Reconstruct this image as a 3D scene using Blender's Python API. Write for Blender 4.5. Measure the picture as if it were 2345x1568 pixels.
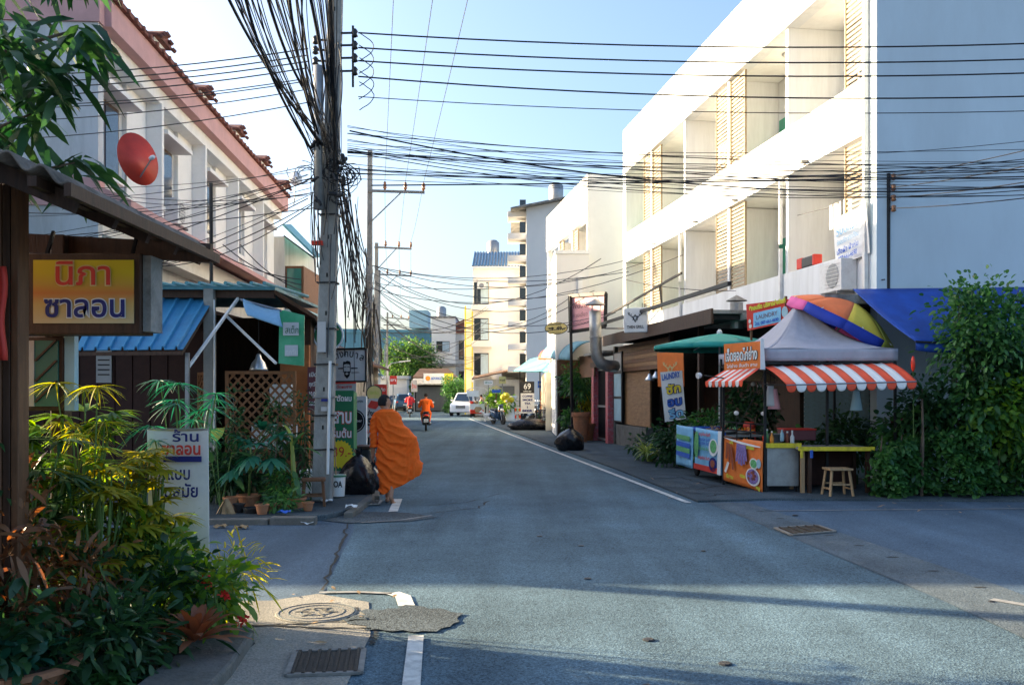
import bpy, math, random
import numpy as np
from mathutils import Vector, Matrix
R = math.radians
for o in list(bpy.data.objects):
    bpy.data.objects.remove(o)
SC = bpy.context.scene
COL = SC.collection
# ------------------------------------------------------------------ camera
F, CX, HY, H = 2083.0, 1172.0, 900.0, 1.68      # measured in a 2344 px wide frame
cam_d = bpy.data.cameras.new('camera')
cam = bpy.data.objects.new('camera', cam_d)
COL.objects.link(cam)
cam.location = (0, 0, H)
cam.rotation_euler = (R(90), 0, 0)
cam_d.sensor_width = 36
cam_d.lens = 36 * F / 2344
cam_d.shift_y = (HY - 784) / 2344
cam_d.clip_end = 3000
cam_d.clip_start = 0.05
SC.camera = cam
# ------------------------------------------------------------------ sky and sun
SUN_EL = 16.5
SUN_AZ = (-1.0, 0.34)            # towards the sun, seen from above
world = bpy.data.worlds.new('World')
SC.world = world
world.use_nodes = True
wn = world.node_tree.nodes
wl = world.node_tree.links
sky = wn.new('ShaderNodeTexSky')
sky.sky_type = 'NISHITA'
sky.sun_disc = False
sky.sun_elevation = R(SUN_EL)
sky.sun_rotation = math.atan2(SUN_AZ[0], SUN_AZ[1])
sky.altitude = 300
sky.air_density = 1.0
sky.dust_density = 5.5
sky.ozone_density = 2.8
wl.new(sky.outputs[0], wn['Background'].inputs[0])
wn['Background'].inputs[1].default_value = 0.108
sun_d = bpy.data.lights.new('sun', 'SUN')
sun_d.energy = 5.0
sun_d.angle = R(0.6)
sun_d.color = (1.0, 0.80, 0.52)
sun = bpy.data.objects.new('sun', sun_d)
COL.objects.link(sun)
_h = math.hypot(*SUN_AZ)
sdir = Vector((-SUN_AZ[0] / _h * math.cos(R(SUN_EL)), -SUN_AZ[1] / _h * math.cos(R(SUN_EL)), -math.sin(R(SUN_EL))))
sun.rotation_euler = sdir.to_track_quat('-Z', 'Y').to_euler()
sun.location = (-40, 12, 30)
SC.view_settings.view_transform = 'Standard'
SC.view_settings.look = 'None'
SC.view_settings.exposure = 2.1
SC.view_settings.gamma = 1.0
SC.render.engine = 'CYCLES'
SC.cycles.max_bounces = 6
SC.cycles.transparent_max_bounces = 8

# ------------------------------------------------------------------ helpers
def V(px, py, Y):
    return Vector(((px - CX) / F * Y, Y, H - (py - HY) / F * Y))
def G(px, py, z=0.0):
    Y = F * H / (py - HY)
    return Vector(((px - CX) / F * Y, Y, z))
ORG = {}
UZ = Vector((0, 0, 1))
class MB:
    def __init__(s):
        s.v = []; s.f = []; s.m = []; s.k = 0
    def add(s, vs, fs):
        b = len(s.v)
        s.v += [tuple(p) for p in vs]
        for f in fs:
            s.f.append(tuple(b + i for i in f)); s.m.append(s.k)
        return s
    def box(s, x0, x1, y0, y1, z0, z1):
        return s.add([(x0,y0,z0),(x1,y0,z0),(x1,y1,z0),(x0,y1,z0),(x0,y0,z1),(x1,y0,z1),(x1,y1,z1),(x0,y1,z1)],
                     [(3,2,1,0),(4,5,6,7),(0,1,5,4),(1,2,6,5),(2,3,7,6),(3,0,4,7)])
    def obox(s, c, u, v, w):
        c, u, v, w = Vector(c), Vector(u), Vector(v), Vector(w)
        p = [c-u-v-w, c+u-v-w, c+u+v-w, c-u+v-w, c-u-v+w, c+u-v+w, c+u+v+w, c-u+v+w]
        return s.add(p, [(3,2,1,0),(4,5,6,7),(0,1,5,4),(1,2,6,5),(2,3,7,6),(3,0,4,7)])
    def bar(s, a, b, w, h=None, up=UZ):
        a, b = Vector(a), Vector(b); h = h or w
        d = (b - a); L = d.length
        if L < 1e-6: return s
        d /= L
        up = Vector(up)
        if abs(d.dot(up)) > .99: up = Vector((0, 1, 0)) if abs(d.y) < .9 else Vector((1, 0, 0))
        x = d.cross(up).normalized(); y = x.cross(d).normalized()
        return s.obox((a + b) / 2, x * w / 2, d * L / 2, y * h / 2)
    def tube(s, pts, r, n=6, cap=True):
        pts = [Vector(p) for p in pts]
        rs = r if isinstance(r, (list, tuple)) else [r] * len(pts)
        vs = []; fs = []; px = None
        for i, p in enumerate(pts):
            d = (pts[min(i+1, len(pts)-1)] - pts[max(i-1, 0)])
            if d.length < 1e-9: d = Vector((0,0,1))
            d.normalize()
            if px is None:
                a = UZ if abs(d.z) < .9 else Vector((1,0,0))
                px = d.cross(a).normalized()
            px = (px - d * px.dot(d))
            if px.length < 1e-6: px = d.orthogonal()
            px.normalize()
            py = d.cross(px)
            for j in range(n):
                t = 2*math.pi*j/n
                vs.append(p + (px*math.cos(t) + py*math.sin(t)) * rs[i])
        for i in range(len(pts)-1):
            for j in range(n):
                k = (j+1) % n
                fs.append((i*n+j, i*n+k, (i+1)*n+k, (i+1)*n+j))
        if cap:
            fs.append(tuple(range(n-1, -1, -1))); fs.append(tuple((len(pts)-1)*n + j for j in range(n)))
        return s.add(vs, fs)
    def lathe(s, prof, c=(0,0,0), n=16, ax=(0,0,1), sx=1, sy=1):
        c = Vector(c); ax = Vector(ax).normalized()
        q = ax.to_track_quat('Z', 'Y') if abs(ax.z) < .9999 else (Matrix.Identity(3).to_quaternion())
        vs = []; fs = []
        for r, z in prof:
            for j in range(n):
                t = 2*math.pi*j/n
                vs.append(c + q @ Vector((r*math.cos(t)*sx, r*math.sin(t)*sy, z)))
        for i in range(len(prof)-1):
            for j in range(n):
                k = (j+1) % n
                fs.append((i*n+j, i*n+k, (i+1)*n+k, (i+1)*n+j))
        if prof[0][0] > 1e-4: fs.append(tuple(range(n-1, -1, -1)))
        if prof[-1][0] > 1e-4: fs.append(tuple((len(prof)-1)*n + j for j in range(n)))
        return s.add(vs, fs)
    def prism(s, poly, o, u, v, t):
        """poly of 2-d points in the frame (o,u,v), thickness t along -(u x v)"""
        o, u, v = Vector(o), Vector(u), Vector(v); w = u.cross(v).normalized() * t
        n = len(poly)
        a = [o + u*p[0] + v*p[1] for p in poly]
        return s.add(a + [p - w for p in a], [tuple(range(n)), tuple(range(2*n-1, n-1, -1))] +
                     [(i, n+i, n+(i+1) % n, (i+1) % n) for i in range(n)])
    def ell(s, c, r, nu=12, nv=8, q=None):
        c = Vector(c); r = r if isinstance(r, (tuple, list)) else (r, r, r)
        vs = []; fs = []
        for i in range(nv+1):
            a = math.pi*i/nv - math.pi/2
            for j in range(nu):
                t = 2*math.pi*j/nu
                p = Vector((math.cos(a)*math.cos(t)*r[0], math.cos(a)*math.sin(t)*r[1], math.sin(a)*r[2]))
                vs.append(c + (q @ p if q else p))
        for i in range(nv):
            for j in range(nu):
                k = (j+1) % nu
                fs.append((i*nu+j, i*nu+k, (i+1)*nu+k, (i+1)*nu+j))
        return s.add(vs, fs)
    def grid(s, fn, nu, nv, thick=0.0):
        P = [[Vector(fn(i/nu, j/nv)) for i in range(nu+1)] for j in range(nv+1)]
        fl = [p for r in P for p in r]
        fs = [(j*(nu+1)+i, j*(nu+1)+i+1, (j+1)*(nu+1)+i+1, (j+1)*(nu+1)+i) for j in range(nv) for i in range(nu)]
        return s.add(fl, fs)
    def build(s, name, mat, parent=None, smooth=False, kind=None, sol=0.0, bev=0.0, sub=0):
        vs = np.array(s.v, dtype=float)
        lo, hi = vs.min(0), vs.max(0)
        c = Vector(((lo[0]+hi[0])/2, (lo[1]+hi[1])/2, lo[2] if parent is None else (lo[2]+hi[2])/2))
        me = bpy.data.meshes.new(name)
        me.from_pydata((vs - np.array(c)).tolist(), [], s.f)
        ms = mat if isinstance(mat, (list, tuple)) else [mat]
        for m in ms: me.materials.append(MT[m])
        if len(ms) > 1: me.polygons.foreach_set('material_index', s.m)
        if smooth: me.polygons.foreach_set('use_smooth', [True]*len(me.polygons))
        me.validate(); me.update()
        o = bpy.data.objects.new(name, me)
        COL.objects.link(o)
        if parent is not None:
            o.parent = parent
            o.location = c - ORG[parent]
        else:
            o.location = c
        ORG[o] = c
        if kind: o['kind'] = kind
        if sol:
            m = o.modifiers.new('thickness', 'SOLIDIFY'); m.thickness = sol; m.offset = 0
        if bev:
            m = o.modifiers.new('bevel', 'BEVEL'); m.width = bev; m.segments = 2; m.limit_method = 'ANGLE'
        if sub:
            m = o.modifiers.new('sub', 'SUBSURF'); m.levels = sub; m.render_levels = sub
        return o
def tag(o, label, cat, group=None, kind=None):
    o['label'] = label; o['category'] = cat
    if group: o['group'] = group
    if kind: o['kind'] = kind
    return o
def thing(name, label, cat, loc=(0,0,0), group=None):
    o = bpy.data.objects.new(name, None)
    o.empty_display_size = 0.1
    COL.objects.link(o); o.location = loc
    ORG[o] = Vector(loc)
    return tag(o, label, cat, group)
def struct(name, mb, mat, parent=None, **k):
    o = mb.build(name, mat, parent, **k)
    if parent is None: o['kind'] = 'structure'
    return o
def copy_tree(root, loc=None, rz=None, label=None, scale=None, parent=None):
    c = root.copy(); COL.objects.link(c)
    if parent is not None: c.parent = parent
    if loc is not None: c.location = loc
    if rz is not None: c.rotation_euler = (0, 0, rz)
    if label: c['label'] = label
    if scale: c.scale = (scale,)*3 if not isinstance(scale, tuple) else scale
    for ch in list(root.children): copy_tree(ch, parent=c)
    return c
def share(src, parent, world_c):
    """another piece with the mesh of src, centred at world_c"""
    o = src.copy(); COL.objects.link(o); o.parent = parent
    o.location = Vector(world_c) - ORG[parent]; ORG[o] = Vector(world_c)
    return o
def text(body, o, u, v, size, mat, parent, width=None, bold=0.0, align='CENTER', name='lettering', lift=0.004, shear=0.0):
    o, u, v = Vector(o), Vector(u).normalized(), Vector(v).normalized()
    n = u.cross(v)
    cu = bpy.data.curves.new('t', 'FONT'); cu.body = body; cu.size = 1.0; cu.resolution_u = 3
    cu.align_x = 'LEFT'; cu.offset = bold; cu.shear = shear
    ob = bpy.data.objects.new('t', cu)
    me = bpy.data.meshes.new_from_object(ob)
    bpy.data.objects.remove(ob); bpy.data.curves.remove(cu)
    co = np.array([x.co[:] for x in me.vertices]).reshape(-1, 3)
    if len(co) == 0: return None
    fs = [tuple(p.vertices) for p in me.polygons]
    bpy.data.meshes.remove(me)
    x0, x1 = co[:,0].min(), co[:,0].max()
    sx = size if width is None else width / (x1 - x0)
    xs = (co[:,0] - ((x0+x1)/2 if align == 'CENTER' else x0)) * sx
    ys = co[:,1] * size
    mb = MB()
    mb.add([o + u*float(a) + v*float(b) + n*lift for a, b in zip(xs, ys)], fs)
    return mb.build(name, mat, parent)
def remesh(mb, name, mat, parent, voxel=0.012, it=6, fac=.5, smooth=True):
    o = mb.build(name, mat, parent)
    m = o.modifiers.new('r', 'REMESH'); m.mode = 'VOXEL'; m.voxel_size = voxel
    if it:
        s = o.modifiers.new('s', 'SMOOTH'); s.factor = fac; s.iterations = it
    bpy.context.view_layer.update()
    me = bpy.data.meshes.new_from_object(o.evaluated_get(bpy.context.evaluated_depsgraph_get()))
    o.modifiers.clear()
    old = o.data; o.data = me; bpy.data.meshes.remove(old)
    me.name = name
    if not me.materials:
        for q in (mat if isinstance(mat, (list, tuple)) else [mat]): me.materials.append(MT[q])
    if smooth: me.polygons.foreach_set('use_smooth', [True]*len(me.polygons))
    return o
# ------------------------------------------------------------------ materials (all node based)
MT = {}
def M(name, col, rough=.75, var=.18, scale=6, bump=0.0, bscale=60, metal=0.0, spec=.4, dirt=None, dscale=1.5, damt=.5, stretch=None, emit=None):
    m = bpy.data.materials.new(name); m.use_nodes = True
    nt = m.node_tree; N = nt.nodes; L = nt.links
    b = N['Principled BSDF']
    b.inputs['Roughness'].default_value = rough
    b.inputs['Metallic'].default_value = metal
    b.inputs['Specular IOR Level'].default_value = spec
    tc = N.new('ShaderNodeTexCoord')
    src = tc.outputs['Object']
    if stretch:
        mp = N.new('ShaderNodeMapping'); mp.inputs['Scale'].default_value = stretch
        L.new(src, mp.inputs[0]); src = mp.outputs[0]
    nz = N.new('ShaderNodeTexNoise'); nz.inputs['Scale'].default_value = scale; nz.inputs['Detail'].default_value = 6
    nz.inputs['Roughness'].default_value = .65
    L.new(src, nz.inputs['Vector'])
    rp = N.new('ShaderNodeValToRGB')
    rp.color_ramp.elements[0].position = .3; rp.color_ramp.elements[1].position = .7
    rp.color_ramp.elements[0].color = tuple(c*(1-var) for c in col) + (1,)
    rp.color_ramp.elements[1].color = tuple(min(1, c*(1+var)) for c in col) + (1,)
    L.new(nz.outputs['Fac'], rp.inputs[0])
    out = rp.outputs[0]
    if dirt:
        n2 = N.new('ShaderNodeTexNoise'); n2.inputs['Scale'].default_value = dscale; n2.inputs['Detail'].default_value = 8
        n2.inputs['Roughness'].default_value = .7
        L.new(src, n2.inputs['Vector'])
        r2 = N.new('ShaderNodeValToRGB'); r2.color_ramp.elements[0].position = .45; r2.color_ramp.elements[1].position = .72
        r2.color_ramp.elements[0].color = (0,0,0,1); r2.color_ramp.elements[1].color = (damt,)*3 + (1,)
        L.new(n2.outputs['Fac'], r2.inputs[0])
        mx = N.new('ShaderNodeMix'); mx.data_type = 'RGBA'
        L.new(r2.outputs[0], mx.inputs['Factor']); L.new(out, mx.inputs['A']); mx.inputs['B'].default_value = tuple(dirt) + (1,)
        out = mx.outputs['Result']
    L.new(out, b.inputs['Base Color'])
    if bump:
        n3 = N.new('ShaderNodeTexNoise'); n3.inputs['Scale'].default_value = bscale; n3.inputs['Detail'].default_value = 4
        L.new(src, n3.inputs['Vector'])
        bp = N.new('ShaderNodeBump'); bp.inputs['Strength'].default_value = bump; bp.inputs['Distance'].default_value = .02
        L.new(n3.outputs['Fac'], bp.inputs['Height']); L.new(bp.outputs[0], b.inputs['Normal'])
    if emit:
        b.inputs['Emission Color'].default_value = tuple(col) + (1,); b.inputs['Emission Strength'].default_value = emit
    MT[name] = m
    return m
def LEAF(name, c0, c1, trans=.45, rough=.45):
    m = bpy.data.materials.new(name); m.use_nodes = True
    N = m.node_tree.nodes; L = m.node_tree.links
    b = N['Principled BSDF']; out = N['Material Output']
    g = N.new('ShaderNodeNewGeometry')
    rp = N.new('ShaderNodeValToRGB')
    rp.color_ramp.elements[0].color = tuple(c0) + (1,); rp.color_ramp.elements[1].color = tuple(c1) + (1,)
    L.new(g.outputs['Random Per Island'], rp.inputs[0])
    L.new(rp.outputs[0], b.inputs['Base Color']); b.inputs['Roughness'].default_value = rough
    t = N.new('ShaderNodeBsdfTranslucent')
    hs = N.new('ShaderNodeHueSaturation'); hs.inputs['Value'].default_value = 1.5; hs.inputs['Saturation'].default_value = 1.15; hs.inputs['Hue'].default_value = .485
    L.new(rp.outputs[0], hs.inputs['Color']); L.new(hs.outputs[0], t.inputs[0])
    mx = N.new('ShaderNodeMixShader'); mx.inputs[0].default_value = trans
    L.new(b.outputs[0], mx.inputs[1]); L.new(t.outputs[0], mx.inputs[2]); L.new(mx.outputs[0], out.inputs[0])
    MT[name] = m
def GLASS(name, col, rough=.05):
    m = bpy.data.materials.new(name); m.use_nodes = True
    b = m.node_tree.nodes['Principled BSDF']
    b.inputs['Base Color'].default_value = tuple(col) + (1,); b.inputs['Roughness'].default_value = rough
    b.inputs['Specular IOR Level'].default_value = .8
    MT[name] = m
def ASPHALT(name, col, grain=.35, patch=.2, dirt=None):
    dirt = dirt or tuple(c*1.3 for c in col)
    m = bpy.data.materials.new(name); m.use_nodes = True
    N = m.node_tree.nodes; L = m.node_tree.links; b = N['Principled BSDF']
    tc = N.new('ShaderNodeTexCoord'); src = tc.outputs['Object']
    def nz(sc, det=5, ro=.6):
        n = N.new('ShaderNodeTexNoise'); n.inputs['Scale'].default_value = sc; n.inputs['Detail'].default_value = det
        n.inputs['Roughness'].default_value = ro; L.new(src, n.inputs['Vector']); return n.outputs['Fac']
    def ramp(fac, p0, c0, p1, c1):
        r = N.new('ShaderNodeValToRGB'); r.color_ramp.elements[0].position = p0; r.color_ramp.elements[1].position = p1
        r.color_ramp.elements[0].color = tuple(c0) + (1,); r.color_ramp.elements[1].color = tuple(c1) + (1,)
        L.new(fac, r.inputs[0]); return r.outputs[0]
    def mix(kind, a, bb, fac=1.0):
        x = N.new('ShaderNodeMix'); x.data_type = 'RGBA'; x.blend_type = kind
        if isinstance(fac, float): x.inputs['Factor'].default_value = fac
        else: L.new(fac, x.inputs['Factor'])
        L.new(a, x.inputs['A'])
        if isinstance(bb, tuple): x.inputs['B'].default_value = bb + (1,)
        else: L.new(bb, x.inputs['B'])
        return x.outputs['Result']
    base = ramp(nz(.55, 6, .7), .3, [c*(1-patch) for c in col], .7, [c*(1+patch) for c in col])
    vor = N.new('ShaderNodeTexVoronoi'); vor.inputs['Scale'].default_value = 75; L.new(src, vor.inputs['Vector'])
    gr = ramp(vor.outputs['Color'], .1, (1-grain,)*3, .9, (1+grain,)*3)
    out = mix('MULTIPLY', base, gr)
    gr2 = ramp(nz(160, 2), .35, (1-grain*.8,)*3, .65, (1+grain*.8,)*3)
    out = mix('MULTIPLY', out, gr2)
    st = ramp(nz(1.7, 8, .75), .56, (0,0,0), .78, (.55,.55,.55))
    out = mix('MIX', out, tuple(dirt), st)
    mp = N.new('ShaderNodeMapping'); mp.inputs['Scale'].default_value = (1.5,.09,1); mp.inputs['Rotation'].default_value = (0,0,-.13); L.new(src, mp.inputs[0])
    n7 = N.new('ShaderNodeTexNoise'); n7.inputs['Scale'].default_value = 1.1; n7.inputs['Detail'].default_value = 5; L.new(mp.outputs[0], n7.inputs['Vector'])
    out = mix('MULTIPLY', out, ramp(n7.outputs['Fac'], .3, (.78,.78,.78), .7, (1.2,1.2,1.2)))
    oil = ramp(nz(.9, 9, .8), .60, (0,0,0), .74, (.5,.5,.5))
    out = mix('MIX', out, tuple(c*.5 for c in col), oil)
    L.new(out, b.inputs['Base Color'])
    b.inputs['Roughness'].default_value = .88; b.inputs['Specular IOR Level'].default_value = .15
    bp = N.new('ShaderNodeBump'); bp.inputs['Strength'].default_value = .5; bp.inputs['Distance'].default_value = .006
    L.new(vor.outputs['Distance'], bp.inputs['Height']); L.new(bp.outputs[0], b.inputs['Normal'])
    MT[name] = m
ASPHALT('asphalt', (.088,.138,.168), .45, .28)
ASPHALT('asphalt_old', (.080,.118,.158), .3, .15)
ASPHALT('asphalt_patch', (.075,.092,.1), .6, .3)
ASPHALT('concrete_road', (.25,.235,.20), .2, .2, (.14,.13,.11))
ASPHALT('concrete_worn', (.10,.125,.14), .3, .3, (.26,.25,.23))
ASPHALT('pavement', (.07,.09,.10), .3, .35, (.06,.058,.055))
ASPHALT('soil', (.09,.07,.05), .4, .4, (.05,.04,.03))
M('kerb', (.15,.145,.13), .9, .3, 4, .4, 40, dirt=(.06,.06,.045), dscale=2.2, damt=.85)
M('road_white', (.62,.62,.58), .8, .15, 9, dirt=(.16,.16,.15), dscale=5, damt=.8)
M('road_faint', (.26,.26,.25), .85, .3, 9, dirt=(.12,.12,.12), dscale=3, damt=.9)
M('crack', (.025,.025,.022), .95, .3)
M('iron', (.045,.035,.025), .7, .4, 20, .3, 80, metal=.2)
M('steel_edge', (.22,.21,.19), .6, .3, 12, metal=.3)
M('white_wall', (.74,.75,.75), .85, .05, 2, .08, 90, dirt=(.48,.48,.46), dscale=1.6, damt=.5, stretch=(1.6,1.6,.22))
M('white_trim', (.82,.81,.78), .8, .05, 3, dirt=(.55,.53,.5), dscale=1.6, damt=.35)
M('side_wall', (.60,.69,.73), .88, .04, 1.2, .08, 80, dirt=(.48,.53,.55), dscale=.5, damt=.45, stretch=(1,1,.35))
M('cream_wall', (.74,.70,.58), .85, .06, 2, dirt=(.5,.46,.38), dscale=1.2, damt=.4)
M('grey_wall', (.56,.57,.57), .85, .07, 2, .1, 60, dirt=(.32,.32,.30), dscale=1.6, damt=.6, stretch=(1.5,1.5,.25))
M('far_white', (.80,.77,.72), .85, .05, .8, dirt=(.55,.52,.48), dscale=.4, damt=.5)
M('pink_wall', (.60,.34,.32), .85, .08, 2, dirt=(.45,.27,.25), dscale=1.3, damt=.6)
M('mould', (.30,.29,.27), .9, .3, 3, .2, 40, dirt=(.05,.05,.045), dscale=2.5, damt=.95)
M('roof_tile', (.22,.075,.05), .8, .35, 8, .3, 30, dirt=(.06,.04,.035), dscale=3, damt=.8)
M('tan_slat', (.34,.265,.175), .6, .15, 5, dirt=(.22,.17,.12), dscale=4, damt=.5)
M('green_door', (.02,.26,.17), .4, .15, 3)
M('dark_interior', (.03,.027,.025), .9, .3, 3)  # near-black, shade of unlit rooms and undersides put into the colour
M('shutter_teal', (.10,.20,.24), .5, .15, 4, metal=.2, dirt=(.06,.09,.1), dscale=3, damt=.6)
M('blue_tarp', (.015,.07,.36), .55, .2, 2.2, .25, 6, dirt=(.015,.03,.18), dscale=2, damt=.6)
M('blue_sheet', (.045,.24,.42), .45, .12, 3, metal=.1, dirt=(.04,.15,.26), dscale=2.5, damt=.55)
M('teal_sheet', (.10,.30,.34), .5, .2, 4, dirt=(.05,.12,.13), dscale=3, damt=.6)
M('rust_sheet', (.10,.05,.03), .85, .4, 6, .2, 30, dirt=(.03,.018,.012), dscale=3, damt=.8)
M('old_cement_sheet', (.20,.16,.13), .92, .4, 5, .4, 40, dirt=(.05,.04,.03), dscale=3, damt=.9)
M('dark_wood', (.055,.024,.012), .6, .4, 4, .2, 30, stretch=(6,6,.6))
M('brown_wood', (.16,.07,.03), .6, .35, 4, .2, 30, stretch=(8,8,.8))
M('red_brown_wall', (.05,.018,.012), .7, .3, 5, .1, 40)
M('panel_wood', (.30,.16,.07), .6, .3, 3, .1, 30, stretch=(1,1,5), dirt=(.14,.07,.03), dscale=2, damt=.6)
M('orange_wall', (.42,.14,.04), .75, .2, 3, dirt=(.22,.08,.03), dscale=2, damt=.6)
M('trellis_wood', (.27,.115,.045), .65, .25, 6, dirt=(.22,.10,.05), dscale=5, damt=.6)
M('raw_wood', (.42,.27,.14), .7, .25, 5, .2, 40, stretch=(6,6,.8), dirt=(.18,.10,.05), dscale=4, damt=.6)
M('pole_concrete', (.31,.30,.27), .9, .2, 5, .4, 50, dirt=(.12,.11,.10), dscale=2.6, damt=.8, stretch=(1,1,.5))
M('cable', (.012,.012,.014), .5, .2, 8)
M('cable_grey', (.05,.052,.055), .5, .3, 8)
M('black_metal', (.02,.02,.022), .45, .3, 10, metal=.4)
M('grey_metal', (.28,.29,.30), .45, .2, 10, metal=.7)
M('galv', (.38,.38,.37), .5, .2, 7, metal=.85, dirt=(.3,.29,.27), dscale=4, damt=.5)
M('white_metal', (.72,.72,.70), .5, .08, 6, dirt=(.4,.38,.35), dscale=4, damt=.5)
M('aluminium', (.65,.66,.66), .3, .1, 7, metal=.8)
M('ceramic', (.28,.13,.06), .35, .2, 9)
M('terracotta', (.45,.18,.08), .85, .25, 8, .2, 50, dirt=(.2,.12,.08), dscale=5, damt=.7)
M('black_plastic', (.018,.018,.019), .45, .3, 8)
M('bag_plastic', (.012,.012,.014), .25, .4, 7, 1.0, 9)
M('white_plastic', (.7,.7,.68), .45, .08, 6)
M('black_print', (.02,.02,.022), .6, .1)
M('white_print', (.80,.80,.78), .6, .06, 6, dirt=(.55,.54,.5), dscale=4, damt=.4)
M('paper', (.50,.48,.46), .8, .15, 8, dirt=(.32,.3,.28), dscale=4, damt=.6)
M('navy_print', (.012,.02,.16), .6, .1)
M('blue_print', (.03,.12,.5), .6, .1)
M('sky_print', (.22,.5,.72), .6, .15, 6)
M('red_print', (.62,.045,.03), .6, .1)
M('orange_print', (.80,.20,.035), .6, .1, 5, dirt=(.55,.10,.03), dscale=4, damt=.4)
M('yellow_print', (.82,.62,.03), .6, .1)
M('gold_print', (.70,.55,.25), .6, .15)
M('lime_print', (.55,.62,.05), .6, .1)
M('green_print', (.02,.17,.07), .6, .15, 3)
M('green_board', (.05,.40,.20), .3, .2, 2, dirt=(.16,.5,.32), dscale=1.5, damt=.8)
M('pink_print', (.78,.38,.40), .6, .1, 4, dirt=(.6,.28,.3), dscale=3, damt=.5)
M('magenta_print', (.75,.12,.32), .6, .1)
M('maroon_print', (.16,.05,.06), .6, .1)
M('sausage', (.30,.08,.04), .4, .3, 30)
M('violet_print', (.22,.16,.38), .5, .4, 25)
M('food_green', (.12,.38,.14), .5, .4, 25)
M('shell_white', (.72,.70,.64), .6, .2, 12)
M('yellow_sign', (.72,.60,.22), .6, .1)
M('tent_grey', (.40,.40,.45), .7, .1, 3, .15, 8, dirt=(.24,.24,.28), dscale=2, damt=.5)
M('stripe_red', (.80,.085,.03), .65, .12, 4, .1, 10)
M('stripe_white', (.80,.79,.76), .65, .08, 4, .1, 10, dirt=(.55,.52,.48), dscale=3, damt=.4)
M('canvas_teal', (.02,.32,.26), .7, .15, 2, .1, 8, dirt=(.015,.2,.17), dscale=1.5, damt=.6)
M('canvas_orange', (.78,.17,.05), .7, .1, 3)
M('canvas_yellow', (.75,.55,.06), .7, .1, 3)
M('canvas_lime', (.55,.55,.08), .7, .1, 3)
M('canvas_blue', (.02,.05,.38), .7, .1, 3)
M('canvas_pink', (.75,.12,.35), .7, .1, 3)
M('canvas_lightblue', (.22,.42,.60), .6, .2, 3, .2, 8, dirt=(.12,.26,.4), dscale=2.5, damt=.6)
M('tape_yellow', (.75,.60,.03), .6, .2, 14, dirt=(.3,.22,.03), dscale=8, damt=.7)
M('dish_red', (.55,.045,.025), .5, .15, 4)
M('dish_grey', (.60,.63,.66), .5, .1, 4)
M('robe', (.88,.128,.006), .85, .12, 9, .15, 120)
M('robe_dark', (.74,.12,.006), .85, .15, 9, .15, 120)
M('skin', (.42,.21,.125), .55, .12, 14, spec=.3)
M('hair', (.012,.010,.009), .8, .3, 60, .6, 200)
M('shirt_red', (.62,.02,.03), .8, .15, 8)
M('trousers', (.03,.035,.05), .85, .2, 8)
M('helmet_blue', (.12,.22,.42), .2, .1, 4)
M('rubber', (.018,.018,.018), .85, .2, 20)
M('scooter_black', (.02,.021,.024), .25, .2, 5)
M('scooter_blue', (.03,.06,.12), .22, .2, 5)
M('seat_vinyl', (.015,.015,.015), .55, .2, 12)
M('lamp_red', (.70,.04,.015), .25, .1)
M('lamp_amber', (.85,.30,.03), .25, .1)
M('lamp_clear', (.75,.78,.8), .15, .05)
M('plate_white', (.70,.72,.74), .5, .1)
M('car_white', (.72,.74,.76), .22, .04, 3)
M('car_blue', (.05,.12,.22), .22, .05, 3)
M('car_navy', (.04,.05,.08), .22, .05, 3)
GLASS('glass_dark', (.015,.02,.025)); GLASS('glass_blue', (.03,.05,.08)); GLASS('glass_green', (.03,.16,.13), .12)
GLASS('bulb_glass', (.75,.75,.7), .15)
M('curtain', (.40,.50,.55), .9, .2, 3, stretch=(14,14,.5))
M('tile_blue', (.03,.10,.22), .45, .25, 4)
M('tile_white', (.62,.63,.62), .6, .15, 6)
M('wall_blue', (.10,.24,.32), .8, .15, 2)
M('panel_blue', (.32,.50,.58), .5, .1, 3)
M('shutter_grey', (.12,.13,.14), .5, .15, 4, metal=.2)
M('bark', (.14,.10,.07), .95, .4, 8, .6, 30, stretch=(3,3,.8))
M('stem_green', (.12,.20,.05), .7, .25, 10)
M('dry_leaf', (.34,.22,.11), .85, .3, 10)
M('flower_red', (.75,.03,.02), .6, .2, 12)
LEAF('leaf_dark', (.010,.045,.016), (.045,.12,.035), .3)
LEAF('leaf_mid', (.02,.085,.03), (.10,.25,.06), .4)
LEAF('leaf_lush', (.06,.17,.03), (.20,.33,.04), .5)
LEAF('leaf_yellow_lit', (.22,.28,.02), (.46,.40,.04), .5)  # yellow green, with sunlight on the leaves put into the colour
LEAF('leaf_teal', (.012,.09,.055), (.035,.18,.10), .3)
LEAF('leaf_stripe', (.20,.30,.06), (.45,.50,.18), .45)
LEAF('leaf_bronze', (.20,.06,.03), (.40,.16,.07), .4)
LEAF('leaf_brown', (.12,.05,.02), (.28,.13,.05), .35)
LEAF('leaf_far', (.035,.10,.03), (.12,.23,.05), .4)
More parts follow.
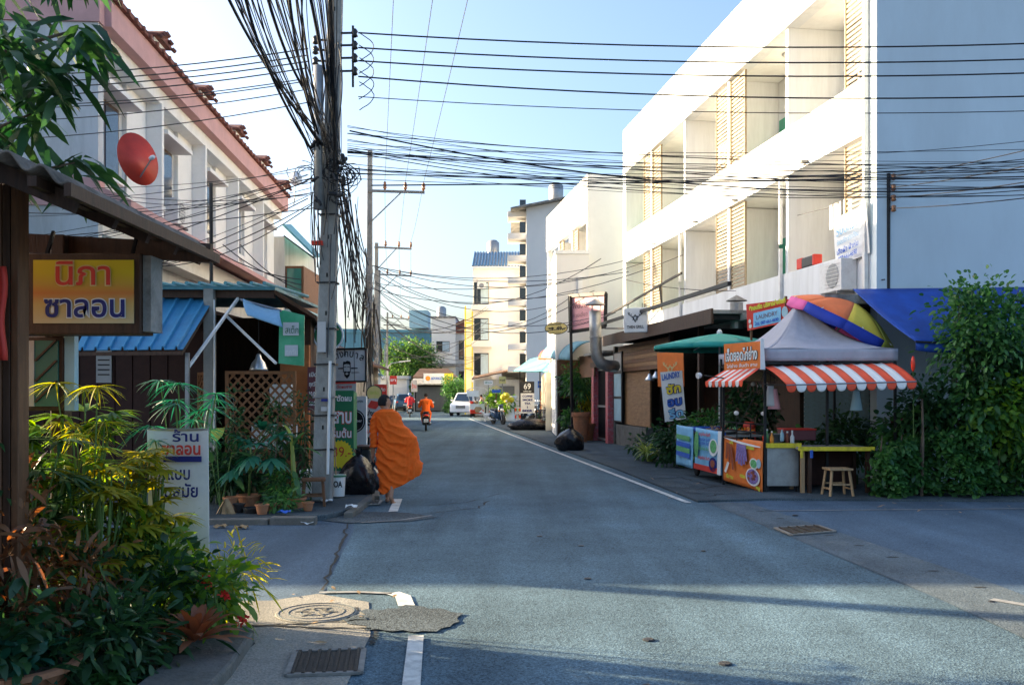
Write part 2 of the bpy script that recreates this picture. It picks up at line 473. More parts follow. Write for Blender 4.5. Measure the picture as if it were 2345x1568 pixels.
# ================================================================== ground and road
rnd = random.Random(7)
def sheet(poly, z, name, mat, parent=None):
    mb = MB(); mb.add([(p[0], p[1], z) for p in poly], [tuple(range(len(poly)))])
    return struct(name, mb, mat, parent)
def slab(poly, z0, z1, name, mat, parent=None, bev=0):
    n = len(poly); mb = MB()
    mb.add([(p[0], p[1], z0) for p in poly] + [(p[0], p[1], z1) for p in poly],
           [tuple(range(n-1, -1, -1)), tuple(range(n, 2*n))] + [(i, (i+1) % n, n+(i+1) % n, n+i) for i in range(n)])
    return struct(name, mb, mat, parent, bev=bev)
def blob(c, rx, ry, n=26, jag=.12, seed=0):
    r = random.Random(seed); k = [r.uniform(1-jag, 1+jag) for _ in range(n)]
    return [(c[0] + rx*k[i]*math.cos(2*math.pi*i/n), c[1] + ry*k[i]*math.sin(2*math.pi*i/n)) for i in range(n)]
sheet([(-900,-300),(900,-300),(900,1500),(-900,1500)], -.03, 'ground', 'soil')
side_road = sheet([(-60,-20),(60,-20),(60,16),(-60,16)], -.004, 'side_road', 'asphalt_old')
# main street: over the side street, its edge is the seam left of the white line
def lx(Y): return -1.68 - .134*(Y-13.5)      # left line
def rx_(Y): return 2.61 - .120*(Y-14.6)      # right line
jit = random.Random(3)
left = [(-.95,-12),(-.95,4.5),(-1.05,6.0),(-1.55,7.6)] + [(-1.6-.4*(y-7.8)/3.9+jit.uniform(-.03,.03), y) for y in (8.2,8.9,9.6,10.3,11.0,11.6)] + [(-2.15,12.2),(-2.25,14.5),(-5.4,36),(-8.6,62),(-14,88),(-30,100)]
right = [(-30,110),(-8.5,92),(-3.4,80),(rx_(62)+.5,62),(rx_(36)+.4,36),(rx_(16)+.35,16),(3.0,13.9),(3.15,12.2),(3.3,10),(3.5,7),(3.7,-12)]
sheet(left + right, 0.0, 'street', 'asphalt')
# covered drain strip that crosses the side street
drain = sheet([(3.0,14.0),(3.62,14.0),(3.95,11),(4.25,8),(4.6,-12),(3.72,-12),(3.5,7.4),(3.3,10)], .004, 'drain_strip', 'concrete_worn')
for i in range(9):
    y = 12.9 - i*.72; x = 3.52 + i*.075
    mb = MB(); mb.add([(p[0], p[1], .008) for p in blob((x, y), .06, .022, 9, .2, i)], [tuple(range(9))])
    mb.build('drain_hole', 'crack', drain)
# right-hand pavement, flush and broken
rp = [(rx_(15.2)+.32, 14.0),(4.0,14.3),(9,14.0),(14,14.2),(14,40),(-1,75),(rx_(62)+.4,62),(rx_(36)+.34,36),(rx_(20)+.33,20)]
rpave = slab(rp, -.1, .03, 'pavement_right', 'pavement')
for i, (a, b) in enumerate([((2.9,15.0),(3.6,16.2)),((3.6,16.2),(3.3,17.9)),((3.3,17.9),(2.7,18.8)),((3.6,16.2),(4.3,15.6)),((2.5,20.2),(3.5,20.9)),((3.1,14.6),(3.5,14.9))]):
    mb = MB(); a = Vector((a[0],a[1],.034)); b = Vector((b[0],b[1],.034)); n = 10; p0 = []; p1 = []
    side = (b-a).cross(UZ).normalized()
    for k in range(n+1):
        q = a.lerp(b, k/n) + side*rnd.uniform(-.06,.06); w = rnd.uniform(.012,.03)
        p0.append(q + side*w); p1.append(q - side*w)
    mb.add(p0 + p1, [(k, k+1, n+2+k, n+1+k) for k in range(n)])
    mb.build('crack', 'crack', rpave)
for i, (x, y, rx, ry) in enumerate([(3.3,15.2,.38,.3),(2.95,16.3,.28,.42),(3.0,18.2,.35,.5),(2.2,24,.4,.9)]):
    mb = MB(); mb.add([(p[0], p[1], .036) for p in blob((x, y), rx, ry, 18, .2, i+4)], [tuple(range(18))]); mb.build('patch', 'asphalt_patch', rpave)
# left corner pavement with kerb
lp = [(-40,11.72),(-4.0,11.72),(-3.2,11.78),(-2.45,12.05),(-2.28,12.6),(-2.22,14.6),(-5.35,36),(-8.6,60),(-30,62),(-40,40)]
lpave = slab(lp, -.1, .075, 'pavement_left', 'pavement', bev=.015)
x = -8.0
while x < -2.55:
    w = min(.98, -2.5-x); mb = MB(); mb.box(x, x+w-.02, 11.62+jit.uniform(-.02,.02), 11.80, -.02, .085+jit.uniform(-.02,.012))
    mb.build('kerb_stone', 'kerb', lpave, bev=.012); x += w
y = 12.2
while y < 33:
    xx = -2.2 - .145*max(0, y-14.6); mb = MB()
    mb.obox((xx, y+.5, .03), (.06,0,0), (-.07 if y > 14 else 0,.48,0), (0,0,.05)); mb.build('kerb_stone', 'kerb', lpave, bev=.012); y += 1.0
sheet([(-2.6,12.7),(-2.2,12.9),(-1.45,12.75),(-1.0,12.3),(-1.35,11.9),(-2.1,11.75),(-2.5,12.0)], .008, 'apron', 'asphalt_patch')
# near left corner: concrete apron, kerb and planting bed
apron = sheet([(-6,7.2),(-1.95,7.35),(-1.62,7.6),(-1.15,7.3),(-.98,6.3),(-.92,4.2),(-1.75,4.2),(-1.72,6.1),(-1.95,6.35),(-6,6.35)], .008, 'concrete_apron', 'concrete_road')
sheet([(-9,6.4),(-2.1,6.35),(-1.72,6.12),(-1.74,4.2),(-9,4.2)], -.001, 'planting_bed', 'soil')
nk = slab([(-2.45,6.50),(-1.98,6.45),(-1.74,6.15),(-1.66,5.4),(-1.62,4.2),(-2.06,4.2),(-2.06,6.2),(-2.45,6.28)], -.05, .09, 'kerb', 'kerb', bev=.02)
for i, (a, b) in enumerate([((-1.9,6.52),(-1.0,6.72)),((-1.9,6.55),(-1.0,6.45)),((-1.25,6.75),(-1.2,7.1)),((-.95,6.4),(-.93,6.05))]):
    mb = MB(); a = Vector((a[0],a[1],.013)); b = Vector((b[0],b[1],.013)); n = 12; p0 = []; p1 = []
    side = (b-a).cross(UZ).normalized()
    for k in range(n+1):
        q = a.lerp(b, k/n) + side*rnd.uniform(-.025,.025); w = rnd.uniform(.006,.02)
        p0.append(q + side*w); p1.append(q - side*w)
    mb.add(p0 + p1, [(k, k+1, n+2+k, n+1+k) for k in range(n)]); mb.build('crack', 'crack', apron)
sheet(blob((-.80,6.74), .40, .40, 34, .2, 11), .013, 'asphalt_repair', 'asphalt_patch')
# round manhole lid and square covers
t = thing('manhole_cover', 'round patterned manhole lid in the pale concrete near the plants', 'manhole cover', G(725,1405,.012))
c = ORG[t]
mb = MB(); mb.lathe([(.0,.004),(.30,.004),(.31,0)], c, 32); mb.build('lid', 'concrete_road', t)
for rr in (.12,.21,.285):
    mb = MB(); n = 30; pts = [c + Vector((rr*math.cos(2*math.pi*k/n), rr*math.sin(2*math.pi*k/n), .015)) for k in range(n+1)]
    mb.tube([q_-UZ*.010 for q_ in pts], .004, 4, False); mb.build('ring', 'concrete_worn', t)
for k in range(6):
    a = k*math.pi/3; mb = MB(); mb.bar(c + Vector((.05*math.cos(a), .05*math.sin(a), .015)), c + Vector((.16*math.cos(a), .16*math.sin(a), .006)), .018, .004); mb.build('rib', 'kerb', t)
def cover(pts, label, name='drain_cover', z=.014, bars=0):
    o = sum((Vector(p) for p in pts), Vector())/4
    t = thing(name, label, 'drain cover', (o.x, o.y, z))
    P = [Vector((p[0], p[1], z)) for p in pts]
    mb = MB(); mb.add([p + UZ*.004 for p in P], [(0,1,2,3)]); mb.build('plate', 'iron', t)
    for i in range(4):
        mb = MB(); mb.bar(P[i] + UZ*.004, P[(i+1) % 4] + UZ*.004, .035, .016); mb.build('frame_edge', 'steel_edge', t)
    for i in range(bars):
        f = (i+.5)/bars; mb = MB(); mb.bar(P[0].lerp(P[1], f) + UZ*.010, P[3].lerp(P[2], f) + UZ*.010, .02, .012); mb.build('bar', 'iron', t)
    return t
cover([G(657,1551),G(825,1545),G(833,1491),G(677,1497)], 'square rusty drain cover in the concrete at the bottom of the view', bars=7)
cover([G(1812,1227),G(1912,1219),G(1872,1205),G(1774,1211)], 'dark square cover set in the road in front of the hedge', bars=5)
cover([G(812,1159),G(868,1157),G(872,1149),G(818,1151)], 'small dark grating at the road edge by the walking monk', z=.02, bars=6)
# painted lines
def line(pts, w, name, z=.012, mat='road_white'):
    mb = MB(); n = len(pts); a = []; b = []
    for i, p in enumerate(pts):
        p = Vector((p[0], p[1], z)); d = Vector(pts[min(i+1, n-1)]) - Vector(pts[max(i-1, 0)]); s = Vector((d.y, -d.x, 0)).normalized()*w/2
        a.append(p - s); b.append(p + s)
    mb.add(a + b, [(i, n+i, n+i+1, i+1) for i in range(n-1)])
    return struct(name, mb, mat)
line([(-.52,3.5),(-.56,5),(-.66,6.26)], .105, 'edge_marking', .016)
line([(-.83,7.16),(-.90,7.5),(-1.0,7.62)], .13, 'edge_marking', .012)
line([(-1.68,12.85),(-1.80,14.4)], .13, 'edge_marking', .012)
line([(rx_(y), y) for y in (13.9,15,18,22,28,36,48,60)], .10, 'edge_marking', .034 if False else .012)
line([(-1.62,7.64),(-1.3,7.66),(-1.0,7.6)], .06, 'edge_marking', .012, 'road_faint')
line([(-1.95,11.75),(-1.5,11.95),(-1.1,12.45)], .05, 'edge_marking', .013, 'road_faint')
line([(3.6,13.0),(5,13.1),(9,13.35),(16,13.5)], .05, 'edge_marking', .004, 'road_faint')
line([(3.9,7.4),(4.3,6.9),(4.8,6.3)], .09, 'edge_marking', .009, 'road_faint')
# seams and long cracks
def seam(pts, w, seed, z=.006):
    r = random.Random(seed); P = []
    for a, b in zip(pts[:-1], pts[1:]):
        n = max(2, int((Vector(b)-Vector(a)).length/.18))
        for k in range(n): P.append(Vector(a).lerp(Vector(b), k/n) + Vector((r.uniform(-.03,.03), r.uniform(-.03,.03))))
    P.append(Vector(pts[-1])); mb = MB(); n = len(P); a = []; b = []
    for i, p in enumerate(P):
        d = P[min(i+1,n-1)] - P[max(i-1,0)]; s = Vector((d.y,-d.x)).normalized()*w*r.uniform(.4,1.1)/2
        a.append((p.x-s.x, p.y-s.y, z)); b.append((p.x+s.x, p.y+s.y, z))
    mb.add(a + b, [(i, n+i, n+i+1, i+1) for i in range(n-1)])
    struct('road_crack', mb, 'crack')
seam([(-2.0,12.35),(-1.2,12.7),(-.5,13.3),(-.35,14.2)], .035, 1)
seam([(-1.3,13.6),(-.7,14.0),(-.2,15.2)], .03, 2)
seam([(-2.1,11.7),(-1.62,7.75)], .03, 3)
for i, (px, py) in enumerate([(1610,1262),(1345,1325),(1485,1465),(1480,1570),(1330,1250),(1660,1520),(2270,1378),(1235,1228),(1820,1180),(705,1198),(745,1170),(820,1150)]):
    p = G(px, py); mb = MB(); mb.lathe([(.0,.012),(.02+.008*(i % 3),.008),(.03+.008*(i % 3),0)], (p.x, p.y, .004), 7)
    tag(mb.build('pebble', 'black_plastic'), 'small dark stone lying loose on the road', 'stone', 'loose stones on the road')

# ================================================================== right-hand white building
RC = Vector((6.61,16.7,0)); RD = Vector((-.1426,1,0)); RN = Vector((-1,-.1426,0)).normalized(); RE = -RN
def RB(t, out, z): return RC + RD*t + RN*out + UZ*z
def rbox(mb, t0, t1, o0, o1, z0, z1, C=None):
    f = C or RB
    p = [f(t0,o0,z0), f(t0,o1,z0), f(t1,o1,z0), f(t1,o0,z0), f(t0,o0,z1), f(t0,o1,z1), f(t1,o1,z1), f(t1,o0,z1)]
    mb.add(p, [(3,2,1,0),(4,5,6,7),(0,1,5,4),(1,2,6,5),(2,3,7,6),(3,0,4,7)]); return mb
wb = thing('white_building', 'long white three storey building with balconies and tan slatted screens', 'building', RB(8.5,-5,0))
def wpart(name, mat, *boxes, parent=wb, C=None, **k):
    mb = MB()
    for b in boxes: rbox(mb, *b, C=C)
    return mb.build(name, mat, parent, **k)
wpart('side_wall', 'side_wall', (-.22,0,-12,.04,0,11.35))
wpart('roof_band', 'white_wall', (.003,17.04,-.25,.06,9.77,11.4))
wpart('roof', 'grey_wall', (.003,17.04,-12,-.253,10.9,11.1))
wpart('back_wall', 'white_wall', (.003,17.0,-1.55,-1.35,3.4,9.77))
wpart('ground_wall', 'grey_wall', (.003,17.0,-.5,-.3,0,3.39))
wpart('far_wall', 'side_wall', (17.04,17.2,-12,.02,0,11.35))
wpart('balcony_front', 'white_wall', (.003,17.04,-.16,.05,6.48,7.53))
wpart('balcony_front', 'white_wall', (.003,17.04,-.16,.05,3.40,4.33))
for z in (3.40, 6.48): wpart('balcony_floor', 'white_trim', (.003,17.0,-1.348,-.163,z+.02,z+.2))
wpart('ceiling', 'white_trim', (.003,17.0,-1.348,-.253,9.775,9.95))
tp = [0.003, 3.46, 6.88, 10.3, 13.66, 16.9]
for i, t0 in enumerate(tp):
    for z0, z1 in ((4.333,6.477),(7.533,9.767)):
        wpart('partition_wall', 'white_wall', (t0, t0 + (.2 if i == 0 else .13), -1.347, -.003 if i else .045, z0, z1))
scr = [(.22,1.06),(5.95,6.87),(7.03,7.9),(12.78,13.65),(13.81,14.7)]
slat = None
for z0, z1 in ((4.36,6.46),(7.55,9.74)):
    for a, b in scr:
        s = wpart('louvre_screen', 'tan_slat', (a, a+.035, -.09, -.03, z0, z1), (b-.035, b, -.09, -.03, z0, z1))
        n = 22
        for k in range(n):
            z = z0 + (k+.5)*(z1-z0)/n
            cpt = RB((a+b)/2, -.06, z)
            if slat is None or abs((b-a)-slat[1]) > .03:
                mb = MB(); rbox(mb, a+.036, b-.036, -.07, -.05, z-.027, z+.027); q = mb.build('slat', 'tan_slat', s); slat = (q, b-a)
            else: share(slat[0], s, cpt)
for z0 in (3.6, 6.68):
    for k, (a, b, kind) in enumerate([(2.25,3.3,'w'),(4.2,5.2,'w'),(5.7,6.72,'d'),(9.0,10.1,'w'),(11.2,12.0,'w'),(12.45,13.5,'d'),(15.6,16.7,'d')]):
        h0, h1 = (z0+.02, z0+2.05) if kind == 'd' else (z0+.9, z0+2.05)
        d = wpart('door' if kind == 'd' else 'window', 'green_door' if kind == 'd' else 'white_trim', (a, b, -1.347, -1.29, h0, h1))
        if kind == 'w':
            wpart('pane', 'glass_blue', (a+.06, (a+b)/2-.03, -1.289, -1.28, h0+.06, h1-.06), parent=d)
            wpart('pane', 'glass_blue', ((a+b)/2+.03, b-.06, -1.289, -1.28, h0+.06, h1-.06), parent=d)
        else:
            mb = MB(); mb.ell(RB(a+.08, -1.26, z0+1.0), .03, 8, 6); mb.build('handle', 'grey_metal', d, smooth=True)
for (t0, z) in ((4.9,9.77),(11.9,9.77),(4.9,6.5),(11.9,6.5),(15.8,9.77)):
    mb = MB(); mb.lathe([(0,-.09),(.12,-.08),(.19,-.04),(.2,-.005)], RB(t0,-.75,z), 20); mb.build('ceiling_lamp', 'white_plastic', wb, smooth=True)
# concrete ledge over the ground floor and its stains
wpart('ledge', 'mould', (-.35,6.0,.053,1.1,3.28,3.44))
wpart('ledge_shade_strip', 'dark_interior', (.1,17,-.298,.05,3.0,3.27))  # near-black strip stands in for the shade below the ledge
sh = wpart('roller_shutter', 'shutter_teal', (.5,3.2,-.298,-.26,.05,2.5))
for k in range(24): wpart('slat', 'shutter_teal', (.52,3.18,-.259,-.235,.10+k*.1,.17+k*.1), parent=sh)
wpart('roof_gutter', 'white_metal', (.02,.1,.062,.14,3.5,9.6))
for t0 in (3.6,10.45): wpart('drain_pipe', 'white_metal', (t0,t0+.07,.062,.13,3.45,4.9), (t0,t0+.07,.062,.13,5.0,6.4))
for t0, z in ((6.2,6.46),(9.1,6.46),(2.4,6.46),(13.0,6.46)): wpart('spout', 'mould', (t0,t0+.05,.053,.2,z+.06,z+.1))
for t0, w, z1, h in ((2.4,.18,6.52,.04),(6.25,.2,6.52,.04),(9.1,.2,6.52,.04)): wpart('fitting', 'mould', (t0,t0+w,.053,.075,z1,z1+h))
# AC box on the corner, with pipes
def ac_unit(loc_fn, label, w=.85, h=.6, d=.32):
    t = thing('air_conditioner', label, 'air conditioner', loc_fn(0, d/2, 0))
    mb = MB(); rbox(mb, -w/2, w/2, 0, d, 0, h, C=loc_fn); mb.build('casing', 'white_metal', t, bev=.015)
    mb = MB(); n = 20
    mb.lathe([(.0,.012),(.23,.012),(.24,0)], loc_fn(-.1, d, h/2), n, loc_fn(0,1,0)-loc_fn(0,0,0)); mb.build('fan_grille', 'grey_metal', t)
    for k in range(7):
        mb = MB(); rbox(mb, -w/2+.05, .2, d+.012, d+.02, .09+k*.07, .10+k*.07, C=loc_fn); mb.build('grille_bar', 'white_metal', t)
    for s in (-.3,.3):
        mb = MB(); rbox(mb, s-.02, s+.02, -.02, d+.02, -.05, -.003, C=loc_fn); mb.build('bracket', 'mould', t)
    return t
ac_unit(lambda a, o, z: RB(.85+a, .06+o, 3.62+z), 'white air conditioner box fixed to the corner of the white building')
ac_unit(lambda a, o, z: RB(8.35+a, -.72+o, 8.0+z), 'round fan air conditioner on the upper balcony of the white building', .8, .55)
# vinyl banner at the corner, tied on ropes
bn = thing('laundry_banner', 'pale blue and white vinyl banner tied to the white building corner', 'banner', RB(.6,.12,4.35))
mb = MB(); mb.grid(lambda u, v: RB(1.06-1.12*u, .13+.05*math.sin(u*5+v*2), 4.12+.95*v+.12*u), 10, 8); mb.build('sheet', 'white_print', bn, sol=.01)
bu = -RD.normalized(); bo = RB(.52,.20,4.14)
text('รับซักรีด', bo + UZ*.60, bu + UZ*.1, UZ, .30, 'sky_print', bn, width=.85)
text('ซักอบรีด รายเดือน', bo + UZ*.42, bu + UZ*.1, UZ, .13, 'sky_print', bn, width=.8)
text('เสื้อผ้า ผ้าห่ม', bo + UZ*.24, bu + UZ*.1, UZ, .13, 'blue_print', bn, width=.8, bold=.02)
text('087-661-4690', bo + UZ*.09, bu + UZ*.1, UZ, .14, 'blue_print', bn, width=.7, bold=.02)
# washing on the first balcony
wl_ = thing('washing', 'white and grey clothes hung on a line in the nearest balcony', 'washing', RB(2.2,-.3,5.2))
mb = MB(); mb.tube([RB(.9,-.22,5.55), RB(2,-.22,5.5), RB(3.45,-.22,5.62)], .008, 5); mb.build('line', 'cable_grey', wl_)
for k, (a, w, h, m) in enumerate([(1.12,.28,.7,'stripe_white'),(1.5,.33,.62,'paper'),(1.88,.12,.5,'white_print')]):
    mb = MB(); mb.grid(lambda u, v: RB(a+w*u, -.22+.03*math.sin(u*9+k), 5.53-h*v), 6, 4); mb.build('cloth', m, wl_, sol=.012)
sc_ = thing('suitcase', 'red and black case lying on the first balcony wall', 'suitcase', RB(2.5,-.05,4.335))
mb = MB(); rbox(mb, 2.2,2.95,-.15,.04,4.335,4.56); mb.build('case', 'black_plastic', sc_, bev=.03)
mb = MB(); rbox(mb, 2.72,2.97,-.152,.045,4.34,4.57); mb.build('corner', 'red_print', sc_, bev=.02)
mb = MB(); rbox(mb, 2.18,2.26,-.152,.045,4.34,4.57); mb.build('corner', 'red_print', sc_, bev=.02)
# cable rack on the side wall
rk = thing('cable_rack', 'black pipe with a rack of insulators on the shaded side wall', 'cable rack', (6.83,16.5,3.5))
mb = MB(); mb.tube([(6.83,16.52,3.3),(6.83,16.50,5.66)], .035, 8); mb.build('pipe', 'black_metal', rk)
rack = []
for k in range(4):
    z = 5.58 - k*.19; mb = MB()
    mb.lathe([(.02,-.06),(.05,-.04),(.03,0),(.05,.04),(.02,.06)], (6.89,16.43,z), 10); mb.build('insulator', 'ceramic', rk, smooth=True)
    mb = MB(); mb.bar((6.80,16.47,z),(6.92,16.43,z), .02); mb.build('arm', 'black_metal', rk); rack.append(Vector((6.9,16.4,z)))

# ================================================================== second white building and its low annex
W2 = Vector((2.99,36,0))
def B2(t, out, z): return W2 + RD*t + RN*out + UZ*z
w2 = thing('white_building', 'white building with side tower behind the long white one', 'building', B2(4,-4,0))
wpart('side_wall', 'far_white', (-.2,0,-9,.05,0,10.3), parent=w2, C=B2)
wpart('front_wall', 'white_wall', (.003,8.8,-1.3,-1.1,0,9.4), parent=w2, C=B2)
wpart('roof_band', 'white_wall', (.003,8.8,-.2,.05,8.6,10.3), parent=w2, C=B2)
wpart('roof', 'grey_wall', (.003,8.8,-9,-.203,9.9,10.1), parent=w2, C=B2)
for z in (2.9,5.8): wpart('balcony_front', 'white_wall', (.003,8.8,-1.09,.04,z,z+1.0), parent=w2, C=B2)
for t0 in (2.9,5.8,8.66):
    wpart('partition_wall', 'white_wall', (t0,t0+.13,-1.09,0,3.903,5.797), parent=w2, C=B2)
    wpart('partition_wall', 'white_wall', (t0,t0+.13,-1.09,0,6.803,8.597), parent=w2, C=B2)
for z0, z1 in ((3.95,5.75),(6.85,8.55)):
    for a, b in ((2.0,2.85),(5.0,5.75)):
        s = wpart('louvre_screen', 'tan_slat', (a,a+.04,-.1,-.04,z0,z1), (b-.04,b,-.1,-.04,z0,z1), parent=w2, C=B2)
        for k in range(14):
            z = z0+(k+.5)*(z1-z0)/14; mb = MB(); rbox(mb, a+.041,b-.041,-.08,-.06,z-.04,z+.04,C=B2); mb.build('slat','tan_slat',s)
an = thing('white_annex', 'lower cream white block in front of the second white building', 'building', (2.4,36.5,0))
mb = MB(); mb.box(1.71,2.98,35.2,39,0,7.06); mb.build('wall', 'far_white', an)
mb = MB(); mb.box(1.66,2.985,35.15,39.0,7.063,7.2); mb.build('parapet', 'white_trim', an)
mb = MB(); mb.box(2.55,2.72,35.1,35.197,4.2,6.2); mb.build('duct_riser', 'white_trim', an)

# ================================================================== far right blocks
def windows(parent, x0, x1, zs, y, h, frame='cream_wall', depth=.5):
    for z in zs:
        mb = MB(); mb.box(x0, x1, y-.03, y-.002, z, z+h); w = mb.build('window', 'dark_interior', parent)
        mb = MB(); mb.box(x0+.04, x0+(x1-x0)*.42, y-.05, y-.031, z+.05, z+h-.05); mb.build('pane', 'glass_dark', w)
        mb = MB(); mb.box(x0+(x1-x0)*.46, x1-.04, y-.05, y-.031, z+.05, z+h-.08); mb.build('curtain', 'curtain', w)
        for a, b, c, d in ((x0-.06,x0,z-.06,z+h+.06),(x1,x1+.06,z-.06,z+h+.06)):
            mb = MB(); mb.box(a, b, y-.06, y-.002, c, d); mb.build('frame', frame, w)
        mb = MB(); mb.box(x0-.1, x1+.1, y-.14, y-.002, z-.16, z-.06); mb.build('sill', frame, w)
ap = thing('apartment_block', 'tall white apartment block with stepped balcony ledges', 'building', (3,68,0))
mb = MB(); mb.box(1.0,7,64,74,0,14.4); mb.build('wall', 'far_white', ap)
mb = MB(); mb.add([(-.1,63.4,14.5),(7,63.4,15.9),(7,74,15.9),(-.1,74,14.5),(-.1,63.4,14.62),(7,63.4,16.02),(7,74,16.02),(-.1,74,14.62)], [(3,2,1,0),(4,5,6,7),(0,1,5,4),(1,2,6,5),(2,3,7,6),(3,0,4,7)]); mb.build('roof', 'mould', ap)
mb = MB(); mb.add([(1.0,64.0,14.4),(7,64.0,14.4),(7,64.0,15.86),(1.0,64.0,14.7),(1.0,74,14.4),(7,74,14.4),(7,74,15.86),(1.0,74,14.7)], [(0,1,2,3),(7,6,5,4),(0,3,7,4)]); mb.build('gable', 'far_white', ap)
for k in range(8):
    z = 3.2 + k*1.57
    mb = MB(); mb.box(-.3,1.12,64.6,66.8,z,z+.42); b = mb.build('ledge', 'far_white', ap, bev=.01)
    mb = MB(); mb.box(.55,.99,65.0,66.2,z+.5,z+1.3); mb.build('opening', 'glass_dark', ap)
a1 = thing('apartment_block', 'pale block with blue tiled roof and a column of windows', 'building', (-1,76,0))
mb = MB(); mb.box(-3.08,1.5,72,82,0,11.6); mb.build('wall', 'far_white', a1)
mb = MB(); mb.add([(-3.2,71.6,11.62),(1.5,71.6,11.62),(1.5,75.5,13.3),(-3.0,75.5,13.3)], [(0,1,2,3)]); rf = mb.build('roof', 'tile_white', a1, sol=.08)
for k in range(19):
    x = -3.1 + k*.24
    mb = MB(); mb.tube([(x,71.58,11.7),(x+.03,75.5,13.38)], .07, 6); mb.build('tile_row', 'tile_blue', rf)
windows(a1, -3.0, -1.85, (3.1,5.85,8.7), 72, 1.75)
mb = MB(); mb.box(-2.75,-2.05,71.7,71.96,9.9,10.4); ac_ = mb.build('air_conditioner', 'white_metal', a1)
mb = MB(); mb.lathe([(.0,.01),(.19,.01),(.2,0)], (-2.4,71.7,10.15), 14, (0,-1,0)); mb.build('fan', 'grey_metal', ac_)
for z in (2.9,5.65,8.5):
    mb = MB(); mb.box(-3.15,-1.6,71.2,71.99,z-.35,z+.12); mb.build('balcony', 'far_white', a1)
mb = MB(); mb.box(-.8,.9,70.2,71.98,2.9,3.9); mb.build('balcony', 'white_trim', a1)
# yellow stair tower
st = thing('stair_tower', 'narrow yellow framed stair tower beside the pale block', 'stairs', (-3.5,72.5,0))
for x in (-3.75,-3.2):
    mb = MB(); mb.box(x,x+.1,72.2,72.3,0,8.6); mb.build('post', 'yellow_print', st)
for k in range(9):
    mb = MB(); mb.box(-3.64,-3.21,72.22,72.28,.9+k*.9,1.0+k*.9); mb.build('landing', 'yellow_print' if k % 2 else 'far_white', st)
mb = MB(); mb.box(-3.8,-3.09,72.6,74,0,8.4); mb.build('wall', 'far_white', st)
# white and grey house at the bend
hs = thing('house', 'pale two storey house with dark gable at the bend of the street', 'house', (-6.3,97,0))
mb = MB(); mb.box(-8.4,-5.9,95,103,0,9.5); mb.build('wall', 'far_white', hs)
mb = MB(); mb.box(-5.9,-4.2,95.6,103,0,8.0); mb.build('wall', 'grey_wall', hs)
mb = MB(); mb.prism([(-5.95,8.0),(-3.9,8.0),(-3.9,8.3),(-4.4,9.7),(-5.95,9.0)], (0,95.4,0), (1,0,0), (0,0,1), 7.0); mb.build('gable_roof', 'roof_tile', hs)
mb = MB(); mb.box(-8.5,-5.85,94.9,103,9.503,9.7); mb.build('parapet', 'mould', hs)
windows(hs, -7.9, -6.5, (6.0,), 95, 1.1, 'white_trim')
windows(hs, -8.1, -6.1, (2.6,), 95, 1.3, 'white_trim')
windows(hs, -5.6, -4.4, (5.2,2.0), 95.6, 2.0, 'grey_wall')
mb = MB(); mb.box(-8.6,-3.9,94.4,94.95,4.5,4.75); mb.build('canopy', 'mould', hs)
bh = thing('warehouse', 'blue sheet walled building behind the trees at the end of the street', 'building', (-13,115,0))
mb = MB(); mb.box(-24,-9.9,110,125,0,9.0); mb.build('wall', 'wall_blue', bh)
mb = MB(); mb.prism([(-24.4,9.003),(-9.6,9.003),(-9.6,9.3),(-24.4,9.5)], (0,109.8,0), (1,0,0), (0,0,1), 15); mb.build('roof', 'wall_blue', bh)
mb = MB(); mb.box(-12.3,-10.1,109,113,9.5,11.6); mb.build('rooftop_box', 'panel_blue', bh)
for k in range(14):
    mb = MB(); mb.box(-23.5+k*1.0,-23.42+k*1.0,109.93,109.998,.2,8.9); mb.build('rib', 'wall_blue', bh)
# shop at the bend with the white and yellow sign
es = thing('corner_shop', 'small shop with dark shutters closing the end of the street', 'shop', (-6.9,83.5,0))
mb = MB(); mb.box(-8.9,-5.3,82.6,90,0,2.5); mb.build('wall', 'dark_interior', es)
s_ = MB(); s_.box(-8.7,-5.5,82.5,82.59,.1,2.25); s2 = s_.build('shutter', 'shutter_grey', es)
for k in range(20):
    mb = MB(); mb.box(-8.65,-5.55,82.46,82.498,.15+k*.105,.22+k*.105); mb.build('slat', 'shutter_grey', s2)
mb = MB(); mb.add([(-9.1,81.4,2.45),(-5.2,81.4,2.45),(-5.2,84,3.0),(-9.1,84,3.0)], [(0,1,2,3)]); mb.build('canopy', 'mould', es, sol=.1)
mb = MB(); mb.add([(-9.2,84.2,3.1),(-5.0,84.2,3.1),(-6.2,88,4.0),(-8.9,88,4.0)], [(0,1,2,3)]); mb.build('roof', 'rust_sheet', es, sol=.15)
fs_ = thing('shop_sign', 'white and yellow fascia sign above the dark shuttered shop', 'sign', (-6.8,81.3,2.5))
mb = MB(); mb.box(-7.9,-6.05,81.2,81.3,2.55,3.45); mb.build('panel', 'white_print', fs_)
mb = MB(); mb.box(-6.045,-5.25,81.2,81.3,2.55,3.45); mb.build('panel', 'yellow_print', fs_)
mb = MB(); mb.lathe([(0,.012),(.16,.012),(.22,0)], (-7.5,81.2,3.0), 16, (0,-1,0)); mb.build('emblem', 'lamp_amber', fs_)
text('ADVANCE', (-6.75,81.19,2.9), (1,0,0), UZ, .32, 'blue_print', fs_, width=.95, bold=.03)
text('เติมลม', (-5.65,81.19,2.95), (1,0,0), UZ, .26, 'red_print', fs_, width=.55)
# blank side of a shed beyond the cars and its roof
sh_ = thing('white_shed', 'small white walled shed on the left beyond the parked cars', 'shed', (-14,92,0))
mb = MB(); mb.box(-13.5,-10.4,90,94,0,3.1); mb.build('wall', 'far_white', sh_)
mb = MB(); mb.box(-13.8,-10.2,89.6,94.2,3.103,3.4); mb.build('roof', 'grey_wall', sh_)

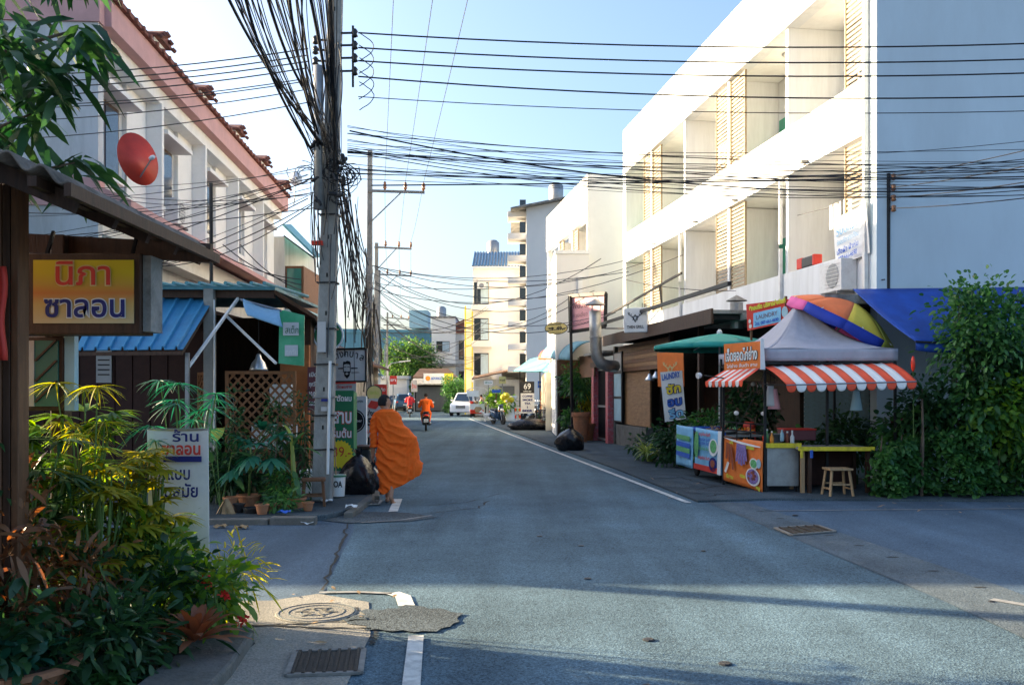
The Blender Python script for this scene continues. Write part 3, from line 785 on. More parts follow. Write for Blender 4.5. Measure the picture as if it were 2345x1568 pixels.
# ================================================================== left terrace with pink bands
LC = Vector((-7.49,16.6,0)); LD = Vector((-.055,1,0)); LN = Vector((1,.055,0)).normalized()
def LB(t, out, z): return LC + LD*t + LN*out + UZ*z
tr = thing('pink_terrace', 'white terrace of flats with pink bands and tile capped parapet', 'building', LB(8.5,-4,0))
def lpart(name, mat, *boxes, parent=tr, **k):
    mb = MB()
    for b in boxes: rbox(mb, *b, C=LB)
    return mb.build(name, mat, parent, **k)
lpart('end_wall', 'grey_wall', (-.2,0,-9,.02,0,5.05),(-.2,0,-9,.02,5.56,8.36))
lpart('end_band', 'pink_wall', (-.24,0,-9,.06,5.053,5.557))
lpart('end_band', 'pink_wall', (-.24,0,-9,.06,8.363,8.85))
lpart('front_wall', 'grey_wall', (.003,16.9,-.6,-.45,0,8.36))
lpart('upper_band', 'pink_wall', (.003,16.9,-.6,.18,8.363,8.85))
mb = MB(); _p = []
for t0 in (-.25,16.9):
    for o0, z0 in ((-.449,5.62),(.62,5.16),(.62,5.04),(-.449,5.22)): _p.append(LB(t0,o0,z0))
mb.add(_p, [(0,1,2,3),(7,6,5,4),(0,4,5,1),(1,5,6,2),(2,6,7,3),(3,7,4,0)]); mb.build('lower_canopy', 'pink_wall', tr)
lpart('lower_beam', 'white_trim', (.003,16.9,-.449,.0,4.6,5.067))
lpart('upper_beam', 'white_trim', (.003,16.9,-.447,-.05,8.05,8.36))
lpart('roof', 'roof_tile', (-.2,16.9,-9,-.62,8.6,8.8))
lpart('parapet', 'white_trim', (.003,16.9,-.2,-.1,8.853,9.25))
lpart('parapet_rail', 'roof_tile', (.003,16.9,-.24,-.06,9.253,9.32))
lpart('tile_edge', 'roof_tile', (-.02,16.95,.0,.26,8.853,8.91))
for b in range(5):
    t0 = b*3.4
    lpart('fin_wall', 'white_trim' if b else 'grey_wall', (t0+.004,t0+.15,-.447,-.02,5.553,8.047))
    w = lpart('window', 'dark_wood', (t0+.45,t0+1.95,-.449,-.41,6.0,7.42))
    for k in range(2):
        lpart('pane', 'glass_blue', (t0+.52+k*.72,t0+1.16+k*.72,-.409,-.395,6.08,7.34), parent=w)
    lpart('sill', 'white_trim', (t0+.35,t0+2.05,-.448,-.3,5.88,5.997), parent=w)
    lpart('hood', 'white_trim', (t0+.3,t0+2.15,-.448,.02,7.46,7.56), parent=w)
    lpart('pier', 'white_trim', (t0+2.25,t0+3.39,-.448,-.36,5.553,8.047))
    # tile capped block on the parapet
    d = lpart('parapet_block', 'white_trim', (t0+2.55,t0+3.25,-.35,.1,8.913,9.2))
    mb = MB(); A = LB(t0+2.9,.22,9.2); u = LD.normalized()
    mb.prism([(-.45,-.02),(.45,-.02),(.45,.03),(0,.24),(-.45,.03)], A, u, UZ, .62); mb.build('cap', 'roof_tile', d)
    for k in range(5):
        mb = MB(); mb.tube([LB(t0+2.5+k*.2,.24,9.2+.2*(1-abs(k-2)/2)), LB(t0+2.5+k*.2,.30,9.14+.17*(1-abs(k-2)/2))], .05, 6); mb.build('cap_tile', 'roof_tile', d)
for k in range(42):
    mb = MB(); a = LB(.2+k*.4,.0,8.93); mb.tube([a, LB(.2+k*.4,.3,8.88)], .06, 6)
    if k == 0: ct = mb.build('edge_tile', 'roof_tile', tr, smooth=True)
    else: share(ct, tr, LB(.2+k*.4,.15,8.905))
t_ = ac_unit(lambda a, o, z: LB(4.95+a,-.44+o+.1,5.62+z), 'white air conditioner on the pink ledge of the terrace', .8, .6)
# end house with sheet awning past the terrace
eh = thing('end_house', 'narrow pale house with projecting sheet awning past the terrace', 'house', (-9.3,36,0))
mb = MB(); mb.box(-13,-8.6,34.4,40,0,7.6); mb.build('wall', 'grey_wall', eh)
mb = MB(); mb.add([V(648,515,34),V(722,588,34),V(735,588,39),V(665,515,39)], [(0,1,2,3)]); mb.build('awning', 'teal_sheet', eh, sol=.07)
for k in range(3):
    mb = MB(); mb.bar(V(650,540,34.4+k*1.5), V(720,592,34.2+k*1.5), .05); mb.build('awning_rib', 'black_metal', eh)
mb = MB(); mb.box(-8.6,-7.9,34.5,38,4.9,6.5); wn_ = mb.build('window_box', 'brown_wood', eh)
mb = MB(); mb.box(-8.52,-7.98,34.45,34.498,5.0,6.4); mb.build('pane', 'glass_green', wn_)
mb = MB(); mb.box(-8.6,-7.8,34.4,38,3.6,4.85); mb.build('balcony', 'panel_blue', eh)
# low shops further along on the left
ls = thing('low_shop', 'low brown roofed shop behind the poles on the left', 'shop', (-8,42,0))
mb = MB(); mb.box(-14,-7.2,38,49,0,3.1); mb.build('wall', 'mould', ls)
mb = MB(); mb.add([(-6.0,37.5,2.9),(-6.6,49.5,2.9),(-11,49.5,5.0),(-11,37.5,5.0)], [(0,1,2,3)]); mb.build('roof', 'rust_sheet', ls, sol=.1)
ls = thing('low_shop', 'grey roofed low shop further along on the left', 'shop', (-10,53,0))
mb = MB(); mb.box(-15,-8.3,50,57.5,0,3.0); mb.build('wall', 'grey_wall', ls)
mb = MB(); mb.add([(-7.6,49.8,2.8),(-8.2,58,2.8),(-13,58,4.6),(-13,49.8,4.6)], [(0,1,2,3)]); mb.build('roof', 'wall_blue', ls, sol=.1)
ls = thing('low_shop', 'low shop with blue roof beyond the sunlit gap on the left', 'shop', (-14,72,0))
mb = MB(); mb.box(-22,-12.2,67,84,0,3.2); mb.build('wall', 'grey_wall', ls)
mb = MB(); mb.add([(-11.6,66.6,3.0),(-12.6,84.5,3.0),(-18,84.5,5.2),(-18,66.6,5.2)], [(0,1,2,3)]); mb.build('roof', 'wall_blue', ls, sol=.1)
# two storey house along the side street (its shadow falls over the crossing)
sh2 = thing('side_house', 'plain two storey house along the left side street', 'house', (-16,17,0))
mb = MB(); mb.box(-24,-9.2,14.6,15.8,0,5.8); mb.build('wall', 'cream_wall', sh2)
mb = MB(); mb.box(-24.2,-9.0,14.4,16.0,5.803,5.95); mb.build('roof', 'roof_tile', sh2)
# ================================================================== plant tools
PROF = {'leaf': ([0,.25,.55,.8,1], [.15,.8,1,.65,.03]), 'blade': ([0,.2,.4,.6,.8,1], [.7,1,1,.9,.6,.05]),
        'round': ([0,.2,.5,.8,1], [.2,.9,1,.75,.1]), 'tri': ([0,.45,1], [.3,1,.05])}
def leaves(name, mat, parent, P, D, L, W, droop=.3, fold=.25, prof='leaf', seed=0, kind='stuff', roll=.6):
    rg = np.random.default_rng(seed)
    P = np.asarray(P, float).reshape(-1,3); D = np.asarray(D, float).reshape(-1,3); n = len(P)
    D = D/np.maximum(np.linalg.norm(D, axis=1, keepdims=True), 1e-9)
    L = np.broadcast_to(np.asarray(L, float), (n,)); W = np.broadcast_to(np.asarray(W, float), (n,))
    up = np.tile([0,0,1.0], (n,1)) + rg.normal(0, roll, (n,3))
    S = np.cross(D, up); S /= np.maximum(np.linalg.norm(S, axis=1, keepdims=True), 1e-9)
    Nn = np.cross(S, D)
    fr, wp = PROF[prof]; K = len(fr)
    vs = np.zeros((n, K, 2, 3))
    dr = np.broadcast_to(np.asarray(droop, float), (n,)) * rg.uniform(.6, 1.4, n)
    for k in range(K):
        c = P + D*(L*fr[k])[:,None] - np.array([0,0,1.0])*(dr*L*fr[k]**2)[:,None]
        h = (W*wp[k]*.5)[:,None]
        vs[:,k,0] = c - S*h + Nn*h*fold; vs[:,k,1] = c + S*h + Nn*h*fold
    vs = vs.reshape(-1,3)
    b = (np.arange(n)*2*K)[:,None]; fs = []
    for k in range(K-1):
        fs.append(np.concatenate([b+2*k, b+2*k+1, b+2*k+3, b+2*k+2], 1))
    fs = np.stack(fs, 1).reshape(-1,4)
    lo, hi = vs.min(0), vs.max(0)
    c = Vector(((lo[0]+hi[0])/2, (lo[1]+hi[1])/2, (lo[2]+hi[2])/2 if parent is not None else lo[2]))
    me = bpy.data.meshes.new(name)
    me.vertices.add(len(vs)); me.vertices.foreach_set('co', (vs-np.array(c)).astype(np.float32).ravel())
    me.loops.add(fs.size); me.loops.foreach_set('vertex_index', fs.astype(np.int32).ravel())
    me.polygons.add(len(fs)); me.polygons.foreach_set('loop_start', (np.arange(len(fs))*4).astype(np.int32))
    me.polygons.foreach_set('loop_total', np.full(len(fs), 4, np.int32))
    me.update(calc_edges=True); me.materials.append(MT[mat])
    me.polygons.foreach_set('use_smooth', np.ones(len(fs), bool))
    o = bpy.data.objects.new(name, me); COL.objects.link(o)
    o.location = c - (ORG[parent] if parent is not None else Vector()); ORG[o] = c
    if parent is not None: o.parent = parent
    if kind: o['kind'] = kind
    return o
def clumps(seed, c, r, nc, per, spread, shell=.55, out=.7):
    """points and directions of leaves gathered in clumps inside an ellipsoid"""
    rg = np.random.default_rng(seed)
    u = rg.normal(size=(nc,3)); u /= np.linalg.norm(u, axis=1, keepdims=True)
    rad = rg.uniform(shell, 1.0, nc)[:,None] * (1 + .12*np.sin(u[:,:1]*7+u[:,1:2]*5))
    C = np.array(c) + u*rad*np.array(r)
    k = rg.integers(max(2, per//2), per+per//2+1, nc)
    idx = np.repeat(np.arange(nc), k); n = len(idx)
    off = rg.normal(size=(n,3))*spread
    P = C[idx] + off
    D = off/np.maximum(np.linalg.norm(off, axis=1, keepdims=True),1e-6) + u[idx]*out + rg.normal(size=(n,3))*.5
    return P, D
def plant(name, label, cat, base, group=None): return thing(name, label, cat, base, group)
def stems(t, base, tips, r, mat='stem_green', name='stem', lean=.0):
    for i, q in enumerate(tips):
        b = Vector(base); q = Vector(q); m = (b+q)/2 + Vector((lean*math.sin(i*2.1), lean*math.cos(i*1.7), 0))
        mb = MB(); mb.tube([b, m, q], [r, r*.8, r*.5], 6); mb.build(name, mat, t, smooth=True)
def frond(t, base, direction, L, mat, n=16, ll=.3, lw=.03, droop=.45, seed=0, name='frond', drp=.5):
    """a palm frond: midrib with two rows of leaflets, one mesh"""
    base = Vector(base); d = Vector(direction).normalized(); rg = random.Random(seed)
    pts = [base + d*L*f - UZ*droop*L*f*f for f in np.linspace(0,1,7)]
    P = []; D = []; Ls = []
    for k in range(n):
        f = .18 + .82*k/(n-1); p = base + d*L*f - UZ*droop*L*f*f
        tan = (d - UZ*2*droop*f).normalized(); s = tan.cross(UZ)
        if s.length < 1e-3: s = Vector((1,0,0))
        s.normalize()
        for sg in (-1,1):
            P.append(p); D.append(tan*.75 + s*sg*.8 + Vector((rg.uniform(-.1,.1),)*3)); Ls.append(ll*(math.sin(math.pi*(.12+.8*f))*.8+.25))
    o = leaves(name, mat, t, P, D, Ls, lw, drp, .2, 'blade', seed, kind=None, roll=.15)
    mb = MB(); mb.tube(pts, [.008*(1-.7*i/6) for i in range(7)], 5); mb.build('midrib', 'stem_green', o)
    return o
def fan_leaf(t, base, direction, r, mat, n=11, w=.05, spread=2.2, seed=0, stalk=None, name='leaf', droop=.25):
    base = Vector(base); d = Vector(direction).normalized(); s = d.cross(UZ)
    if s.length < 1e-3: s = Vector((1,0,0))
    s.normalize(); nn = s.cross(d); rg = random.Random(seed)
    P = []; D = []; Ls = []
    for k in range(n):
        a = (k/(n-1)-.5)*spread
        P.append(base); D.append(d*math.cos(a) + s*math.sin(a) + nn*.12*rg.uniform(-1,1)); Ls.append(r*(.8+.2*math.cos(a))*rg.uniform(.88,1.05))
    o = leaves(name, mat, t, P, D, Ls, w, droop, .3, 'blade', seed, kind=None, roll=.1)
    if stalk is not None:
        mb = MB(); st = Vector(stalk); mb.tube([st, (st+base)/2 + UZ*.03, base], .006, 5); mb.build('stalk', 'stem_green', o)
    return o
def big_leaf(t, base, direction, L, W, mat, droop=.5, seed=0, name='leaf', fold=.25, stalk=None):
    o = leaves(name, mat, t, [base], [direction], L, W, droop, fold, 'round', seed, kind=None, roll=.05)
    if stalk is not None:
        mb = MB(); mb.tube([stalk, base], .008, 5); mb.build('stalk', 'stem_green', o)
    return o
def pot(label, c, r, h, mat='terracotta', group='plant pots on the corner', soil=True, name='plant_pot'):
    t = thing(name, label, 'pot', c, group); c = Vector(c)
    mb = MB(); mb.lathe([(r*.68,0),(r*.95,h*.86),(r*.97,h*.86),(r*1.08,h*.87),(r*1.08,h),(r*.93,h),(r*.9,h*.85),(r*.0,h*.84)], c, 20); mb.build('body', mat, t, smooth=False)
    if soil:
        mb = MB(); mb.lathe([(0,h*.9),(r*.9,h*.88)], c, 16); mb.build('soil', 'soil', t)
    return t

# ================================================================== near left corner: salon porch, sign, plants
pr = thing('porch_roof', 'old corrugated sheet roof of the salon porch in the upper left corner', 'roof', (-3.2,5.0,2.6))
# sheet: slopes down to the street, corrugations show on its far edge
def proof(u, v):
    x = -4.6 + 2.45*u; z = 3.78 - 1.07*u - .03*math.sin(u*3)
    return Vector((x - .0*v, 4.4 + 2.15*v, z + .028*math.sin(u*2*math.pi*15) - .10*v*(1-u)))
mb = MB(); mb.grid(proof, 180, 8); mb.build('sheet', 'old_cement_sheet', pr, smooth=True, sol=.012)
for k in range(5):
    y = 4.6+k*.46; mb = MB(); mb.bar((-4.5,y,3.62),(-2.2,y,2.63), .05, .09); mb.build('rafter', 'dark_wood', pr)
for k in range(4):
    u = .12+k*.27; p = proof(u,0); q = proof(u,1); mb = MB(); mb.bar(p-UZ*.06, q-UZ*.06, .045, .05); mb.build('batten', 'dark_wood', pr)
mb = MB(); mb.bar((-4.4,6.35,2.78),(-2.12,6.42,2.665), .06, .13); mb.build('tie_beam', 'dark_wood', pr)
mb = MB(); mb.bar((-2.15,4.4,2.665),(-2.12,6.55,2.645), .035, .065); mb.build('fascia', 'dark_wood', pr)
sl = thing('salon', 'dark timber salon front at the left edge', 'building', (-3.9,5.0,0))
mb = MB(); mb.box(-6.2,-3.15,3.0,5.28,0,3.2); mb.build('wall', 'dark_wood', sl)
for k in range(5):
    mb = MB(); mb.box(-3.12+k*.05,-3.075+k*.05,5.30,5.42,0,2.9); mb.build('plank', 'dark_wood' if k % 2 else 'brown_wood', sl, bev=.006)
mb = MB(); mb.box(-3.20,-3.10,6.30,6.42,0,2.78); mb.build('post', 'dark_wood', sl, bev=.01)
mb = MB(); mb.box(-3.34,-3.22,5.52,5.62,0,2.95); mb.build('post', 'brown_wood', sl, bev=.01)
# framed glass case under the sign
fw = thing('glass_case', 'dark framed green glass window under the salon sign', 'window', (-3.15,6.3,1.5))
a = V(55,770,6.2); b = V(145,940,6.2)
mb = MB(); mb.box(a.x,b.x,6.2,6.3,b.z,a.z); mb.build('frame', 'dark_wood', fw, bev=.01)
mb = MB(); mb.box(a.x+.03,b.x-.03,6.185,6.199,b.z+.03,a.z-.03); gp = mb.build('pane', 'glass_green', fw)
mb = MB(); mb.box(a.x+.03,a.x+.08,6.176,6.184,b.z+.03,a.z-.03); mb.build('label_strip', 'paper', fw)
for k in range(3):
    mb = MB(); mb.bar((a.x+.09,6.178,b.z+.06+k*.14),(b.x-.035,6.178,b.z+.2+k*.14), .02, .012); mb.build('glazing_bar', 'dark_wood', gp)
mb = MB(); mb.box(b.x+.003,b.x+.07,6.21,6.27,b.z+.0,a.z+.05); mb.build('door_jamb', 'panel_blue', fw)
# lit sign box
sg = thing('salon_sign', 'yellow and orange salon sign box in a dark frame under the eave', 'sign', V(195,672,6.0) - UZ*.28)
a = V(60,580,6.0); b = V(322,765,6.0)
mb = MB(); mb.box(a.x,b.x,6.0,6.22,b.z,a.z); mb.build('frame', 'dark_wood', sg, bev=.008)
mb = MB(); mb.box(b.x+.003,b.x+.055,6.03,6.23,b.z+.02,a.z-.01); mb.build('side_panel', 'mould', sg)
c0, c1 = V(75,595,5.985), V(305,740,5.985)
m = M('sign_fade', (.7,.42,.08), .4, .1)
N_ = m.node_tree.nodes; L_ = m.node_tree.links
tc = N_.new('ShaderNodeTexCoord'); sp = N_.new('ShaderNodeSeparateXYZ'); L_.new(tc.outputs['Generated'], sp.inputs[0])
rp_ = N_.new('ShaderNodeValToRGB'); e = rp_.color_ramp.elements
e[0].position = 0; e[0].color = (.62,.50,.28,1); e[1].position = 1; e[1].color = (.72,.55,.02,1)
for p_, c_ in ((.3,(.62,.42,.14,1)),(.48,(.62,.22,.05,1)),(.62,(.60,.36,.05,1)),(.8,(.66,.5,.02,1))):
    x_ = e.new(p_); x_.color = c_
L_.new(sp.outputs['Z'], rp_.inputs[0]); L_.new(rp_.outputs[0], N_['Principled BSDF'].inputs['Base Color'])
mb = MB(); mb.box(c0.x,c1.x,5.99,5.999,c1.z,c0.z); mb.build('face', 'sign_fade', sg)
mid = (c0+c1)/2
text('นิภา', (mid.x,5.988,mid.z+.045), (1,0,0), UZ, .215, 'gold_print', sg, width=.37, bold=.045, lift=.003)
text('นิภา', (mid.x,5.988,mid.z+.045), (1,0,0), UZ, .215, 'red_print', sg, width=.36, bold=.012, lift=.006)
text('ซาลอน', (mid.x+.01,5.988,mid.z-.165), (1,0,0), UZ, .20, 'white_print', sg, width=.54, bold=.055, lift=.003)
text('ซาลอน', (mid.x+.01,5.988,mid.z-.165), (1,0,0), UZ, .20, 'navy_print', sg, width=.53, bold=.02, lift=.006)
for x in (a.x+.08,b.x-.1):
    mb = MB(); mb.bar((x,6.1,a.z-.01),(x,6.2,2.78), .02); mb.build('hanger', 'black_metal', sg)
lb = thing('light_bulb', 'white hanging bulb beside the salon sign', 'lamp', V(28,690,5.4))
q = V(28,672,5.4)
mb = MB(); mb.lathe([(.0,-.06),(.03,-.055),(.042,-.025),(.035,.01),(.018,.04),(.018,.06)], q, 14); mb.build('bulb', 'bulb_glass', lb, smooth=True)
mb = MB(); mb.lathe([(.02,.06),(.02,.11),(.008,.12)], q, 10); mb.build('socket', 'black_plastic', lb)
mb = MB(); mb.tube([q+UZ*.11, q+UZ*.8], .004, 5); mb.build('cord', 'cable', lb)
dr = thing('red_drape', 'strip of red cloth hanging at the left edge', 'cloth', V(8,830,5.2))
mb = MB(); mb.grid(lambda u, v: V(-25+38*u+4*math.sin(v*8),610+215*v,5.15+.02*math.sin(u*14)), 8, 10); mb.build('cloth', 'red_print', dr, sol=.008, smooth=True)
# roll-up banner of the salon
rb_ = thing('standing_banner', 'white standing banner with blue band and Thai lettering among the plants', 'banner', Vector((-2.4,6.55,0)))
y_ = 6.55; a = V(338,985,y_); b = V(477,1362,y_)
mb = MB(); mb.grid(lambda u, v: Vector((a.x+(b.x-a.x)*u, y_+.012*math.sin(v*4)+.02*math.sin(u*3.1), b.z+(a.z-b.z)*v)), 8, 10); mb.build('sheet', 'white_print', rb_, sol=.006)
mb = MB(); mb.tube([(a.x,y_,a.z+.006),(b.x,y_,a.z+.006)], .01, 6); mb.build('top_rail', 'aluminium', rb_)
mb = MB(); mb.box(a.x-.02,b.x+.02,y_-.06,y_+.06,.01,max(.05,b.z)); mb.build('base', 'grey_metal', rb_)
mb = MB(); mb.bar((b.x-.02,y_+.03,.02),(b.x-.02,y_+.03,a.z), .02); mb.build('pole', 'grey_metal', rb_)
p0 = V(375,1044,y_-.03); p1 = V(462,1057,y_-.03)
mb = MB(); mb.box(p0.x,p1.x,y_-.04,y_-.034,p1.z,p0.z); mb.build('blue_band', 'navy_print', rb_)
def bt(s, px, py, hpx, wpx, m, b=.02): 
    p = V(px,py,y_-.045); text(s, p, (1,0,0), UZ, hpx/F*y_*1.3, m, rb_, width=wpx/F*y_, bold=b)
bt('ร้าน', 425,1010,24,60,'navy_print'); bt('ซาลอน', 415,1040,28,88,'red_print',.03); bt('ทุกแบบ', 390,1097,30,90,'navy_print'); bt('ทันสมัย', 405,1137,30,96,'navy_print')
bt('บุรุษ', 415,1298,32,70,'red_print',.03); bt('สตรี', 415,1342,30,66,'red_print',.03)

# --- plants in the near bed
# leaning tree over the porch
tt = plant('leafy_tree', 'dark tree with long drooping leaves over the porch in the top left corner', 'tree', (-4.75,7.45,0))
mb = MB(); mb.tube([(-4.75,7.45,0),(-4.7,7.4,1.6),(-4.5,7.2,3.0),(-4.3,7.1,4.2),(-4.2,7.0,5.4)], [.11,.10,.09,.07,.04], 10); mb.build('trunk', 'bark', tt, smooth=True)
P = []; D = []; Ls = []
rg = random.Random(5)
tips = []
for k in range(38):
    z = rg.uniform(3.3,5.8); a_ = rg.uniform(0,2*math.pi); r_ = rg.uniform(.35,1.0)
    tip = Vector((-4.15 + r_*math.cos(a_)*.95, 6.9 + r_*math.sin(a_)*.8, z)); tips.append(tip)
    for j in range(20):
        th = rg.uniform(0,2*math.pi); P.append(tip + Vector((rg.uniform(-.12,.12),rg.uniform(-.12,.12),rg.uniform(-.2,.1))))
        D.append((math.cos(th)+.25, math.sin(th), rg.uniform(-.9,.15))); Ls.append(rg.uniform(.24,.42))
for k, q in enumerate(tips[:14]):
    mb = MB(); b0 = Vector((-4.4,7.1,min(q.z-.4,4.9))); mb.tube([b0,(b0+q)/2+UZ*.1,q], [.03,.02,.008], 5); mb.build('limb', 'bark', tt, smooth=True)
leaves('crown', 'leaf_dark', tt, P, D, Ls, .075, .45, .3, 'leaf', 3)
# lush mix: papyrus-like heads and lady palm, lit from behind
def lady_palm(label, base, n, hmin, hmax, mat, seed, r=.26, spread=.28, cat='palm'):
    t = plant('lady_palm', label, cat, base, 'plants in the salon bed'); rg = random.Random(seed); b = Vector(base)
    for k in range(n):
        a_ = rg.uniform(0,2*math.pi); h = rg.uniform(hmin,hmax); q = b + Vector((math.cos(a_)*spread*rg.uniform(.2,1), math.sin(a_)*spread*rg.uniform(.2,1), h))
        d = Vector((math.cos(a_), math.sin(a_)*.9, rg.uniform(-.1,.7)))
        fan_leaf(t, q, d, r*rg.uniform(.75,1.15), mat, 12, .034, 2.7, seed*50+k, b + Vector((math.cos(a_)*.05, math.sin(a_)*.05, h*.35)), 'frond', .3)
    stems(t, b, [b + Vector((rg.uniform(-.1,.1), rg.uniform(-.1,.1), hmax*.8)) for _ in range(4)], .012, 'stem_green', 'cane')
    return t
lady_palm('dark green fan palm clump right of the salon window', (-3.0,6.3,0), 34, .6,1.55, 'leaf_lush', 11)
lady_palm('bright yellow green fan palm in front of the standing banner', (-2.62,6.25,0), 26, .55,1.30, 'leaf_yellow_lit', 12, .21, .22)
lady_palm('low fan palm left of the banner base', (-2.7,5.95,0), 34, .4,1.2, 'leaf_yellow_lit', 13, .22)  # yellow leaves paint the sunlit area of the bed
lady_palm('sunlit lime fan palm covering the left half of the banner', (-2.48,6.32,0), 22, .7,1.36, 'leaf_yellow_lit', 15, .2, .16)
lady_palm('tall lime fan palm beside the salon post', (-3.05,6.0,0), 26, .7,1.5, 'leaf_lush', 16, .24)
lady_palm('fan palm at the left edge below the glass window', (-3.05,5.65,0), 34, .45,1.45, 'leaf_dark', 14)
def papyrus(label, base, n, h, seed, mat='leaf_teal', r=.2):
    t = plant('umbrella_sedge', label, 'plant', base, 'plants in the salon bed'); rg = random.Random(seed); b = Vector(base)
    for k in range(n):
        a_ = rg.uniform(0,2*math.pi); rr = rg.uniform(.05,.34); q = b + Vector((math.cos(a_)*rr, math.sin(a_)*rr, h*rg.uniform(.8,1.08)))
        mb = MB(); mb.tube([b + Vector((math.cos(a_)*.04,math.sin(a_)*.04,0)), (b+q)/2 + UZ*.1, q], .005, 5); s = mb.build('stem', 'stem_green', t)
        P = []; D = []
        for j in range(18):
            th = 2*math.pi*j/18; P.append(q); D.append((math.cos(th), math.sin(th), rg.uniform(-.15,.35)))
        leaves('rays', mat, s, P, D, r*rg.uniform(.8,1.15), .011, .55, .2, 'blade', seed*20+k, kind=None)
    return t
papyrus('tall umbrella sedge arching in front of the brown shack wall', (-2.42,6.8,0), 13, 1.66, 21)
papyrus('yellowing umbrella sedge beside the salon window', (-2.85,6.15,0), 9, 1.62, 22, 'leaf_yellow_lit', .17)
def bush(label, base, r, n, per, L, W, mat, seed, name='bush', h=None, spread=.07, group='plants in the salon bed', stem='stem_green', shell=.4, prof='leaf', cat='bush', droop=.3):
    t = plant(name, label, cat, base, group); b = Vector(base); h = h or r[2]
    P, D = clumps(seed, b + UZ*h, r, n, per, spread, shell)
    keep = P[:,2] > b.z + .02; P, D = P[keep], D[keep]
    rg = np.random.default_rng(seed); leaves('foliage', mat, t, P, D, L*rg.uniform(.35,1.5,len(P)), W*rg.uniform(.5,1.3,len(P)), droop, .25, prof, seed)
    rr = random.Random(seed)
    stems(t, b, [b + Vector((rr.uniform(-.6,.6)*r[0], rr.uniform(-.6,.6)*r[1], h*rr.uniform(.8,1.3))) for _ in range(5)], .012, stem)
    return t
bush('dense green shrub in the middle of the salon bed', (-2.45,5.95,0), (.42,.4,.34), 70, 14, .12, .042, 'leaf_dark', 31, h=.36)  # dark leaf tone carries the shade lying over the bed
bush('low dark shrub along the near kerb', (-2.4,5.3,0), (.42,.45,.22), 70, 12, .12, .04, 'leaf_dark', 32, h=.26)
bush('brown withered shrub at the lower left', (-2.95,5.35,0), (.42,.4,.5), 60, 11, .13, .03, 'leaf_brown', 33, h=.62)
bush('leafy undergrowth at the bottom left corner', (-2.95,4.95,0), (.55,.35,.3), 60, 12, .14, .05, 'leaf_dark', 34, h=.28)  # shade of the corner put into the dark leaf colour
bush('dry brown tangle in the middle of the bed', (-2.72,5.55,0), (.38,.35,.4), 50, 10, .15, .022, 'leaf_brown', 39, h=.45, prof='blade')
bush('green tangle behind the brown shrub', (-3.2,5.85,0), (.4,.4,.6), 70, 12, .13, .035, 'leaf_dark', 35, h=.7)
bush('glossy croton with yellow lit top beside the banner', (-2.42,6.2,0), (.22,.22,.24), 36, 12, .13, .045, 'leaf_lush', 36, h=.55)
rf_ = bush('ixora bush with red flowers at the corner of the bed', (-1.98,6.05,0), (.2,.22,.2), 40, 13, .10, .04, 'leaf_lush', 37, h=.36)
for k, (px, py, yy) in enumerate([(514,1360,5.95),(552,1420,5.9),(470,1330,6.0)]):
    q = V(px,py,yy); P, D = clumps(90+k, q, (.028,.028,.02), 14, 3, .006, .6)
    leaves('flower_head', 'flower_red', rf_, P, D, .025, .018, .1, .2, 'round', k, kind=None)
bush('wispy yellow grass in front of the banner foot', (-1.98,6.4,0), (.2,.2,.24), 30, 8, .14, .012, 'leaf_yellow_lit', 38, h=.42, prof='blade')
br = plant('bromeliad', 'bronze leaved bromeliad at the near kerb', 'plant', (-1.93,5.55,0))
for k in range(34):
    a_ = k*2.4; el = .25 + 1.1*(k/34); d = Vector((math.cos(a_)*math.cos(el), math.sin(a_)*math.cos(el), math.sin(el)))
    big_leaf(br, Vector((-1.93,5.55,.16)) + d*.03, d, .34-.06*(k/34), .055, 'leaf_bronze', .35, k, fold=.5)
def blade_clump(label, base, n, L, W, mat, seed, name='strap_plant', elev=(.5,1.3), droop=.55, group='plants in the salon bed'):
    t = plant(name, label, 'plant', base, group); rg = random.Random(seed); b = Vector(base)
    for k in range(n):
        a_ = rg.uniform(0,2*math.pi); el = rg.uniform(*elev); d = Vector((math.cos(a_)*math.cos(el), math.sin(a_)*math.cos(el), math.sin(el)))
        leaves('blade', mat, t, [b + Vector((rg.uniform(-.04,.04),rg.uniform(-.04,.04),.02))], [d], L*rg.uniform(.7,1.15), W, droop, .3, 'blade', seed*90+k, kind=None, roll=.1)
    return t
blade_clump('strap leaved plant spilling over the near kerb', (-2.25,5.1,0), 26, .36, .045, 'leaf_mid', 41)
blade_clump('dark strap leaved plant in the middle of the bed', (-2.62,5.25,0), 26, .75, .05, 'leaf_dark', 42)
blade_clump('short teal strap plant at the kerb below the bromeliad', (-1.98,5.3,0), 20, .26, .04, 'leaf_teal', 43, elev=(.2,.9))
t = pot('large clay bowl with green leaves at the bottom left corner', (-2.72,4.95,0), .33, .22, group=None); c_ = Vector((-2.72,4.95,.2))
P, D = clumps(44, c_ + UZ*.03, (.3,.3,.05), 40, 6, .05, .2); leaves('foliage', 'leaf_teal', t, P, D, .12, .05, .3, .25, 'round', 44)

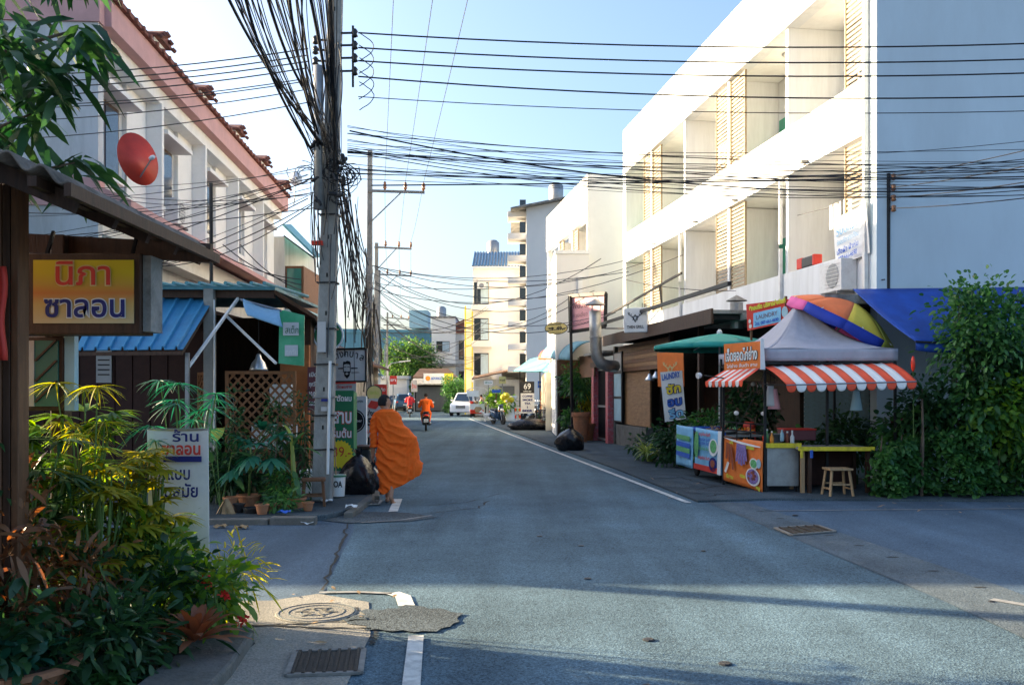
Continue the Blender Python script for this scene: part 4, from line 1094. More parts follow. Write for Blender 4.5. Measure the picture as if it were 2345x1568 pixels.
# ================================================================== shack on the left corner
sk = thing('wooden_shack', 'dark wooden corner shack with teal sheet roof', 'building', (-5.5,15.5,0))
mb = MB(); mb.box(-8.6,-5.05,15.0,15.15,0.1,2.75); mb.build('front_wall', 'red_brown_wall', sk)
mb = MB(); mb.box(-8.6,-4.05,18.4,18.6,0.1,3.2); mb.build('back_wall', 'dark_wood', sk)
mb = MB(); mb.box(-8.7,-8.6,14.0,18.6,0.1,3.42); mb.build('side_wall', 'dark_wood', sk)
mb = MB(); mb.obox((-3.95,18.4,1.55), (.05,0,0), (-.36,2.4,0), (0,0,1.45)); mb.build('street_wall', 'dark_wood', sk)
mb = MB(); mb.box(-3.95,-3.46,15.5,15.62,0.1,2.5); mb.build('front_panel', 'orange_wall', sk)
mb = MB(); mb.add([(-8.8,13.7,3.30),(-3.62,13.9,3.28),(-4.0,18.8,3.46),(-8.8,18.8,3.5)], [(0,1,2,3)]); mb.build('roof', 'teal_sheet', sk, sol=.05)
for k in range(26):
    x = -8.6+k*.195; mb = MB(); mb.tube([(x,13.68,3.335),(x+.02,16.5,3.43)], .03, 6)
    mb.build('roof_rib', 'teal_sheet', sk)
mb = MB(); mb.bar((-8.7,14.0,3.22),(-3.65,14.0,3.2), .08, .12); mb.build('lintel', 'dark_wood', sk)
mb = MB(); mb.add([(-3.62,13.9,3.22),(-3.28,15.2,2.95),(-4.1,21,2.9),(-4.7,21,3.2)], [(0,1,2,3)]); mb.build('street_eave', 'rust_sheet', sk, sol=.06)
mb = MB(); mb.box(-4.9,-4.1,18.2,18.39,0.1,2.2); mb.build('dark_door', 'dark_interior', sk)
for k in range(12):
    mb = MB(); mb.box(-8.55+k*.29,-8.55+k*.29+.27,14.97,14.998,.15,2.7); mb.build('plank', 'red_brown_wall', sk)
# blue sheet awning
aw = thing('blue_awning', 'bright blue ribbed metal awning on the front of the shack', 'awning', (-5.4,13.2,2.3))
A0, A1, B0, B1 = Vector((-6.35,14.05,3.18)), Vector((-4.62,14.1,3.14)), Vector((-6.02,12.55,2.27)), Vector((-4.52,12.5,2.28))
n_ = 8
def rib(u): 
    f = (u*n_) % 1.0
    return .045*max(0, 1-abs(f-.5)/.10) if abs(f-.5) < .10 else 0
us = []
for k in range(n_):
    for f in (0,.38,.44,.56,.62): us.append((k+f)/n_)
us.append(1.0)
mb = MB(); vs = []
for u in us:
    h = .045 if abs((u*n_) % 1.0 - .5) < .08 else 0
    vs.append(A0.lerp(A1,u) + UZ*h); vs.append(B0.lerp(B1,u) + UZ*h)
mb.add(vs, [(2*i,2*i+1,2*i+3,2*i+2) for i in range(len(us)-1)]); mb.build('sheet', 'blue_sheet', aw, sol=.012)
for u in (.02,.5,.98):
    mb = MB(); mb.bar(A0.lerp(A1,u)-UZ*.05, B0.lerp(B1,u)-UZ*.05, .05); mb.build('rafter', 'dark_wood', aw)
mb = MB(); mb.bar(B0-UZ*.05, B1-UZ*.05, .05); mb.build('edge_beam', 'dark_wood', aw)
mb = MB(); mb.bar(V(545,683,13.95), V(428,845,12.75), .035); mb.build('strut', 'white_metal', aw)
mb = MB(); mb.bar(V(520,725,14.0), V(632,832,13.4), .03); mb.build('strut', 'white_metal', aw)
mb = MB(); mb.bar((-4.50,12.6,.1),(-4.5,12.62,2.24), .05); mb.build('post', 'grey_metal', aw)
# concrete post
cp = thing('concrete_post', 'square concrete post in front of the wooden trellis', 'post', (-4.62,13.9,.1))
mb = MB(); mb.box(-4.70,-4.55,13.85,14.0,.1,3.27); mb.build('shaft', 'pole_concrete', cp, bev=.01)
mb = MB(); mb.tube([(-4.53,13.84,.2),(-4.53,13.84,3.1)], .012, 6); mb.build('conduit', 'white_metal', cp)
tp_ = thing('steel_mast', 'thin dark steel mast rising beside the shack roof', 'mast', V(484,690,14.3))
mb = MB(); mb.tube([V(484,690,14.3), V(483,420,14.3)], .03, 8); mb.build('tube', 'black_metal', tp_)
# trellises
def trellis(name, label, o, u, W, z0, z1, pitch=.145, fr=.05):
    t = thing(name, label, 'trellis', o); o = Vector(o); u = Vector(u).normalized(); nn = Vector((u.y,-u.x,0))
    def P(x, z, d=0): return o + u*x + UZ*(z-o.z) + nn*d
    for x in (fr/2, W-fr/2):
        mb = MB(); mb.bar(P(x,z0), P(x,z1), fr, .045, nn); mb.build('stile', 'trellis_wood', t)
    for z in (z0+fr/2, z1-fr/2):
        mb = MB(); mb.bar(P(fr,z,.003), P(W-fr,z,.003), .04, fr); mb.build('rail', 'trellis_wood', t)
    Hh = z1-z0
    for sg in (1,-1):
        c = -Hh
        while c < W+Hh:
            # line x = c + sg*(z-z0)*.95
            pts = []
            lo_, hi_ = 0, Hh
            k_ = .95*sg
            xa, xb = c if sg > 0 else c, None
            z_at = lambda x: (x-c)/k_
            za, zb = sorted((z_at(fr), z_at(W-fr)))
            za = max(za, fr); zb = min(zb, Hh-fr)
            if zb - za > .08:
                mb = MB(); mb.bar(P(c+k_*za, z0+za, .008*sg), P(c+k_*zb, z0+zb, .008*sg), .012, .034, UZ); mb.build('slat', 'trellis_wood', t)
            c += pitch
    return t
trellis('wooden_trellis', 'large diamond lattice screen of orange brown wood under the hanging lamp', (-4.52,14.35,.1), (1,0.06,0), 1.10, .12, 2.03)
trellis('wooden_trellis', 'narrow diamond lattice strip left of the concrete post', (-5.15,14.95,.1), (.55,-.8,0), .45, .12, 2.02)
# white sheet seen through the trellis
wsx = thing('white_box', 'white boxes stacked behind the wooden lattice', 'box', (-3.9,15.1,.1))
for (x, z, w, h) in ((-4.05,1.45,.35,.38),(-4.35,.75,.5,.4),(-3.95,.85,.3,.3)):
    mb = MB(); mb.box(x,x+w,15.2,15.5,z,z+h); mb.build('box', 'white_print', wsx)
mb = MB(); mb.box(-4.5,-3.5,15.15,15.5,.1,.74); mb.build('stand', 'dark_wood', wsx)
# posters, hanging lamp, boards
po = thing('wall_calendar', 'grey printed sheet pinned on the dark wall under the blue awning', 'poster', V(236,875,14.9))
a = V(220,803,14.93); b = V(255,876,14.93); mb = MB(); mb.box(a.x,b.x,14.93,14.95,b.z,a.z); mb.build('sheet', 'paper', po)
for k in range(5):
    mb = MB(); mb.box(a.x+.03,b.x-.03,14.922,14.928,a.z-.08-k*.08,a.z-.06-k*.08); mb.build('print_line', 'black_print', po)
hl = thing('hanging_lamp', 'bare metal cone lamp hanging above the lattice screen', 'lamp', V(592,850,14.7))
q = V(592,848,14.7); mb = MB(); mb.lathe([(.15,0),(.14,.03),(.105,.12),(.05,.19),(.035,.25),(.02,.27)], q, 20); mb.build('shade', 'aluminium', hl, smooth=True, sol=.006)
mb = MB(); mb.tube([q+UZ*.26, q+UZ*1.05], .006, 5); mb.build('cord', 'cable', hl)
gb = thing('menu_board', 'translucent green board hanging from the shack eave beside the pole', 'sign', V(666,835,13.9))
a = V(638,705,13.9); b = V(696,835,13.9)
mb = MB(); mb.add([V(640,708,13.9),V(697,722,13.9),V(696,838,13.9),V(638,832,13.9)], [(3,2,1,0)]); mb.build('panel', 'green_board', gb, sol=.02)
for k, (x0,y0,x1,y1) in enumerate([(648,738,684,768),(652,790,682,815)]):
    a = V(x0,y0,13.87); b = V(x1,y1,13.87); mb = MB(); mb.box(a.x,b.x,13.866,13.872,b.z,a.z); mb.build('patch', 'dish_grey', gb)
text('สเต็ก', V(668,763,13.86), (1,0,0), UZ, .14, 'green_print', gb, width=.2); text('ทุกวัน', V(668,812,13.86), (1,0,0), UZ, .11, 'white_print', gb, width=.18)
lv = thing('canvas_valance', 'faded light blue canvas valance under the shack roof', 'awning', V(600,745,13.6))
def val(u, v):
    a = V(556+84*u, 684+26*u+6*math.sin(u*3), 13.7); b = V(566+82*u, 722+28*u, 13.45); return a.lerp(b, v) + Vector((0,-.06*math.sin(v*3.1),0))
mb = MB(); mb.grid(val, 12, 6); mb.build('cloth', 'canvas_lightblue', lv, sol=.012, smooth=True)
mb = MB(); mb.tube([V(550,686,13.72), V(645,712,13.72)], .02, 6); mb.build('rod', 'grey_metal', lv)
# potted plants in front of the shack
pot('clay pot with a broad fingered plant by the kerb', V(570,1172,12.9), .16, .25)
pot('short orange clay pot second from the wooden stool', V(620,1180,12.5), .14, .16)
pot('small black plastic pot at the kerb', V(577,1188,12.2), .11, .16, 'black_plastic')
pot('clay pot with a banana stem next to the wooden stool', V(677,1172,12.8), .14, .21)
def fingered(label, base, tips, seed, mat='leaf_teal', r=.32):
    t = plant('finger_leaf_plant', label, 'plant', base, 'potted plants at the shack'); b = Vector(base)
    for k, (px, py, yy, dx, dz) in enumerate(tips):
        q = V(px,py,yy); fan_leaf(t, q, (dx,-.45,dz), r, mat, 10, .085, 3.3, seed+k, b + UZ*.35, 'leaf', .35)
    stems(t, b, [b + UZ*.8 + Vector((.03,0,0))], .02, 'stem_green')
fingered('dark fingered leaf plant in the clay pot before the lattice', V(570,1140,12.9), [(540,1075,12.6,-.7,-.4),(560,1010,12.7,-.5,.5),(600,985,12.8,.1,.8),(640,1000,12.7,.6,.4),(620,1050,12.5,.5,-.2),(575,1045,12.5,-.3,-.3),(590,1020,12.6,.2,.2)], 60)
dfb = plant('spotted_leaf_plant', 'plant with large pale veined leaves beside the banner edge', 'plant', V(505,1180,12.6))
for k, (px,py,dx,dz,L_,W_) in enumerate([(495,1010,.25,.9,.42,.2),(530,1040,.8,.25,.36,.17),(485,1060,-.2,.7,.34,.16),(520,1085,.7,-.2,.3,.15),(500,1100,-.5,.3,.3,.14)]):
    big_leaf(dfb, V(px,py,12.55), (dx,-.3,dz), L_, W_, 'leaf_stripe' if k == 0 else 'leaf_mid', .35, 70+k, stalk=V(505,1170,12.6))
bnp = plant('banana_plant', 'young banana plant with pale stem next to the stool', 'plant', V(672,1142,12.8))
mb = MB(); mb.tube([V(672,1145,12.8),V(672,1080,12.8),V(668,1010,12.8)], [.04,.035,.025], 8); mb.build('stem', 'leaf_stripe', bnp, smooth=True)
for k, (px,py,dx,dz,L_,W_) in enumerate([(668,1012,-.25,.95,.5,.13),(672,1030,.95,.25,.46,.13),(668,1035,-.9,.15,.4,.12),(672,1020,.5,.75,.42,.11),(670,1075,.3,-.7,.34,.09)]):
    big_leaf(bnp, V(px,py,12.78), (dx,-.25,dz), L_, W_, 'leaf_mid' if k else 'leaf_stripe', .4, 80+k, fold=.4)
def sapling(label, base, top, w, n, seed, mat='leaf_dark', L=.13, W=.035, group='potted plants at the shack', spread=.06, name='sapling'):
    t = plant(name, label, 'shrub', base, group); b = Vector(base); top = Vector(top)
    mb = MB(); mb.tube([b, b.lerp(top,.5)+Vector((.04,0,0)), top], [.014,.011,.005], 6); mb.build('stem', 'bark', t)
    c = b.lerp(top,.62); r = (w, w, (top.z-b.z)*.42)
    P, D = clumps(seed, c, r, n, 9, spread, .3); leaves('foliage', mat, t, P, D, L, W, .45, .25, 'leaf', seed); return t
sapling('thin leafy sapling against the lattice screen', V(612,1170,13.3), V(640,900,13.4), .26, 40, 91)
sapling('thin leafy sapling against the orange wall', V(690,1160,13.6), V(695,905,13.7), .17, 34, 92)
bush('low potted greens at the foot of the stool', V(640,1180,12.4), (.22,.18,.12), 26, 9, .12, .04, 'leaf_mid', 93, h=.18, group='potted plants at the shack')
bush('mixed dark greens behind the clay pots', V(560,1150,13.4), (.4,.25,.35), 50, 10, .13, .045, 'leaf_dark', 94, h=.42, group='potted plants at the shack')
dl = thing('dry_leaves', 'dry brown palm leaves lying on the kerb', 'dead leaves', V(512,1185,12.1))
for k in range(6):
    q = V(518,1142,12.15); d = Vector((-.55+.22*k,-.2,-1)); leaves('dry_leaf', 'dry_leaf', dl, [q], [d], .36, .06, .0, .5, 'blade', k, kind=None, roll=.3)
for k, (px, py, m, n_l) in enumerate([(650,1192,'blue_print','blue wrapper'),(705,1200,'white_plastic','white paper scrap'),(748,1165,'white_plastic','crumpled white cup'),(505,1208,'dry_leaf','dry yellow leaf'),(552,1210,'dry_leaf','small dry leaf'),(805,1178,'white_plastic','white scrap')]):
    q = G(px,py,.012 if py > 1195 else .11); mb = MB(); rr = random.Random(k)
    mb.grid(lambda u, v: q + Vector(((u-.5)*.16,(v-.5)*.12,.015+.02*math.sin(u*7+k)*math.cos(v*6))), 4, 4)
    tag(mb.build('litter', m, sol=.004), n_l + ' lying on the ground near the plant pots', 'litter', 'litter by the corner')
# wooden stool
def stool(label, c, w=.26, h=.46, mat='brown_wood', rot=0.2, splay=.03):
    t = thing('wooden_stool', label, 'stool', c); c = Vector(c); u = Vector((math.cos(rot),math.sin(rot),0)); v = Vector((-u.y,u.x,0))
    mb = MB(); mb.obox(c + UZ*(h-.018), u*w*.56, v*w*.5, UZ*.018); mb.build('seat', mat, t, bev=.006)
    for a in (-1,1):
        for b in (-1,1):
            mb = MB(); mb.bar(c + u*a*(w*.42+splay) + v*b*(w*.36+splay), c + u*a*w*.42 + v*b*w*.36 + UZ*(h-.038), .035); mb.build('leg', mat, t)
    for a in (-1,1):
        mb = MB(); mb.bar(c + u*a*(w*.42+splay*.6) - v*w*.36 + UZ*.15, c + u*a*(w*.42+splay*.6) + v*w*.36 + UZ*.15, .025); mb.build('stretcher', mat, t)
        mb = MB(); mb.bar(c - u*w*.42 + v*a*(w*.36+splay*.6) + UZ*.22, c + u*w*.42 + v*a*(w*.36+splay*.6) + UZ*.22, .025); mb.build('stretcher', mat, t)
    return t
stool('brown wooden stool leaning by the concrete utility pole', V(718,1168,13.0), .3, .46)

# ================================================================== utility poles
def upole(label, base, top, w0, w1, holes=True, group='concrete utility poles'):
    t = thing('utility_pole', label, 'utility pole', base, group); b = Vector(base); q = Vector(top)
    mb = MB(); vs = []
    for p, w in ((b,w0),(q,w1)):
        for sx, sy in ((-1,-.75),(1,-.75),(1,.75),(-1,.75)): vs.append(p + Vector((sx*w/2, sy*w/2, 0)))
    mb.add(vs, [(3,2,1,0),(4,5,6,7),(0,1,5,4),(1,2,6,5),(2,3,7,6),(3,0,4,7)]); mb.build('shaft', 'pole_concrete', t, bev=.02)
    if holes:
        for k in range(14):
            f = .12 + k*.062; c = b.lerp(q, f); w = w0+(w1-w0)*f
            mb = MB(); mb.obox(c + Vector((0,-w*.375-.002,0)), (.012,0,0), (0,.004,0), (0,0,.03)); mb.build('bolt_hole', 'crack', t)
    return t
PB = V(738,1166,13.45); PB.z = .1; PT = V(775,-250,13.45)
pole = upole('tall concrete utility pole wrapped in black cables beside the wooden stool', PB, PT, .285, .18)
def pz(z): f = (z-PB.z)/(PT.z-PB.z); return PB.lerp(PT, f)
mb = MB(); mb.tube([pz(.5)+Vector((.1,-.16,0)), pz(2.15)+Vector((.09,-.15,0))], .022, 6); mb.build('conduit', 'white_plastic', pole)
mb = MB(); mb.tube([pz(2.2)+Vector((.05,-.15,0)), pz(4.0)+Vector((.05,-.14,0))], .012, 6); mb.build('conduit', 'cable_grey', pole)
for z in (.85,1.35,1.62,2.1,2.62,3.3,4.3):
    c = pz(z); w = .33-.013*z; mb = MB()
    for s in range(4):
        d = [(w/2,.38*w),( -w/2,.38*w),(-w/2,-.38*w),(w/2,-.38*w)]; mb.bar(c + Vector((d[s][0],d[s][1],0))*1.02, c + Vector((d[(s+1)%4][0],d[(s+1)%4][1],.01))*1.0, .012, .02)
    mb.build('band', 'cable' if z != 1.62 else 'grey_metal', pole)
mb = MB(); mb.box(pz(2.5).x-.10,pz(2.5).x+.02,13.27,13.31,2.28,2.72); mb.build('notice', 'paper', pole)
mb = MB(); mb.box(pz(1.5).x-.02,pz(1.5).x+.06,13.27,13.31,1.42,1.48); mb.build('tag', 'paper', pole)
mb = MB(); mb.box(pz(1.6).x-.02,pz(1.6).x+.07,13.268,13.30,1.56,1.60); mb.build('tag', 'navy_print', pole)
mb = MB(); mb.box(pz(3.87).x-.22,pz(3.87).x-.06,13.25,13.33,3.84,3.9); mb.build('red_ribbon', 'lamp_red', pole)
mb = MB(); mb.tube([V(731,480,13.2), V(729,152,13.2)], [.075,.07], 10); mb.build('steel_stub', 'galv', pole, smooth=True)
# insulator racks either side
RIGHT = [76,104,133,163,188,202]; LEFTP = [92,115,140,165,188,200]
rins = []; lins = []
for k, py in enumerate(RIGHT[:4]):
    for side, px in ((1,812),(-1,722)):
        c = V(px, py if side > 0 else LEFTP[k], 13.4); mb = MB(); mb.lathe([(.015,-.07),(.05,-.05),(.032,-.015),(.05,.02),(.02,.06)], c, 10); mb.build('insulator', 'black_plastic', pole, smooth=True)
        mb = MB(); mb.bar(c, Vector((pz(c.z).x, 13.42, c.z)), .025); mb.build('rack_arm', 'black_metal', pole)
        (rins if side > 0 else lins).append(c)
mb = MB(); mb.bar(V(808,60,13.42), V(808,200,13.42), .03); mb.build('rack', 'black_metal', pole)
# second and further poles
def hpole(px, topy, army, Y, x_arm, label, w=.24, tz=None):
    b = V(px,900,Y); b.z = 0; q = V(px+2,topy,Y)
    t = upole(label, b, q, w, w*.75, False)
    a0 = V(px-3,army,Y-.12); a1 = V(x_arm,army+4,Y-.12)
    mb = MB(); mb.bar(a0, a1, .09); mb.build('crossarm', 'steel_edge', t)
    mb = MB(); mb.bar(V(px,army+75*34/Y,Y-.1), a0.lerp(a1,.6), .04); mb.build('brace', 'steel_edge', t)
    pins = []
    for f in (.3,.66,.98):
        c = a0.lerp(a1,f); mb = MB(); mb.lathe([(.03,.05),(.05,.1),(.09,.14),(.05,.18),(.085,.22),(.05,.27),(.06,.32),(.03,.36)], c, 10); mb.build('insulator', 'ceramic', t, smooth=True); pins.append(c + UZ*.36)
    return t, pins
p2, pins2 = hpole(845, 345, 437, 34, 972, 'second concrete utility pole with a single crossarm')
p3, pins3 = hpole(860, 556, 566, 47, 942, 'third utility pole along the left of the street')
p4, pins4 = hpole(866, 618, 628, 58, 942, 'fourth utility pole along the left of the street', .22)
p5, pins5 = hpole(885, 715, 727, 88, 937, 'thin farthest utility pole with two crossarms by the cars', .22)
mb = MB(); mb.bar(V(878,744,87.9), V(920,745,87.9), .1); mb.build('crossarm', 'steel_edge', p5)
sp_ = upole('utility pole standing in the left side street', (-9.5,11.32,0), (-9.5,11.32,9), .30, .2, False)
fp = upole('short pale pole in front of the pale block at the bend', V(1131,935,85) , V(1131,838,85), .3, .26, False)
# ================================================================== right side: stall, shops, signs
def board(parent, name, mat, A, B, C, D, t=.02, **k):
    """thick board; A,B,C,D = bottom left, bottom right, top right, top left as seen from its front"""
    A, B, C, D = (Vector(p) for p in (A,B,C,D)); n = (B-A).cross(D-A).normalized()*t
    mb = MB(); mb.add([A,B,C,D,A-n,B-n,C-n,D-n], [(0,1,2,3),(7,6,5,4),(0,4,5,1),(1,5,6,2),(2,6,7,3),(3,7,4,0)])
    return mb.build(name, mat, parent, **k)
def onboard(A, B, D, x, y): return Vector(A) + (Vector(B)-Vector(A))*x + (Vector(D)-Vector(A))*y
def btext(parent, s, A, B, D, x, y, h, w, mat, bold=.02, lift=.006):
    """text at relative place (x,y) of a board, height and width relative to it"""
    A, B, D = Vector(A), Vector(B), Vector(D); u = B-A; v = D-A
    return text(s, onboard(A,B,D,x,y), u, v, h*v.length*1.35, mat, parent, width=w*u.length, bold=bold, lift=lift)
def bshape(parent, name, mat, A, B, D, pts, lift=.006, t=.004):
    A, B, D = Vector(A), Vector(B), Vector(D); n = (B-A).cross(D-A).normalized()
    P = [onboard(A,B,D,x,y) + n*lift for x, y in pts]; m = len(P); mb = MB()
    mb.add(P + [p-n*t for p in P], [tuple(range(m)), tuple(range(2*m-1,m-1,-1))] + [(i,m+i,m+(i+1)%m,(i+1)%m) for i in range(m)])
    return mb.build(name, mat, parent)
def disc(cx, cy, rx, ry, n=18, a0=0): return [(cx+rx*math.cos(a0+2*math.pi*i/n), cy+ry*math.sin(a0+2*math.pi*i/n)) for i in range(n)]
def rect(x0, y0, x1, y1): return [(x0,y0),(x1,y0),(x1,y1),(x0,y1)]

# ---- food stall
fs = thing('food_stall', 'street food stall frame with grey peaked tent top', 'stall', (5.2,15.8,.03))
FL, FR, BL, BR_ = Vector((4.24,15.25,.03)), Vector((6.42,15.25,.03)), Vector((4.0,17.4,.03)), Vector((6.2,17.5,.03))
for p, h in ((FL,2.2),(FR,2.2),(BL,2.3),(BR_,2.3),(Vector((5.35,15.45,.03)),2.2),(Vector((3.82,16.45,.03)),2.05)):
    mb = MB(); mb.bar(p, p+UZ*h, .04); mb.build('post', 'black_metal', fs)
for a, b, z in ((FL,FR,2.15),(FL,BL,2.15),(FR,BR_,2.15),(BL,BR_,2.2)):
    mb = MB(); mb.bar(a+UZ*z, b+UZ*z, .03); mb.build('rail', 'black_metal', fs)
for z in (.98,1.12,.84):
    mb = MB(); mb.bar(FL+UZ*z+Vector((0,.03,0)), Vector((3.82,16.42,.03+z+.02)), .022); mb.build('rail', 'black_metal', fs)
for f in (.33,.66):
    p = FL.lerp(Vector((3.82,16.45,.03)), f); mb = MB(); mb.bar(p+UZ*.8, p+UZ*1.12, .018); mb.build('rail', 'black_metal', fs)
# tent top: four concave sides
apex = V(1828,692,16.35); tz = 2.42
co = [Vector((4.22,15.2,tz)), Vector((6.45,15.2,tz)), Vector((6.3,17.6,tz)), Vector((4.0,17.6,tz))]
def tent_side(i):
    a, b = co[i], co[(i+1)%4]
    def fn(u, v):
        p = a.lerp(b,u); q = p.lerp(apex, v); s = 1 - v
        z = tz + (apex.z-tz)*(v**1.85) ; w = .012*math.sin(u*26+i)*s*(v>.02)
        return Vector((q.x, q.y + w, z + .015*math.sin(u*9)*s))
    return fn
for i in range(4):
    mb = MB(); mb.grid(tent_side(i), 16, 12); mb.build('tent_panel', 'tent_grey', fs, smooth=True, sol=.008)
    a, b = co[i], co[(i+1)%4]
    mb = MB(); mb.grid(lambda u, v: a.lerp(b,u) - UZ*(.20*v) + Vector((0,.02*math.sin(u*22+i)*v,0)), 20, 3); mb.build('valance', 'tent_grey', fs, smooth=True, sol=.006)
# striped awning, each stripe a part
sa = thing('striped_awning', 'red and white striped scalloped awning on the front of the food stall', 'awning', (5.3,14.8,1.8))
T0, T1 = V(1745,838,15.2), V(2040,830,15.2); L0, L1 = V(1800,880,14.25), V(2098,872,14.25)
ns = 13
for k in range(ns):
    u0, u1 = k/ns, (k+1)/ns
    def top(u, v):
        uu = u0+(u1-u0)*u; p = T0.lerp(T1,uu).lerp(L0.lerp(L1,uu), v); return p + UZ*(.035*math.sin(v*3.14) - .015*math.sin(u*3.14))
    mb = MB(); mb.grid(top, 4, 8)
    def scal(u, v):
        uu = u0+(u1-u0)*u; p = L0.lerp(L1,uu); h = .045 + .085*math.sqrt(max(0,1-(2*u-1)**2)); return p - UZ*(h*v+.015*math.sin(u*3.14)*(1-v)) + Vector((0,-.01*v,0))
    mb.grid(scal, 8, 3)
    mb.build('stripe', 'stripe_red' if k % 2 == 0 else 'stripe_white', sa, smooth=True, sol=.005)
mb = MB(); mb.tube([L0+UZ*-.01, L1+UZ*-.01], .012, 6); mb.build('front_bar', 'grey_metal', sa)
for q0, q1 in ((T0-UZ*.3, L0),(T1-UZ*.3, L1)):
    mb = MB(); mb.bar(q0, q1-UZ*.01, .02); mb.build('stay', 'black_metal', sa)
# small striped awning to the street under the red sign
sb = thing('striped_awning', 'small red striped awning under the orange sign on the street side', 'awning', (3.6,15.9,1.9))
t0, t1 = V(1660,847,16.3), V(1746,838,15.15); l0, l1 = V(1615,874,16.6), V(1700,872,15.2)
for k in range(11):
    u0, u1 = k/11, (k+1)/11
    mb = MB(); mb.grid(lambda u, v: t0.lerp(t1,u0+(u1-u0)*u).lerp(l0.lerp(l1,u0+(u1-u0)*u),v), 2, 4)
    mb.grid(lambda u, v: l0.lerp(l1,u0+(u1-u0)*u) - UZ*(.04+.06*math.sqrt(max(0,1-(2*u-1)**2)))*v, 6, 2)
    mb.build('stripe', 'stripe_red' if k % 2 == 0 else 'stripe_white', sb, sol=.005)
# orange sign with white lettering
os_ = thing('grilled_chicken_sign', 'orange sign with white Thai lettering above the stall corner', 'sign', (3.9,15.4,1.95))
A, B, C_, D_ = V(1658,848,15.7), V(1740,842,15.1), V(1740,781,15.1), V(1657,788,15.7)
board(os_, 'panel', 'orange_print', A, B, C_, D_, .03)
btext(os_, 'เจ็ดยอดไก่ย่าง', A, B, D_, .5, .33, .40, .9, 'black_print', .07, .004)
btext(os_, 'เจ็ดยอดไก่ย่าง', A, B, D_, .49, .34, .40, .88, 'white_print', .03, .008)
btext(os_, 'ไก่ย่าง ส้มตำ ลาบ', A, B, D_, .5, .08, .12, .85, 'white_print', .02)
board(os_, 'edge_board', 'white_print', V(1741,846,15.08), V(1752,846,15.08), V(1748,775,15.08), V(1741,775,15.08), .04)
# banners on the street side
def hang(name, label, px0, px1, yt0, yt1, yb0, yb1, Y0, Y1, mat, seed=0):
    t = thing(name, label, 'banner', V((px0+px1)/2, (yb0+yb1)/2, (Y0+Y1)/2))
    def fn(u, v):
        Y = Y0+(Y1-Y0)*u; px = px0+(px1-px0)*u; py = (yt0+(yt1-yt0)*u)*v + (yb0+(yb1-yb0)*u)*(1-v)
        p = V(px,py,Y); return p + Vector((-.9,-.35,0))*(.02*math.sin(u*6+seed+v*2)*(1-v*.6))
    mb = MB(); mb.grid(fn, 14, 12); mb.build('sheet', mat, t, smooth=True, sol=.006)
    A = fn(0,0); B = fn(1,0); D = fn(0,1)
    n = (B-A).cross(D-A).normalized()*.028
    return t, A+n, B+n, D+n
t, A, B, D = hang('menu_banner', 'orange food banner with pictures of grilled sausages on the stall', 1657,1747,998,1010,1098,1128,16.45,15.2,'orange_print',1)
bshape(t, 'white_swag', 'white_print', A, B, D, [(.04,.98),(.25,.945),(.5,.925),(.75,.93),(.97,.945),(.97,.97),(.5,.975),(.2,.985)])
for k, (x, y, a, L) in enumerate([(.13,.70,.05,.36),(.20,.66,-.05,.42),(.27,.56,-.12,.5),(.40,.72,.06,.4),(.455,.70,.02,.44),(.51,.69,-.03,.46),(.565,.71,-.08,.42),(.61,.75,-.12,.34)]):
    dx, dy = math.sin(a)*L/2, math.cos(a)*L/2; w = .024
    bshape(t, 'sausage_picture', 'sausage' if k < 3 else 'violet_print', A, B, D, [(x-dx-w,y-dy),(x-dx+w,y-dy),(x+dx+w,y+dy),(x+dx-w,y+dy)])
for k in range(14):
    xx, yy = .8+.11*math.cos(k*2.4)*(.3+.05*k), .29+.13*math.sin(k*2.4)*(.3+.05*k); bshape(t, 'meat_piece', ('sausage','violet_print','maroon_print')[k % 3], A, B, D, disc(xx,yy,.028,.034,8), .017)
bshape(t, 'skewer_picture', 'shell_white', A, B, D, [(.07,.22),(.12,.2),(.2,.44),(.15,.46)])
bshape(t, 'dish_picture', 'shell_white', A, B, D, disc(.8,.28,.17,.19)); bshape(t, 'meat_picture', 'violet_print', A, B, D, disc(.8,.29,.14,.16), .012)
bshape(t, 'bowl_picture', 'shell_white', A, B, D, disc(.82,.57,.1,.12)); bshape(t, 'sauce_picture', 'food_green', A, B, D, disc(.82,.57,.075,.09), .012)
bshape(t, 'leaf_picture', 'panel_blue', A, B, D, disc(.94,.6,.05,.1), .01)
for k, (s, x, y, w) in enumerate([('ไส้กรอก',.72,.86,.2),('อีสาน',.22,.1,.18),('อร่อย',.55,.2,.14),('หมู',.93,.05,.09),('ไก่',.24,.88,.1)]): btext(t, s, A, B, D, x, y, .08, w, 'lime_print', .04)
t, A, B, D = hang('menu_banner', 'white food banner with green vegetables and red footer on the stall', 1592,1655,978,990,1072,1088,17.6,16.5,'sky_print',2)
bshape(t, 'footer', 'red_print', A, B, D, rect(.02,.01,.88,.14)); bshape(t, 'edge', 'white_print', A, B, D, rect(.88,.0,1,1))
for k, (y, c) in enumerate(((.84,'red_print'),(.72,'blue_print'),(.63,'blue_print'),(.5,'food_green'),(.28,'red_print'))): btext(t, 'เมนูอร่อย ส้มตำ', A, B, D, .4, y, .07, .42, c, .03)
btext(t, 'โทร 081 234', A, B, D, .35, .05, .05, .5, 'white_print')
bshape(t, 'herb_picture', 'food_green', A, B, D, disc(.1,.6,.08,.32)); bshape(t, 'plate_picture', 'white_print', A, B, D, disc(.72,.6,.16,.2)); bshape(t, 'cucumber_picture', 'food_green', A, B, D, disc(.73,.62,.11,.15), .012)
bshape(t, 'pot_picture', 'navy_print', A, B, D, disc(.72,.2,.14,.17)); bshape(t, 'curry_picture', 'sausage', A, B, D, disc(.72,.22,.08,.09), .012)
